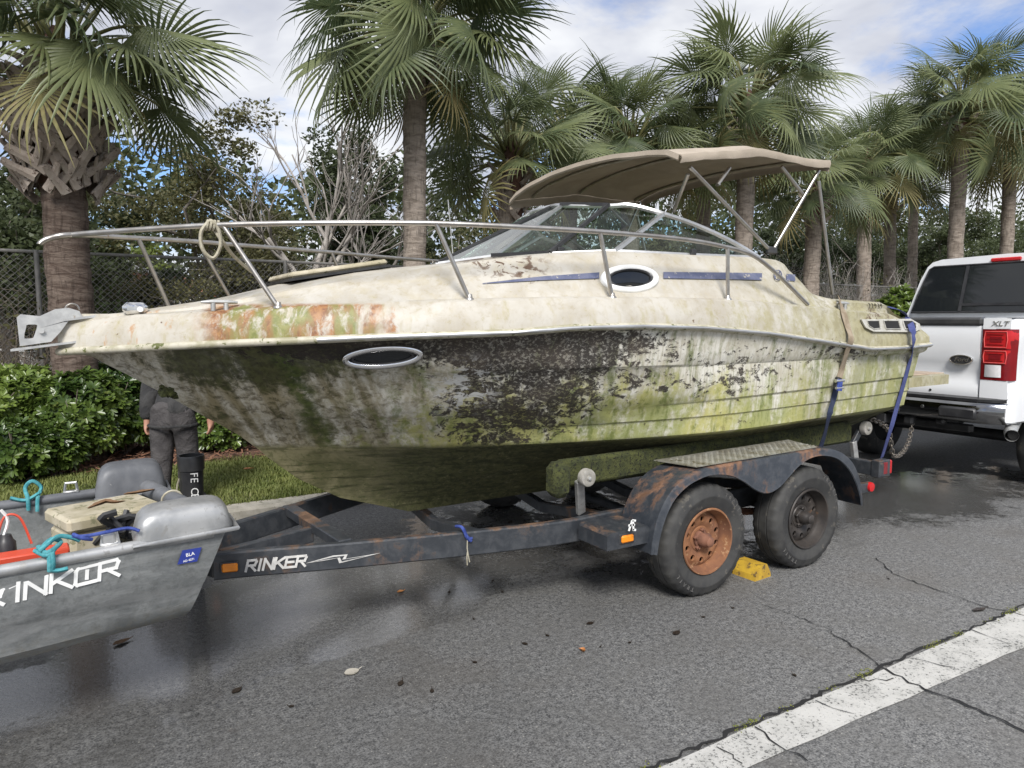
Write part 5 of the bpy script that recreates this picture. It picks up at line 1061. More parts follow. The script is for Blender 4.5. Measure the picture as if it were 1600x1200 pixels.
# wheels -----------------------------------------------------------
def wheel_parts(rim, hub, seed):
    """built round the origin, outer face towards -Y"""
    RT = Matrix.Rotation(R(90), 4, 'X'); W = .105; r = random.Random(seed)
    seg = 96; prof = [(.190, -.085), (.215, -.098), (.262, -.1035), (.268, -.1065), (.276, -.1065), (.282, -.1025), (.305, -.099), (.322, -.090), (.334, -.078), (.339, -.062), (.340, -.035), (.331, -.033), (.331, -.027), (.340, -.025), (.3405, 0)]
    prof = prof + [(a, -c) for a, c in prof[-2::-1]]; tb = B(); vs = []; n = len(prof)
    for k in range(seg):
        an = 2 * math.pi * k / seg; notch = k % 3 == 0
        for i, (rad, h) in enumerate(prof):
            rr_ = rad - (.0075 if notch and .32 < rad and .05 < abs(h) < .095 else 0) - (.006 if (k % 4 == 1) and abs(h) < .02 and rad > .335 else 0)
            p = Vector((rr_ * math.cos(an), rr_ * math.sin(an), -h)); q = RT @ p
            q.z = max(q.z, -.334) if rad > .3 else q.z
            vs.append(q)
    fs = [(k * n + i, ((k + 1) % seg) * n + i, ((k + 1) % seg) * n + i + 1, k * n + i + 1) for k in range(seg) for i in range(n - 1)]
    tb.add(vs, fs)
    lts = []
    for word, a0 in (('TRAILER', 62), ('TRAIL', 245)):
        lt = B(); lts.append(lt)
        for i, ch in enumerate(word):
            an = R(a0 - i * 7.5); rad = .293; c = Vector((rad * math.cos(an), -.1005, rad * math.sin(an))); place_text(lt, ch, .036, c, (math.sin(an), 0, -math.cos(an)), (math.cos(an), 0, math.sin(an)), .0035)
    rb = B(); rb.lathe([(.196, .088), (.202, .097), (.198, .104), (.190, .103), (.186, .092), (.182, .070), (.172, .050), (.164, .030), (.166, -.06), (.186, -.09), (.200, -.10)], 48, RT)
    # disc with ten round holes
    N = 10; ro, ri = .164, .078; hc = .125; hr = .0145
    for k in range(N):
        a0, a1 = 2 * math.pi * k / N, 2 * math.pi * (k + 1) / N; am = (a0 + a1) / 2; c = Vector((hc * math.cos(am), hc * math.sin(am)))
        ob = [Vector((ri * math.cos(a), ri * math.sin(a))) for a in np.linspace(a0, a1, 4)] + [Vector((lerp(ri, ro, t) * math.cos(a1), lerp(ri, ro, t) * math.sin(a1))) for t in (.33, .66)] + [Vector((ro * math.cos(a), ro * math.sin(a))) for a in np.linspace(a1, a0, 4)] + [Vector((lerp(ro, ri, t) * math.cos(a0), lerp(ro, ri, t) * math.sin(a0))) for t in (.33, .66)]
        hz = lambda q: .030 + .018 * math.sin(math.pi * min(1, max(0, (q.length - ri) / (ro - ri)))) 
        V = []; m = len(ob)
        for q in ob: V.append(RT @ Vector((q.x, q.y, hz(q))))
        for q in ob: d = (q - c).normalized() * hr * 1.25; V.append(RT @ Vector(((c + d).x, (c + d).y, hz(c))))
        for q in ob: d = (q - c).normalized() * hr; V.append(RT @ Vector(((c + d).x, (c + d).y, hz(c) - .012)))
        rb.add(V, [(i, (i + 1) % m, m + (i + 1) % m, m + i) for i in range(m)] + [(m + i, m + (i + 1) % m, 2 * m + (i + 1) % m, 2 * m + i) for i in range(m)])
    rb.lathe([(.080, .029), (.074, .036), (.060, .036), (.052, .030)], 24, RT)
    bk = B().lathe([(.158, -.03), (.001, -.03)], 24, RT)
    hbm_ = B(); hbm_.lathe([(.055, .02), (.052, .045), (.043, .050), (.040, .090), (.034, .098), (.030, .118), (.020, .126), (.001, .128)], 20, RT)
    nb = []
    for k in range(5):
        a = 2 * math.pi * k / 5 + .3; M = RT @ Matrix.Translation((.058 * math.cos(a), .058 * math.sin(a), .034)); hbm_.lathe([(.0115, 0), (.0115, .018), (.006, .022), (.006, .032), (.001, .033)], 6, M)
    return [('tyre', tb, 'tyre', 50), ('rim', rb, rim, 35), ('hub', hbm_, hub, 35), ('brake_drum', bk, 'cavity', 0), *[('sidewall_lettering', lt, 'letter', 0) for lt in lts]]
def wheel(root, pos, rim, hub, seed, rot, label, flip=False):
    w_ = bpy.data.objects.new('wheel', None); COL.objects.link(w_); w_.parent = root; w_.location = Vector(pos) - BASE[root.name]; w_['label'] = label
    BASE[w_.name] = Vector((0, 0, 0)); w_.rotation_euler = (0, rot, math.pi if flip else 0); return w_
for i, (u, rim, hub, lab, rot) in enumerate(((3.09, 'rimrust', 'hubrust', 'front near wheel with a rust-orange rim', 0.0), (4.02, 'rimdark', 'rimdark', 'rear near wheel with a grimy black-brown rim', .0))):
    wn_ = wheel(TR, (u, 2.985, .334), rim, hub, i, rot, lab)
    wo = []
    for nm, bb, mt, sm in wheel_parts(rim, hub, i): wo.append(bb.build(nm, MT[mt], wn_, sm))
    wf_ = wheel(TR, (u, 2 * CV - 2.985, .334), rim, hub, i, 0, lab.replace('near', 'far'), True)
    for o in wo: c = o.copy(); COL.objects.link(c); c.parent = wf_
# fender -----------------------------------------------------------
FVn, FD = 2.855, .29; FU = .045
top = [(a + .045, c) for a, c in [(2.575, .345), (2.585, .43), (2.62, .55), (2.69, .66), (2.79, .735), (2.90, .772), (3.02, .785), (3.2, .79), (3.5, .795), (3.8, .80), (4.05, .80), (4.17, .785), (4.30, .735), (4.41, .65), (4.48, .54), (4.515, .43), (4.525, .36)]]
bot = [(a + .045, c) for a, c in [(2.605, .340), (2.622, .43), (2.662, .54), (2.725, .635), (2.82, .70), (2.93, .735), (3.03, .745), (3.17, .725), (3.29, .675), (3.40, .61), (3.51, .575), (3.62, .60), (3.72, .665), (3.82, .725), (3.94, .757), (4.08, .752), (4.22, .71), (4.345, .62), (4.43, .51), (4.477, .42), (4.492, .355)]]
def resample(L, n):
    P = smooth_poly([(a, 0, c) for a, c in L], 8); d = [0]
    for a, c in zip(P, P[1:]): d.append(d[-1] + (c - a).length)
    return [Vector((float(np.interp(t, d, [p.x for p in P])), 0, float(np.interp(t, d, [p.z for p in P])))) for t in np.linspace(0, d[-1], n)]
NT_ = 64; T_, B_ = resample(top, NT_), resample(bot, NT_)
for f in (lambda p: Vector(p), mirv):
    fb = B(); rows = []
    for a, c in zip(T_, B_):
        inn = (c - a).normalized() * .004; up = (a - c).normalized()
        rows.append([f(p) for p in [Vector((a.x, FVn + FD, a.z - .004)), Vector((a.x, FVn + .025, a.z)), Vector((a.x, FVn + .008, a.z - .003)), Vector((a.x, FVn, a.z - .016)) if False else a + Vector((0, FVn, 0)) + inn * 4, c + Vector((0, FVn - .002, 0)) - inn * 4, c + Vector((0, FVn - .010, 0)), c + Vector((0, FVn - .004, 0)) + inn * 1.5, c + Vector((0, FVn + .006, 0)) - inn * 3, a + Vector((0, FVn + .010, 0)) + inn * 5, Vector((a.x, FVn + FD, a.z - .010))]])
    fd = fb.grid(rows).build('fender', MT['fender'], TR, 45)
    # tread plate on the flat
    pb = B(); pb.prism([f(p) for p in ((2.975, FVn + .028, .792), (4.065, FVn + .028, .806), (4.145, FVn + FD + .02, .806), (2.905, FVn + FD + .02, .790))], (0, 0, .005)); pl = pb.build('step_plate', MT['tread'], TR, 20)
    lz = B()
    for i in range(46):
        for j in range(10):
            u = 2.975 + i * .0247; v = FVn + .042 + j * .0245; z = .7972 + (u - 2.975) * .0129; d = (1 if (i + j) % 2 else -1) * .7; c_, s_ = math.cos(d), math.sin(d)
            lz.add([f((u + a * c_ - e_ * s_, v + a * s_ + e_ * c_, z + h)) for a, e_, h in ((-.011, 0, 0), (0, -.004, 0), (.011, 0, 0), (0, .004, 0), (0, 0, .0032))], [(0, 1, 4), (1, 2, 4), (2, 3, 4), (3, 0, 4)])
    lz.build('tread_bump', MT['tread'], pl, 0, kind='stuff')
    # step box in front of the fender with its amber lamp
    st = B(); st.prism([f(p) for p in ((2.34, 2.90, .40), (2.635, 2.90, .40), (2.645, 2.90, .475), (2.63, 2.90, .495), (2.36, 2.90, .495), (2.34, 2.90, .48))], (0, .26 if f((0, 0, 0)).y < 1 else -.26, 0)); sx_ = st.build('step_box', MT['frame'], TR, 20)
    a = B().box(f((2.475, 2.894, .45)), (.085, .02, .042), None, .008).build('marker_light', MT['amber'], TR, 30)
    B().box(f((2.475, 2.899, .45)), (.105, .008, .058), None, .004).build('bezel', MT['dark'], a, 30)
dk = B()
o_ = pv_(988, 821, FVn - .006)
for ch in ([(-.030, -.028), (-.002, .030)], [(-.002, .030), (.030, .024)], [(-.002, .004), (.022, .000)], [(.004, -.026), (.032, -.030)], [(-.034, .004), (-.006, .002)], [(.006, .028), (.010, -.030)]):
    a, c = [o_ + Vector((p[0] * .8, 0, p[1] * .95)) for p in ch]; dk.bar(a, c, .011, .003, up=(0, -1, 0))
dk.build('decal', MT['white'], TR, 0)
# tongue lettering, arrow and amber lamp, laid along the near rail's outer face
def face_pt(x, y, off=.029):
    for i in range(60):
        u = lerp(.3, 2.3, i / 60); v = on_line(nr_, u)
    return hit(x, y, lambda u, z: on_line(nr_, min(max(u, nr_[0][0]), 2.3)) - off)
lx0, lx1 = face_pt(384, 893, .032), face_pt(482, 884, .032); xd = (lx1 - lx0).normalized()
tb = B(); wd = (lx1 - lx0).length; stroke_text(tb, 'RINKER', .052, wd * .145, wd * .030, lx0 + Vector((0, 0, .002)), xd, (0, 0, 1), .0115, .25, .003)
tb.build('lettering', MT['offw'], TR, 0)
ar = B(); ar.prism([face_pt(x, y, .030) for x, y in ((478, 880), (520, 868), (543, 866), (540, 873), (594, 864), (530, 880), (527, 872), (505, 876))], (0, -.002, 0)); ar.build('arrow_decal', MT['offw'], TR, 0)
ai = B(); ai.prism([face_pt(x, y, .0335) for x, y in ((490, 877.5), (522, 870), (538, 868.5), (534, 874.5), (570, 869), (534, 877), (531, 870.5), (508, 874))], (0, -.0012, 0)); ai.build('arrow_decal', MT['frame'], TR, 0)
q = face_pt(359, 887, .04); a = B().bar(q - xd * .037, q + xd * .037, .02, .042, up=(0, 0, 1), bev=.006).build('marker_light', MT['amber'], TR, 30); B().bar(q - xd * .044 + Vector((0, .008, 0)), q + xd * .044 + Vector((0, .008, 0)), .012, .052, bev=.003).build('bezel', MT['dark'], a, 30)
# bunks, guide rollers
for f in (lambda p: Vector(p), mirv):
    bk = B().bar(f((2.28, 3.30, .752)), f((5.05, 3.30, .775)), .06, .165, bev=.02); bk.build('bunk', MT['carpet'], TR, 40)
    B().box(f((2.26, 3.25, .735)), (.12, .14, .20), None, .035).build('bunk_pad', MT['carpet'], TR, 40)
    for u, z, rr_ in ((2.40, .745, .052), (5.17, .80, .055)):
        M = Matrix.Translation(f((u, 3.165 if u < 3 else 3.24, z))) @ Matrix.Rotation(R(90), 4, 'X')
        ro = B().lathe([(.001, .028), (.014, .026), (.016, .02), (rr_ * .7, .024), (rr_ * .92, .020), (rr_, .008), (rr_, -.02), (rr_ * .8, -.03), (.001, -.03)], 24, M).build('guide_roller', MT['rollerw'], TR, 40)
        B().lathe([(.001, .036), (.010, .034), (.012, .024)], 8, M).build('roller_bolt', MT['galv'], ro, 40)
        if u < 3: B().bar(f((u - .02, 3.21, z - .02)), f((u + .06, 3.30, .50)), .055, .03, up=(0, 1, 0), bev=.004).build('roller_post', MT['galv'], TR, 30)
        else:
            B().bar(f((u, 3.28, z)), f((u - .10, 3.28, z - .12)), .05, .03, up=(0, 1, 0), bev=.004).build('roller_post', MT['frame'], TR, 30); B().bar(f((u - .10, 3.28, z - .10)), f((u - .06, 3.28, .55)), .05, .035, up=(0, 1, 0), bev=.004).build('roller_post', MT['galv'], TR, 30)
# ------------------------------------------------------------------ straps, chain, rag, chock
def strap(name, pts, mat, w_, label, nrm, origin=None):
    P = smooth_poly(pts, 5); b = B().ribbon(P, w_, [nrm if q.z < zs(q.x) + .10 else Vector((.1, -.35, 1)).normalized() for q in P]); return solo(b, name, MT[mat], label, 'strap', origin)
sv = lambda x, y, off=.012: hit(x, y, lambda u, z: (vhull(u, z) if z < zs(u) - .03 else vband(u, z) if z < zd(u) else vcab(u, z)) - off)
root = thing('ratchet_strap', 'tan tie-down strap with a dark lower half over the stern gunwale', 'strap', pv_(1303, 600, 2.9))
rl_ = lambda pts, mat, nm, w_=.052: B().ribbon(smooth_poly(pts, 5), w_, Vector((-.1, -1, .1)).normalized()).build(nm, MT[mat], root, 40)
rl_([sv(1312, 466), sv(1317, 484), sv(1325, 512), sv(1330, 530, .035), sv(1324, 548, .02), sv(1316, 575), sv(1311, 592)], 'tanstrap', 'upper_webbing')
low = [sv(1307, 606), sv(1302, 625), pv_(1297, 645, 2.97), pv_(1288, 680, 3.08), pv_(1281, 703, 3.14)]
rl_(low, 'navystrap', 'lower_webbing')
c = sv(1309, 599, .03); rk = B().box(c, (.055, .03, .085), Matrix.Rotation(R(15), 3, 'Y'), .006).build('ratchet', MT['black'], root, 30)
B().cyl(c + Vector((-.045, -.012, .02)), c + Vector((.045, -.012, .02)), .013, 8).build('spindle', MT['chrome'], rk, 50); B().cyl(c + Vector((-.04, -.016, -.03)), c + Vector((.04, -.016, -.03)), .009, 8).build('spindle', MT['galv'], rk, 50); B().bar(c + Vector((.0, -.018, .03)), c + Vector((-.01, -.02, -.05)), .05, .008, up=(0, -1, 0)).build('handle', MT['bluerope'], rk, 20)
strap('tie_down_strap', [sv(1388, 480, .02), sv(1405, 484, .03), sv(1418, 496, .04), sv(1425, 514, .045), sv(1428, 536, .045), sv(1423, 560, .02), sv(1412, 600), sv(1401, 638), pv_(1392, 670, 3.08), pv_(1378, 715, 3.16)], 'bluestrap', .056, 'blue webbing strap over the very end of the cruiser stern', Vector((.1, -1, .05)).normalized())
# chain from the trailer's tail to the pickup's hitch
ch = thing('chain', 'sagging steel chain between trailer tail and pickup hitch', 'chain', pv_(1400, 712, 3.6))
cp = smooth_poly([pv_(1362, 655, 3.3), pv_(1376, 661, 3.34), pv_(1388, 672, 3.4), pv_(1392, 692, 3.45), pv_(1396, 712, 3.5), pv_(1408, 709, 3.6), pv_(1419, 692, 3.75), pv_(1424, 672, 3.85), pv_(1426, 658, 3.9)], 14)
dd = [0]
for a, c in zip(cp, cp[1:]): dd.append(dd[-1] + (c - a).length)
def link_mesh():
    b = B(); L, w_ = .030, .017; pts = [Vector((math.copysign(L * .55, math.cos(t)) + w_ * math.cos(t) * .9 if abs(math.cos(t)) > .01 else 0, w_ * math.sin(t), 0)) for t in [2 * math.pi * (i + .5) / 12 for i in range(12)]]
    b.tube(pts, .0062, 6, closed=True); me = bpy.data.meshes.new('link'); me.from_pydata(b.v, [], b.f); me.shade_smooth(); me.materials.append(MT['chain']); return me
lm = link_mesh(); nl = int(dd[-1] / .05); P_ = lambda s: Vector([float(np.interp(s, dd, [p[k] for p in cp])) for k in range(3)])
for i in range(nl):
    s = (i + .5) / nl * dd[-1]; p = P_(s); x = (P_(min(dd[-1], s + .03)) - P_(max(0, s - .03))).normalized(); y = x.cross(Vector((.3, .9, .2))).normalized(); z = x.cross(y)
    o = bpy.data.objects.new('link', lm); COL.objects.link(o); o.parent = ch; o.location = p - BASE[ch.name]; o.rotation_euler = (Matrix((x, y, z)).transposed() @ Matrix.Rotation(R(90 * (i % 2) + 20 + 12 * math.sin(i)), 3, 'X')).to_euler()
# rag of blue cord tied on the near rail
q = face_pt(727, 836, .03); rg = B(); rg.tube(smooth_poly([q + Vector((-.03, .05, .04)), q + Vector((-.02, 0, .045)), q + Vector((0, -.008, .0)), q + Vector((.018, -.012, -.02)), q + Vector((.03, -.01, -.035))], 4), .009, 6); rg.tube(smooth_poly([q + Vector((-.01, 0, .04)), q + Vector((.01, -.01, -.01)), q + Vector((.035, -.012, -.02))], 4), .007, 6); rg.tube([q + Vector((.0, -.006, .0)), q + Vector((.02, -.012, -.03))], .011, 6)
rg2 = thing('cord', 'frayed blue cord with pale trailing ends tied round the trailer rail', 'cord', q); rg.build('knot', MT['bluerope'], rg2, 60)
fr2 = B(); fr2.tube(smooth_poly([q + Vector((.008, -.010, -.02)), q + Vector((.006, -.01, -.07)), q + Vector((.012, -.01, -.11)), q + Vector((.02, -.01, -.15))], 4), .0035, 5); fr2.tube(smooth_poly([q + Vector((.008, -.010, -.09)), q + Vector((.004, -.01, -.12)), q + Vector((.006, -.01, -.165))], 3), .003, 5); fr2.build('frayed_end', MT['cream_rope'], rg2, 60)
# wheel chock
cq = pz_(1180, 899, 0); ck = B(); M = Matrix.Translation((3.60, 2.985, 0)) @ Matrix.Scale(.86, 4) @ Matrix.Rotation(R(4), 4, 'Z'); prof = [(-.095, 0), (.095, 0), (.09, .035), (.045, .105), (-.035, .105), (-.085, .04)]
ck.prism([M @ Vector((a, -.095, c)) for a, c in prof], M.to_3x3() @ Vector((0, .20, 0)))
for k in range(4): a = -.06 + .035 * k
solo(ck, 'wheel_chock', MT['yellow'], 'worn yellow rubber chock on the road between the two wheels', 'wheel chock', (3.60, 2.985, 0), smooth=20)
# ------------------------------------------------------------------ the small grey jon boat
JU0, JU1 = -2.6, .50
gz = .75
g1, g2 = pz_(0, 896, gz), pz_(360, 829, gz); jk = (g2.y - g1.y) / (g2.x - g1.x); jn = lambda u: g1.y + jk * (u - g1.x)      # near gunwale line
JW = 1.12; jf = lambda u: jn(u) + JW
JS = g2.x - .02                        # stern
jon = thing('jon_boat', 'small open grey aluminium work boat with white lettering, left of the trailer tongue', 'boat', (-.6, jn(-.6) + JW / 2, .35))
FU1 = pz_(258, 748, gz + .05).x; SK = JS - FU1
def jsec(u, back=0.0):
    n0 = jn(u); L = [(0, gz), (.006, .62), (.012, .548), (.017, .540), (.022, .49), (.036, .43), (.075, .39), (.16, .368), (.45, .36)]
    P = [(u, n0 + d, z) for d, z in L] + [(u, n0 + JW - d, z) for d, z in L[::-1]]
    return [(a - back * ((gz - z) * .42 + SK * (v - n0) / JW), v, z) for a, v, z in P]
us = np.concatenate([np.linspace(JU0, JS - .5, 20), np.linspace(JS - .45, JS, 6)])
jb = B(); bow = lambda u: min(1, max(0, (u - JS + .9) / .9))
rows = [jsec(u, bow(u)) for u in us]; jb.grid(rows); k = len(jb.v) - len(rows[0]); m = len(rows[0]); jb.f += [(k + i, k + i + 1, k + m - 2 - i, k + m - 1 - i) for i in range(m // 2 - 1)]
jb.build('hull', MT['jon'], jon, 30)
ib = B()
def jin(u, back): return [(a - back * SK * (v - jn(u)) / JW, v, z) for a, v, z in jin0(u, back)]
def jin0(u, back): return [(u - .02, jn(u) + .03, gz - .004), (u - .03 - back * .1, jn(u) + .06, .47), (u - .03 - back * .1, jn(u) + JW - .06, .47), (u - .02, jn(u) + JW - .03, gz - .004)]
ib.grid([jin(u, bow(u)) for u in us]); q = jin(us[-1], 1); ib.add(q, [(0, 1, 2, 3)]); ib.build('inner_hull', MT['jon'], jon, 20)
for f, mt in ((jn, 'jonlight'), (jf, 'sponson')):
    B().tube([(u, f(u) + (.012 if f is jn else -.012), gz + .004) for u in np.linspace(JU0, (JS if f is jn else FU1) - .05, 12)], .024, 8).build('gunwale', MT[mt], jon, 60)
# rounded floats capping the stern corners
def float_(v0, v1, u0, u1, z0, z1, mat, lab):
    b = B(); rows = []; n = 18
    for i in range(n + 1):
        t = i / n; k = max(0.02, (1 - abs(2 * t - 1) ** 6)) ** .5; kx = max(.05, 1 - abs(2 * t - 1) ** 4.5) ; u = lerp(u0, u1, t); c = (v0 + v1) / 2 + jk * (u - u0); hw = (v1 - v0) / 2 * (.55 + .45 * k); hh = (z1 - z0) * k
        rows.append([(u, c + hw * math.copysign(abs(math.cos(a)) ** .45, math.cos(a)), z0 + hh * abs(math.sin(a)) ** .55) for a in np.linspace(math.pi, 0, 17)])
    b.grid(rows); m = len(rows[0]); b.f += [tuple(range(m)), tuple(range(n * m, n * m + m))[::-1]]; b.f += [(i * m + m - 1, i * m, i * m + m, (i + 1) * m + m - 1) for i in range(n)]
    o = b.build('float', MT[mat], jon, 50, label=lab)
    lip = B(); e = [(u, (v0 - .008) + jk * (u - u0), z0 + .0) for u in np.linspace(u0 - .005, u1 + .012, 10)]; e += [(u1 + .014, v1 + jk * (u1 - u0), z0)]; lip.tube(e, .010, 6); lip.build('lip', MT['jonlight' if mat == 'jonlight' else 'sponson'], o, 60); return o
nu0 = pz_(206, 840, gz).x; nv0 = jn(nu0)
float_(nv0 - .012, nv0 + .215, nu0, JS + .035, gz + .012, gz + .135, 'jonlight', 'pale near float on the stern corner')
fu0 = pz_(148, 757, gz).x; fv = jf(fu0)
float_(fv - .205, fv + .01, fu0, FU1, gz + .01, gz + .165, 'sponson', 'dark far float on the stern corner')
ta, tb_ = Vector((FU1 - .10, jf(JS) - .20, gz + .035)), Vector((JS - .01, jn(JS) + .20, gz - .005))
tt = B().tube([ta, tb_], .042, 14).build('transom_tube', MT['sponson'], jon, 60)
t1 = ta.lerp(tb_, .42); B().tube([t1 + Vector((.045 * math.cos(a), .004 * math.sin(2 * a), .045 * math.sin(a))) for a in np.linspace(0, 6.28, 17)[:-1]], .006, 5, closed=True).build('lashing', MT['cream_rope'], tt, 60)
for u in (-.62, -1.5):
    B().bar((u, jn(u) + .05, .60), (u, jf(u) - .05, .60), .22, .03, bev=.008).build('bench', MT['jon'], jon, 25)
    for f in (jf,): B().box((u, f(u) - .04, .62), (.05, .03, .24), None, .005).build('rib', MT['jon'], jon, 25)
# lettering and sticker on the near side
jside = lambda u, z: jn(u) + .012 * min(1, max(0, (gz - z) / .15)) - .004
a, e = hit(0, 945, jside), hit(206, 893, jside); xd = (e - a).normalized(); full = (e - a).length
jt = B(); o0 = hit(-32, 953, jside); stroke_text(jt, 'R1NKCR', .062, .066, .0125, o0, xd, (0, 0, 1), .0125, .10, .0025); jt.build('lettering', MT['white'], jon, 0)
sb = B(); sb.prism([hit(x, y, jside) for x, y in ((285, 860), (315, 855), (308, 877), (277, 882))], (0, -.002, 0)); so = sb.build('sticker', MT['sticker'], jon, 0)
st = B(); r = random.Random(4)
place_text(st, 'BLA', .020, hit(297, 866, jside) - Vector((0, .003, 0)), xd, (0, 0, 1), .0008); place_text(st, 'AD 4271', .012, hit(295, 875, jside) - Vector((0, .003, 0)), xd, (0, 0, 1), .0008); st.build('sticker_print', MT['white'], so, 0)
# fittings
def jcleat(x, y, v, mat='jonlight'):
    p = pz_(x, y, gz + .045); p = Vector((p.x, v(p.x), gz + .028)); b = B(); b.box(p, (.07, .03, .012), None, .004); b.tube([p + Vector((-.028, 0, .0)), p + Vector((-.022, 0, .045)), p + Vector((.022, 0, .045)), p + Vector((.028, 0, 0))], .008, 6); b.build('cleat', MT[mat], jon, 40); return p
jcleat(112, 752, lambda u: jf(u) - .01, 'alu')
p = jcleat(172, 845, lambda u: jn(u) + .03, 'alu'); B().box(p + Vector((-.005, .01, .02)), (.05, .045, .05), None, .008).build('latch', MT['alu'], jon, 30)
# ropes tied to the gunwales
def rope_thing(name, paths, r_, mat, label):
    b = B()
    for P in paths: b.tube(smooth_poly(P, 5), r_, 6)
    return solo(b, name, MT[mat], label, 'rope', paths[0][0], smooth=60)
c = pz_(75, 868, gz + .03); c.y = jn(c.x) + .01
rope_thing('rope', [[c + Vector((-.03, .03, .03)), c + Vector((.0, -.028, .02)), c + Vector((.04, .03, .035)), c + Vector((.01, .035, .05)), c + Vector((-.02, -.02, .03)), c + Vector((.03, .02, .06)), c + Vector((.07, .03, .05)), c + Vector((.10, .04, .03))], [c + Vector((-.04, .02, .02)), c + Vector((0, -.03, .01)), c + Vector((.03, .01, .03))], [c + Vector((.005, -.025, .02)), c + Vector((.006, -.034, -.02)), c + Vector((.004, -.03, -.05))], [c + Vector((.015, -.028, .02)), c + Vector((.016, -.034, -.02)), c + Vector((.012, -.03, -.048))], [c + Vector((.0, -.03, -.045)), c + Vector((.03, -.03, -.052)), c + Vector((.06, -.03, -.05))]], .0085, 'teal', 'turquoise rope knotted round the near gunwale of the jon boat')
rope_thing('rope', [[c + Vector((.07, .03, .05)), c + Vector((.13, .035, .045)), c + Vector((.18, .03, .05)), c + Vector((.26, .03, .055)), c + Vector((.30, .02, .04))], [c + Vector((.08, .03, .06)), c + Vector((.11, .01, .045)), c + Vector((.14, .03, .03))]], .007, 'bluerope', 'blue and teal line running along the near gunwale to the latch')
c = pz_(55, 765, gz + .03); c.y = jf(c.x) - .01
rope_thing('rope', [[c + Vector((-.02, -.03, -.06)), c + Vector((-.02, -.035, .0)), c + Vector((-.03, 0, .045)), c + Vector((.0, .0, .075)), c + Vector((.035, 0, .04)), c + Vector((.02, -.03, .0)), c + Vector((.015, -.035, -.07))], [c + Vector((.03, -.03, .02)), c + Vector((-.03, -.03, -.01)), c + Vector((-.09, -.03, .01))]], .009, 'teal', 'turquoise rope loop on the far gunwale of the jon boat')
# cream storage box with dead leaves on its lid
bx0 = pz_(110, 858, .60)
def jb_pt(x, y, z): return pz_(x, y, z)
L0, L1, L2 = pz_(105, 814, .803), pz_(256, 785, .803), pz_(93, 790, .803)
ud = (L1 - L0); ud.z = 0; ln = ud.length; ud.normalize(); vd = Vector((-ud.y, ud.x, 0)); dp = .30; ang = math.atan2(ud.y, ud.x); RZ = Matrix.Rotation(ang, 3, 'Z')
cn = L0 + ud * ln / 2 + vd * dp / 2
cool = thing('storage_box', 'cream mildewed plastic box with dry leaves on its lid, inside the jon boat', 'box', (cn.x, cn.y, .475))
B().box((cn.x, cn.y, .605), (ln - .03, dp - .03, .26), RZ, .02).build('body', MT['cream'], cool, 30); B().box((cn.x, cn.y, .772), (ln, dp, .062), RZ, .014).build('lid', MT['cream'], cool, 30)
for t in (.42, .53): q = L0 + ud * ln * t - vd * .002; q.z = .772; B().lathe([(.001, .01), (.010, .008), (.012, -.006)], 12, Matrix.Translation(q) @ RZ.to_4x4() @ Matrix.Rotation(R(90), 4, 'X')).build('latch', MT['dark'], cool, 40)
def dead_leaf(pts, w_, label, curl=.35):
    b = B(); P = smooth_poly(pts, 4); n = len(P); rows = []
    for i, q in enumerate(P):
        t = (P[min(i + 1, n - 1)] - P[max(0, i - 1)]).normalized(); sd = t.cross(Vector((0, 0, 1))).normalized(); k = max(.08, math.sin(math.pi * (i + .4) / (n - .2))) * w_ * (1 + .15 * math.sin(i * 1.7))
        rows.append([q + sd * k + Vector((0, 0, k * curl)), q, q - sd * k + Vector((0, 0, k * curl))])
    b.grid(rows); b.grid([[p + Vector((0, 0, -.004)) for p in r_] for r_ in rows]); return solo(b, 'dead_leaf', MT['bark'], label, 'leaf', P[0], smooth=40)
zt = .806
dead_leaf([pz_(137, 794, zt), pz_(150, 789, zt), pz_(165, 784, zt), pz_(180, 785, zt), pz_(196, 782, zt)], .017, 'long brown curled leaf lying on the cream box lid', .5)
dead_leaf([pz_(193, 772, zt), pz_(220, 769, zt), pz_(242, 764, zt)], .018, 'thin brown leaf at the far edge of the cream box lid', .4)
# red board, tangle of black gear, bent red wire
a, e = pz_(-40, 884, .72), pz_(108, 860, .72); rb = B().bar(a + Vector((0, .035, 0)), e + Vector((0, .03, 0)), .09, .03, bev=.006); solo(rb, 'board', MT['orange'], 'red-orange board lying along the near gunwale inside the jon boat', 'board')
bs_ = B(); q = pz_(26, 876, .74); place_text(bs_, 'R', .05, q + Vector((0, .03, .004)), (e - a), (0, 1, .2), .001)
k0 = pz_(190, 838, .70); gb = B(); r = random.Random(12)
for i in range(9):
    p = k0 + Vector((r.uniform(-.05, .05), r.uniform(-.03, .06), r.uniform(-.02, .05))); gb.tube(smooth_poly([p, p + Vector((r.uniform(-.06, .06), r.uniform(-.05, .05), r.uniform(-.02, .07))), p + Vector((r.uniform(-.08, .08), r.uniform(-.05, .05), r.uniform(-.03, .08)))], 3), r.uniform(.008, .016), 6)
for i in range(4): gb.box(k0 + Vector((r.uniform(-.04, .04), r.uniform(-.03, .05), r.uniform(-.05, .03))), (.06, .05, .05), Matrix.Rotation(r.uniform(0, 3), 3, 'Z'), .012)
solo(gb, 'cable_bundle', MT['black'], 'tangle of black cable and fittings beside the pale near float', 'cable bundle', smooth=40)
k1 = pz_(8, 868, .72); gw = thing('bilge_pump', 'black pump with a looped pale red wire at the left edge, inside the jon boat', 'pump', k1); B().lathe([(.001, .10), (.02, .10), (.026, .08), (.034, .07), (.036, 0), (.001, 0)], 12, Matrix.Translation(k1 + Vector((0, .05, -.03)))).build('body', MT['black'], gw, 40)
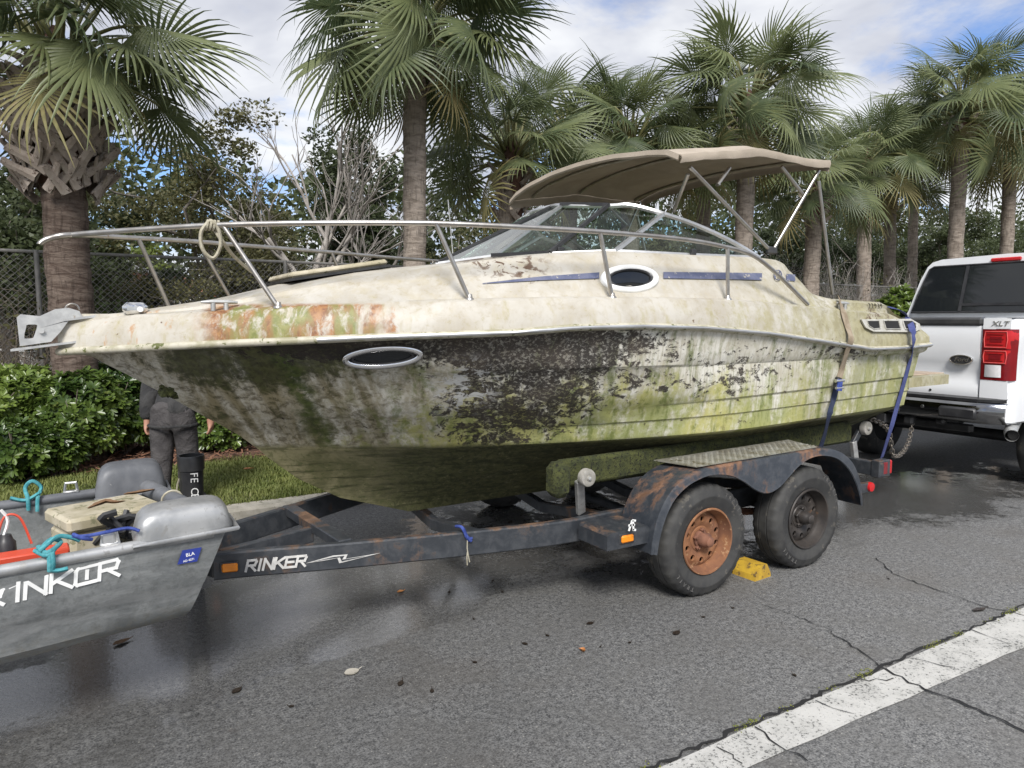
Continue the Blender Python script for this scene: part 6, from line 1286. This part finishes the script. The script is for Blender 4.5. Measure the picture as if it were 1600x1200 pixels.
B().tube(smooth_poly([k1 + Vector((-.03, .05, .05)), k1 + Vector((.0, .06, .14)), k1 + Vector((.05, .06, .13)), k1 + Vector((.085, .05, .02))], 6), .005, 5).build('wire', MT['orange'], gw, 60); B().tube(smooth_poly([k1 + Vector((-.02, .05, .03)), k1 + Vector((.01, .06, .12)), k1 + Vector((-.01, .06, .17))], 4), .006, 5).build('wire', MT['white'], gw, 60)
# black bin behind the stern
q = pz_(301, 0, 0) if False else None
bc = pv_(301, 782, 4.75); bd = thing('bin', 'tall narrow black bin with white print behind the jon boat stern', 'bin', (bc.x, bc.y, 0.0)); zt = pv_(299, 711, 4.75).z
Mb = Matrix.Translation((bc.x, bc.y, 0)); B().lathe([(.001, .02), (.048, .02), (.052, .1), (.070, zt - .09), (.072, zt - .09)], 20, Mb).build('body', MT['black'], bd, 40)
B().lathe([(.071, zt - .095), (.078, zt - .09), (.080, zt - .012), (.077, zt), (.069, zt), (.067, zt - .10)], 20, Mb).build('rim', MT['dark'], bd, 40)
tb = B(); toc = (CAM - Vector((bc.x, bc.y, CAM_Z))).normalized(); toc.z = 0; toc.normalize(); sdv = Vector((-toc.y, toc.x, 0)); sdv = sdv if sdv.x > 0 else -sdv
for i, chs in enumerate(('F', 'E', ' ', 'C', 'B')):
    if chs != ' ': place_text(tb, chs, .062, Vector((bc.x, bc.y, zt - .112 - i * .034)) + toc * .0715 + sdv * .012, Vector((0, 0, -1)), sdv, .001)
tb.build('print', MT['white'], bd, 0); B().tube(smooth_poly([Vector((bc.x, bc.y, zt - .13)) + toc * .06 - sdv * .07, Vector((bc.x, bc.y, zt - .2)) + toc * .07 - sdv * .085, Vector((bc.x, bc.y, zt - .36)) + toc * .08 - sdv * .07], 5), .005, 5).build('bail_cord', MT['cream_rope'], bd, 60)

# low trestle carrying the jon boat's forward end
ts = thing('trestle', 'low timber trestle under the forward end of the jon boat', 'trestle', (-1.7, jn(-1.7) + JW / 2, 0)); v0 = jn(-1.7)
B().box((-1.7, v0 + JW / 2, .325), (.10, JW - .2, .07), None, .006).build('beam', MT['bark'], ts, 20)
for dv in (.2, JW - .2):
    for du in (-.16, .16): B().bar((-1.7, v0 + dv, .31), (-1.7 + du, v0 + dv, .0), .05, .05).build('leg', MT['bark'], ts, 20)
# ------------------------------------------------------------------ the pickup, seen from behind
TU, TN, TF = 7.0, 3.05, 5.25; TC = (TN + TF) / 2
tk = thing('pickup_truck', 'white crew-cab pickup truck seen from behind, parked just past the cruiser stern', 'pickup truck', (9.5, TC, 0))
tp = lambda x, y, u=TU: pu_(x, y, u)                    # points on the tailgate plane
ZT = 1.66; ZB = .92
def tbox(name, a, c, mat, bev=.02, parent=None, label=None, sm=30):
    a, c = Vector(a), Vector(c); return B().box((a + c) / 2, [abs(q) for q in (c - a)], None, bev).build(name, MT[mat], parent or tk, sm, label=label)
# tailgate with a recessed lower valley
tv0, tv1 = TN + .275, TF - .275
pro = [(ZB - .045, .010), (ZB - .03, 0), (1.02, -.004), (1.06, .018), (1.16, .032), (1.24, .010), (1.30, -.004), (1.45, -.010), (1.56, -.002), (1.585, .004), (1.59, .03)]
b = B(); vs_ = np.linspace(tv0, tv1, 15); b.grid([[(TU + d, v, z) for z, d in pro] for v in vs_])
for v, k in ((tv0, 0), (tv1, 14)): b.grid([[(TU + d, v, z), (TU + .06, v, z)] for z, d in pro])
tg_ = b.build('tailgate', MT['wpaint'], tk, 50)
tbox('tailgate_cap', (TU - .018, tv0 - .012, 1.588), (TU + .09, tv1 + .012, 1.665), 'dark', .02, tg_)
tbox('handle', (TU - .012, TC - .17, 1.42), (TU + .02, TC + .17, 1.53), 'black', .02, tg_)
ec = tp(1503, 562) - Vector((.012, 0, 0)); ob = B(); ov = [(math.cos(t) * .098, math.sin(t) * .042) for t in np.linspace(0, 2 * math.pi, 33)[:-1]]
ob.add([(ec.x - .006, ec.y, ec.z)] + [(ec.x - .006, ec.y + a, ec.z + c) for a, c in ov] + [(ec.x + .012, ec.y + a, ec.z + c) for a, c in ov], [(0, i + 1, (i + 1) % 32 + 1) for i in range(32)] + [(i + 1, 33 + i, 33 + (i + 1) % 32, (i + 1) % 32 + 1) for i in range(32)])
em = ob.build('badge', MT['black'], tg_, 30); B().tube([(ec.x - .006, ec.y + a * 1.0, ec.z + c) for a, c in ov], .0065, 6, closed=True).build('badge_ring', MT['chrome'], em, 60)
tb = B(); place_text(tb, 'Ford', .058, (ec.x - .010, ec.y, ec.z + .002), (0, -1, 0), (0, 0, 1), .0015, shear=.35, sx=1.1); tb.build('badge_script', MT['silver'], em, 0)
B().lathe([(.001, .004), (.012, .004), (.012, -.004)], 10, Matrix.Translation((TU - .003, tv0 + .42, .965)) @ Matrix.Rotation(R(-90), 4, 'Y')).build('lock', MT['dark'], tg_, 30)
# bed sides with wheel arch, rear corner radius and rail cap
def side(f):
    b = B(); L = 2.0; arc_c, arc_r = TU + 1.28, .53; N = 40; rows = []
    for i in range(N + 1):
        u = TU + .012 + (L - .012) * i / N; q = arc_r ** 2 - (u - arc_c) ** 2; zb = max(.70, .44 + math.sqrt(q)) if q > 0 else .70
        t = max(0, 1 - (u - TU) / .10); ins = .045 * t * t
        rows.append([f((u, TN + ins + d, z)) for z, d in ((zb, .03), (zb + .02, .004), (max(zb + .03, .98), -.006), (max(zb + .05, 1.10), .012), (max(zb + .07, 1.36), .012), (max(zb + .1, 1.45), -.002), (1.60, .004), (1.65, .02), (1.66, .05), (1.66, .11), (1.62, .12), (1.0, .13))])
    b.grid(rows); r0 = rows[0]; b.add(r0 + [f((TU + .012, TN + .28, z)) for z in (.70, 1.62)], [tuple(range(len(r0) - 1))])
    o = b.build('bed_side', MT['wpaint'], tk, 40)
    B().grid([[f((TU + .002, TN + .03, z)), f((TU - .004, TN + .09, z)), f((TU - .004, TN + .255, z)), f((TU + .03, TN + .262, z))] for z in (.93, 1.0, 1.095)]).build('corner_panel', MT['wpaint'], o, 40); B().grid([[f((TU + .004, TN + .03, z)), f((TU - .002, TN + .09, z)), f((TU - .002, TN + .255, z)), f((TU + .03, TN + .262, z))] for z in (1.562, 1.60, 1.64, 1.655)]).build('corner_panel', MT['wpaint'], o, 40)
    B().grid([[f((TU + .02, TN + .015, 1.664)), f((TU + .02, TN + .14, 1.664))], [f((TU + L, TN + .015, 1.664)), f((TU + L, TN + .14, 1.664))]]).build('rail_cap', MT['dark'], o, 0)
    # lamp cluster: wraps the rear corner
    out = [(.030, 1.10), (.040, 1.30), (.012, 1.40), (.010, 1.50), (.035, 1.555), (.255, 1.555), (.258, 1.10)]; cen = Vector((0, .14, 1.33))
    def lens(z0, z1, mat, name, par, pr=.012, v0=.03, v1=.250):
        g = B(); rr = []
        for z in np.linspace(z0, z1, 5):
            k = float(np.interp(z, [1.10, 1.30, 1.40, 1.50, 1.555], [.030, .036, .012, .010, .030])) + v0 - .03
            rr.append([f((TU + .085, TN + k * .2 - .006, z)), f((TU + .02, TN + k * .5 - .004, z)), f((TU - pr * .6, TN + k + .012, z)), f((TU - pr, TN + k + .045, z)), f((TU - pr, TN + v1 - .01, z)), f((TU - pr * .3, TN + v1, z)), f((TU + .02, TN + v1 + .004, z))])
        g.grid(rr); return g.build(name, MT[mat], par, 50)
    tl = lens(1.098, 1.558, 'redd', 'tail_light', tk, .008, .03, .258)
    lens(1.385, 1.545, 'red', 'brake_lens', tl, .014, .035, .245); lens(1.245, 1.37, 'red', 'turn_lens', tl, .014, .035, .245); lens(1.125, 1.235, 'clear', 'reverse_lens', tl, .016, .075, .225)
    for z0, z1 in ((1.395, 1.535), (1.255, 1.362)):
        B().tube([f((TU - .0165, TN + a, z)) for a, z in ((.052, z0), (.228, z0), (.236, (z0 + z1) / 2), (.228, z1), (.052, z1), (.044, (z0 + z1) / 2))], .0042, 6, closed=True).build('lamp_ring', MT['lensrim'], tl, 50)
        B().box(f((TU - .015, TN + .14, (z0 + z1) / 2)), (.006, .10, .05), None, .002).build('lamp_core', MT['redd'], tl, 20)
    for z in (1.42, 1.47, 1.51, 1.275, 1.335): B().bar(f((TU - .0155, TN + .075, z)), f((TU - .0155, TN + .215, z)), .003, .010, up=(-1, 0, 0)).build('lamp_rib', MT['redd'], tl, 0)
    return o
mt_ = lambda p: Vector((p[0], 2 * TC - p[1], p[2]))
s1 = side(lambda p: Vector(p)); s2 = side(mt_)
tb = B(); q = Vector((TU + .0, TN + .115, 1.607)); place_text(tb, 'XLT', .062, (TU - .006, TN + .118, 1.607), (0, -1, 0), (0, 0, 1), .003, shear=.25, sx=1.25); tb.build('lettering', MT['silver'], s1, 0)
tbox('bed_floor', (TU + .05, TN + .14, .98), (TU + 2.0, TF - .14, 1.02), 'dark', 0)
tbox('bed_front', (TU + 1.95, TN + .12, 1.0), (TU + 2.02, TF - .12, 1.66), 'wpaint', .01)
# bumper: step pad, chrome face, cut-out steps, hitch
bb = B(); BZ0, BZ1 = .70, .895
sec = [(.0, BZ1), (-.13, BZ1 - .005), (-.155, BZ1 - .03), (-.16, .80), (-.145, .735), (-.10, BZ0), (.0, BZ0)]
vs_ = np.linspace(TN + .02, TF - .02, 25); rows = []
for v in vs_:
    k = max(0, 1 - min(v - TN - .02, TF - .02 - v) / .25); rows.append([(TU + a + .12 * k * k, v, z) for a, z in sec])
bb.grid(rows); bmp = bb.build('bumper', MT['bumper'], tk, 40)
pd_ = B(); pd_.grid([[(TU - .13 + .12 * max(0, 1 - min(v - TN - .02, TF - .02 - v) / .25) ** 2, v, BZ1 + .004), (TU - .135 + .12 * max(0, 1 - min(v - TN - .02, TF - .02 - v) / .25) ** 2, v, BZ1 + .03), (TU + .01, v, BZ1 + .038)] for v in vs_]); pd_.build('step_pad', MT['black'], bmp, 40)
for f in (lambda p: Vector(p), mt_):
    cst = B(); a, c = f((TU - .168, TN + .20, .79)), f((TU - .168, TN + .52, .79)); a = a + Vector((.022, 0, 0)); cst.bar(a, c, .05, .105, up=(0, 0, 1), bev=.018); cst.build('corner_step', MT['black'], bmp, 40)
    B().lathe([(.001, .004), (.016, .003), (.018, -.004)], 12, Matrix.Translation(f((TU - .160, TN + .68, .815))) @ Matrix.Rotation(R(-90), 4, 'Y')).build('parking_sensor', MT['silver'], bmp, 40)
tbox('number_plate_recess', (TU - .166, TC - .2, .735), (TU - .13, TC + .2, .86), 'black', .012, bmp)
ht = tbox('hitch', (TU - .14, TC - .05, .60), (TU + .5, TC + .05, .70), 'black', .01); B().bar((TU + .1, TC - .75, .62), (TU + .1, TC + .75, .62), .09, .07, bev=.01).build('hitch_bar', MT['black'], ht, 30)
B().box((TU - .06, 3.90, .655), (.08, .10, .09), None, .02).build('hook', MT['black'], ht, 30); B().box((TU - .02, 3.62, .675), (.08, .09, .06), None, .02).build('hook', MT['black'], ht, 30)
e1 = tp(1581, 681, TU - .12); M = Matrix.Translation(e1) @ Matrix.Rotation(R(80), 4, 'Y')
B().tube(smooth_poly([e1 + Vector((0, 0, 0)), e1 + Vector((.25, .12, .01)), e1 + Vector((.9, .35, .05))], 4), .052, 14, caps=False).build('exhaust_pipe', MT['galv'], tk, 60); B().lathe([(.047, .03), (.001, .03)], 14, M).build('exhaust_bore', MT['cavity'], tk, 0)
tbox('fuel_tank', (TU + .5, TC - .3, .50), (TU + 1.0, TC + .55, .80), 'black', .08); tbox('chassis', (TU + .1, TC - .5, .64), (TU + 5.2, TC + .5, .84), 'dark', .03); B().cyl((TU + 1.28, TN + .2, .42), (TU + 1.28, TF - .2, .42), .06, 10).build('rear_axle', MT['black'], tk, 60)
# cab: rear wall, glass, roof, sides, bonnet
CU = TU + 2.06; RF = 2.40
def csec(u, zr, inset, zb=.72):
    v0 = TN + .015; return [(u, v0 + .02, zb), (u, v0, .95), (u, v0 + .01, 1.35), (u, v0 + .03, 1.70), (u + 0, v0 + .06, 1.76), (u, v0 + inset * .7, lerp(1.76, zr, .6)), (u, v0 + inset, zr - .09), (u, v0 + inset + .05, zr - .035), (u, v0 + inset + .16, zr - .005), (u, TC, zr + .012)]
def mirr(L): return L + [(p[0], 2 * TC - p[1], p[2]) for p in L[-2::-1]]
back = csec(CU, RF, .19); back = [(p[0] + max(0, p[2] - 1.76) * .28, p[1], p[2]) for p in back]
st_ = [(0, RF), (.35, RF + .02), (1.2, RF + .02), (1.9, RF - .02)]; b = B(); rows = [mirr(back)]
for du, zr in st_[1:]: rows.append(mirr(csec(CU + du + .12, zr, .2)))
wsq = csec(CU + 2.75, 1.80, .10); rows.append(mirr([(CU + 2.75, p[1], min(p[2], 1.80)) for p in wsq])); rows.append(mirr([(CU + 3.0, p[1], min(p[2], 1.72)) for p in wsq])); rows.append(mirr([(CU + 3.95, p[1] + .05, min(p[2], 1.62)) for p in wsq])); rows.append(mirr([(CU + 4.05, p[1] + .1, min(p[2], 1.45)) for p in wsq]))
b.grid(rows); n = len(rows[0]); b.f += [tuple(range(n))[::-1]]; k = len(b.v) - n; b.f += [tuple(range(k, k + n))]
cabo = b.build('cab', MT['wpaint'], tk, 40)
def cw(v, z, off=-.012): return Vector((CU + max(0, z - 1.76) * .28 + off, v, z))
zg0, zg1 = 1.735, 2.305; gl = [(TN + .115, zg0), (TN + .16, 1.95), (TN + .245, zg1 - .03), (TN + .29, zg1)]
pl_ = [cw(v, z) for v, z in gl] + [cw(2 * TC - v, z) for v, z in gl[::-1]]
wn2 = B().prism(pl_, (.01, 0, 0)).build('rear_window', MT['darkglass'], tk, 0)
B().tube(pl_, .012, 6, closed=True).build('window_seal', MT['black'], wn2, 60)
for v in (TC - .40, TC + .40): B().bar(cw(v, zg0 + .01, -.018), cw(v, zg1 - .01, -.018), .035, .014, up=(-1, 0, 0)).build('mullion', MT['black'], wn2, 20)
B().bar(cw(TC - .40, zg0 + .09, -.018), cw(TC + .40, zg0 + .09, -.018), .03, .012, up=(-1, 0, 0)).build('slider_rail', MT['black'], wn2, 20)
B().bar(cw(TC - .16, RF - .055, -.014), cw(TC + .16, RF - .055, -.014), .045, .03, up=(-1, 0, 0), bev=.01).build('brake_light', MT['red'], tk, 30)
for f in (lambda p: Vector(p), mt_):
    for u0, u1, nm in ((CU + .45, CU + 1.15, 'side_window'), (CU + 1.25, CU + 2.1, 'side_window')):
        B().add([f((u0, TN + .07, 1.78)), f((u1 + .2, TN + .07, 1.78)), f((u1, TN + .195, 2.26)), f((u0 + .1, TN + .195, 2.26))], [(0, 1, 2, 3)]).build(nm, MT['darkglass'], tk, 0)
    mi = B().box(f((CU + 2.35, TN - .12, 1.80)), (.12, .22, .26), None, .04).build('wing_mirror', MT['wpaint'], tk, 30)
# wheels
for u in (TU + 1.28, TU + 5.05):
    for f, fl in ((lambda p: Vector(p), 1), (mt_, -1)):
        c = f((u, TN + .17, .42)); M = Matrix.Translation(c) @ Matrix.Rotation(R(90), 4, 'X') @ Matrix.Scale(fl, 4, (0, 0, 1)); w_ = bpy.data.objects.new('wheel', None); COL.objects.link(w_); w_.parent = tk; BASE[w_.name] = BASE[tk.name]
        B().lathe([(.24, -.13), (.27, -.145), (.38, -.145), (.41, -.12), (.42, -.08), (.42, .08), (.41, .12), (.38, .145), (.27, .145), (.24, .13)], 40, M).build('tyre', MT['tyre'], w_, 40)
        B().lathe([(.25, .13), (.235, .12), (.22, .06), (.08, .05), (.07, .075), (.001, .075)], 32, M).build('rim', MT['alu'], w_, 40); B().lathe([(.24, -.1), (.001, -.1)], 20, M).build('brake_drum', MT['cavity'], w_, 0)
# ------------------------------------------------------------------ the person stooping beyond the bow
PB_ = Vector((.56, 6.30, .10)); per = thing('person', 'person in grey jacket and trousers stooping beside the cruiser bow, back turned', 'person', PB_)
fw = Vector((.45, .89, 0)).normalized(); rt = Vector((fw.y, -fw.x, 0)); up = Vector((0, 0, 1))
P = lambda r_, f_, z: PB_ + rt * r_ + fw * f_ + up * z
def skin_mesh(name, nodes, edges, mat, root=0, sub=2, parent=per):
    base = BASE[parent.name]; me = bpy.data.meshes.new(name); me.from_pydata([n[0] - base for n in nodes], edges, []); me.materials.append(MT[mat]); o = bpy.data.objects.new(name, me); COL.objects.link(o); o.parent = parent
    if not me.skin_vertices: 
        bm_layer = me.attributes  # skin data appears with the modifier
    md = o.modifiers.new('skin', 'SKIN'); 
    if not me.skin_vertices:
        import bmesh; bm = bmesh.new(); bm.from_mesh(me); bm.verts.layers.skin.verify(); bm.to_mesh(me); bm.free()
    for i, n in enumerate(nodes):
        sv_ = me.skin_vertices[0].data[i]; rr_ = n[1]; sv_.radius = rr_ if hasattr(rr_, '__len__') else (rr_, rr_); sv_.use_root = i == root
    md.use_smooth_shade = True; s = o.modifiers.new('sub', 'SUBSURF'); s.levels = s.render_levels = sub; return o
hip = P(0, 0, .87); sh_ = P(.06, .42, 1.21); nk = P(.04, .54, 1.28); hd = P(.03, .66, 1.33)
def limbs(k=1.0, hands=True):
    N = [(hip, (.15 * k, .11 * k)), (P(.05, .16, 1.00), (.11 * k, .09 * k)), (P(.08, .32, 1.13), (.12 * k, .095 * k)), (sh_, (.12 * k, .085 * k)), (nk, .058), (hd, .085), (P(.02, .72, 1.40), .075)]
    E = [(0, 1), (1, 2), (2, 3), (3, 4), (4, 5), (5, 6)]; return N, E
# body: one skin, limbs tapering, five-fingered hands
N, E = limbs()
def add(a, pts):
    last = a
    for p, r_ in pts: N.append((p, r_)); E.append((last, len(N) - 1)); last = len(N) - 1
    return last
arms = {}
for sg in (-1, 1):
    L = add(3, [(P(.205 * sg, .36, 1.19), .04), (P(.25 * sg, .195, .975), .03), (P(.258 * sg, .125, .79), .028), (P(.257 * sg, .12, .685), (.036, .020))])
    wr_ = N[L][0]
    for k in range(4): d = rt * (.0) + fw * (.024 * (k - 1.5)); add(L, [(wr_ + d + up * -.045, .0105), (wr_ + d * 1.1 - rt * .008 * sg + up * (-.078 + .006 * abs(k - 1.2)), .0095), (wr_ + d * 1.05 - rt * .022 * sg + up * (-.100 + .008 * abs(k - 1.2)), .008)])
    add(L, [(wr_ + fw * .045 + up * -.02, .012), (wr_ + fw * .06 - rt * .012 * sg + up * -.048, .0095)])
    add(0, [(P(.095 * sg, 0, .80), .085), (P(.11 * sg, .02 + .03 * sg, .45), .058), (P(.115 * sg, -.02 + .03 * sg, .12), .042), (P(.12 * sg, .06 + .03 * sg, .045), (.042, .035)), (P(.125 * sg, .15 + .03 * sg, .03), .03)])
skin_mesh('body', N, E, 'skin', 0, 2)
# trousers
N, E = [(P(0, .02, .90), (.175, .125)), (P(0, .0, .82), (.175, .13))], [(0, 1)]
for sg in (-1, 1): add(1, [(P(.085 * sg, 0, .72), (.108, .11)), (P(.09 * sg, .02 + .03 * sg, .45), (.090, .09)), (P(.10 * sg, -.02 + .03 * sg, .22), (.082, .085)), (P(.11 * sg, -.01 + .03 * sg, .07), (.075, .078))])
skin_mesh('trousers', N, E, 'trouser', 0, 2)
# jacket with sleeves
N, E = [(P(0, .0, .72), (.19, .145)), (P(.01, .03, .84), (.185, .145)), (P(.04, .16, 1.00), (.20, .15)), (P(.08, .32, 1.14), (.19, .15)), (P(.06, .43, 1.22), (.165, .115)), (P(.04, .52, 1.28), (.10, .09)), (P(.03, .60, 1.33), (.088, .08))], [(0, 1), (1, 2), (2, 3), (3, 4), (4, 5), (5, 6)]
for sg in (-1, 1): add(4, [(P(.215 * sg, .36, 1.20), .096), (P(.245 * sg, .20, .98), .088), (P(.258 * sg, .125, .79), .060), (P(.258 * sg, .12, .705), .052)])
skin_mesh('jacket', N, E, 'jacket', 0, 2)
hm_ = B(); hm_.tube([P(.185 * math.cos(t), .145 * math.sin(t), .69) for t in np.linspace(0, 6.28, 25)[:-1]], .012, 6, closed=True); hm_.build('jacket_hem', MT['jacket'], per, 60)
hb_ = B()
for p, r_ in ((hd + up * .035 - fw * .02, .098), (hd + up * .01 - fw * .055, .085)): hb_.lathe([(.001, -r_), (r_ * .7, -r_ * .7), (r_, 0), (r_ * .72, r_ * .72), (.001, r_)], 16, Matrix.Translation(p))
hb_.build('hair', MT['hair'], per, 180)
for sg in (-1, 1): B().box(P(.122 * sg, .06 + .03 * sg, .045), (.10, .28, .09), Matrix((rt, fw, up)).transposed(), .03).build('shoe', MT['shoe'], per, 40)
# face (hidden beyond the hull): nose, ears, eyes
fb = B(); fdir = (fw * .8 - up * .6).normalized(); fb.lathe([(.001, .03), (.012, .012), (.015, 0)], 8, Matrix.Translation(hd + fdir * .08) @ fdir.to_track_quat('Z', 'Y').to_matrix().to_4x4())
for sg in (-1, 1): fb.lathe([(.001, .01), (.022, .005), (.024, -.008)], 8, Matrix.Translation(hd + rt * .082 * sg) @ (rt * sg).to_track_quat('Z', 'Y').to_matrix().to_4x4())
fb.build('face_features', MT['skin'], per, 60)
# ------------------------------------------------------------------ leaves and spots on the road
def road_leaf(x, y, L, wd_, mat, label, rot, curl=.25, group=None):
    p = pz_(x, y, 0); b = B(); rows = []; n = 7; d = Vector((math.cos(rot), math.sin(rot), 0)); s = Vector((-d.y, d.x, 0)); r = random.Random(int(x * 7 + y))
    for i in range(n + 1):
        t = i / n; k = wd_ * (math.sin(math.pi * min(1, t * .92 + .06)) ** .8) * r.uniform(.85, 1.1); q = p + d * (L * (t - .5)) + Vector((0, 0, .006 + curl * L * (t - .5) ** 2))
        rows.append([q + s * k + Vector((0, 0, k * curl * 1.4)), q, q - s * k + Vector((0, 0, k * curl * 1.4))])
    b.grid(rows); b.grid([[a + Vector((0, 0, -.0025)) for a in rr_] for rr_ in rows]); b.tube([p + d * L * .5 + Vector((0, 0, .008)), p + d * L * .72 + Vector((0, 0, .014))], .0022, 4)
    return solo(b, 'fallen_leaf', MT[mat], label, 'leaf', p, group, 180)
road_leaf(190, 1005, .085, .022, 'bark', 'tan curled leaf on the wet road under the jon boat', .5, .22)
road_leaf(626, 926, .045, .015, 'leaf_o', 'small orange leaf on the road below the hanging cord', .2, .3)
road_leaf(910, 1019, .034, .013, 'leaf_o', 'small pale orange leaf standing on the open road in front of the wheels', 1.7, .9)
road_leaf(1530, 954, .10, .018, 'leaf_d', 'dark red-brown leaf by the far end of the white line', -.15, .15)
road_leaf(388, 757, .08, .03, 'leaf_o', 'orange-brown leaf on the lawn right of the black bin', .1, .3).location.z = .15
road_leaf(550, 1051, .07, .03, 'kerb', 'pale flattened scrap on the road in the foreground', .1, .05)
for k, (x, y, L) in enumerate(((922, 975, .055), (1057, 990, .07), (370, 1080, .065), (626, 1069, .055), (675, 1081, .035), (740, 968, .02), (855, 994, .03), (820, 1007, .04), (1145, 951, .025), (1099, 965, .03), (984, 1005, .025), (938, 1012, .018), (770, 908, .03), (702, 926, .03), (785, 926, .03), (1241, 1056, .03), (1388, 905, .02), (1500, 990, .02), (742, 1036, .03), (455, 1105, .03))):
    road_leaf(x, y, L * .8, L * .26, 'leaf_d', 'small dark wet leaf flattened on the asphalt', .3 * k % 3, .06, 'dark wet leaves on the asphalt')
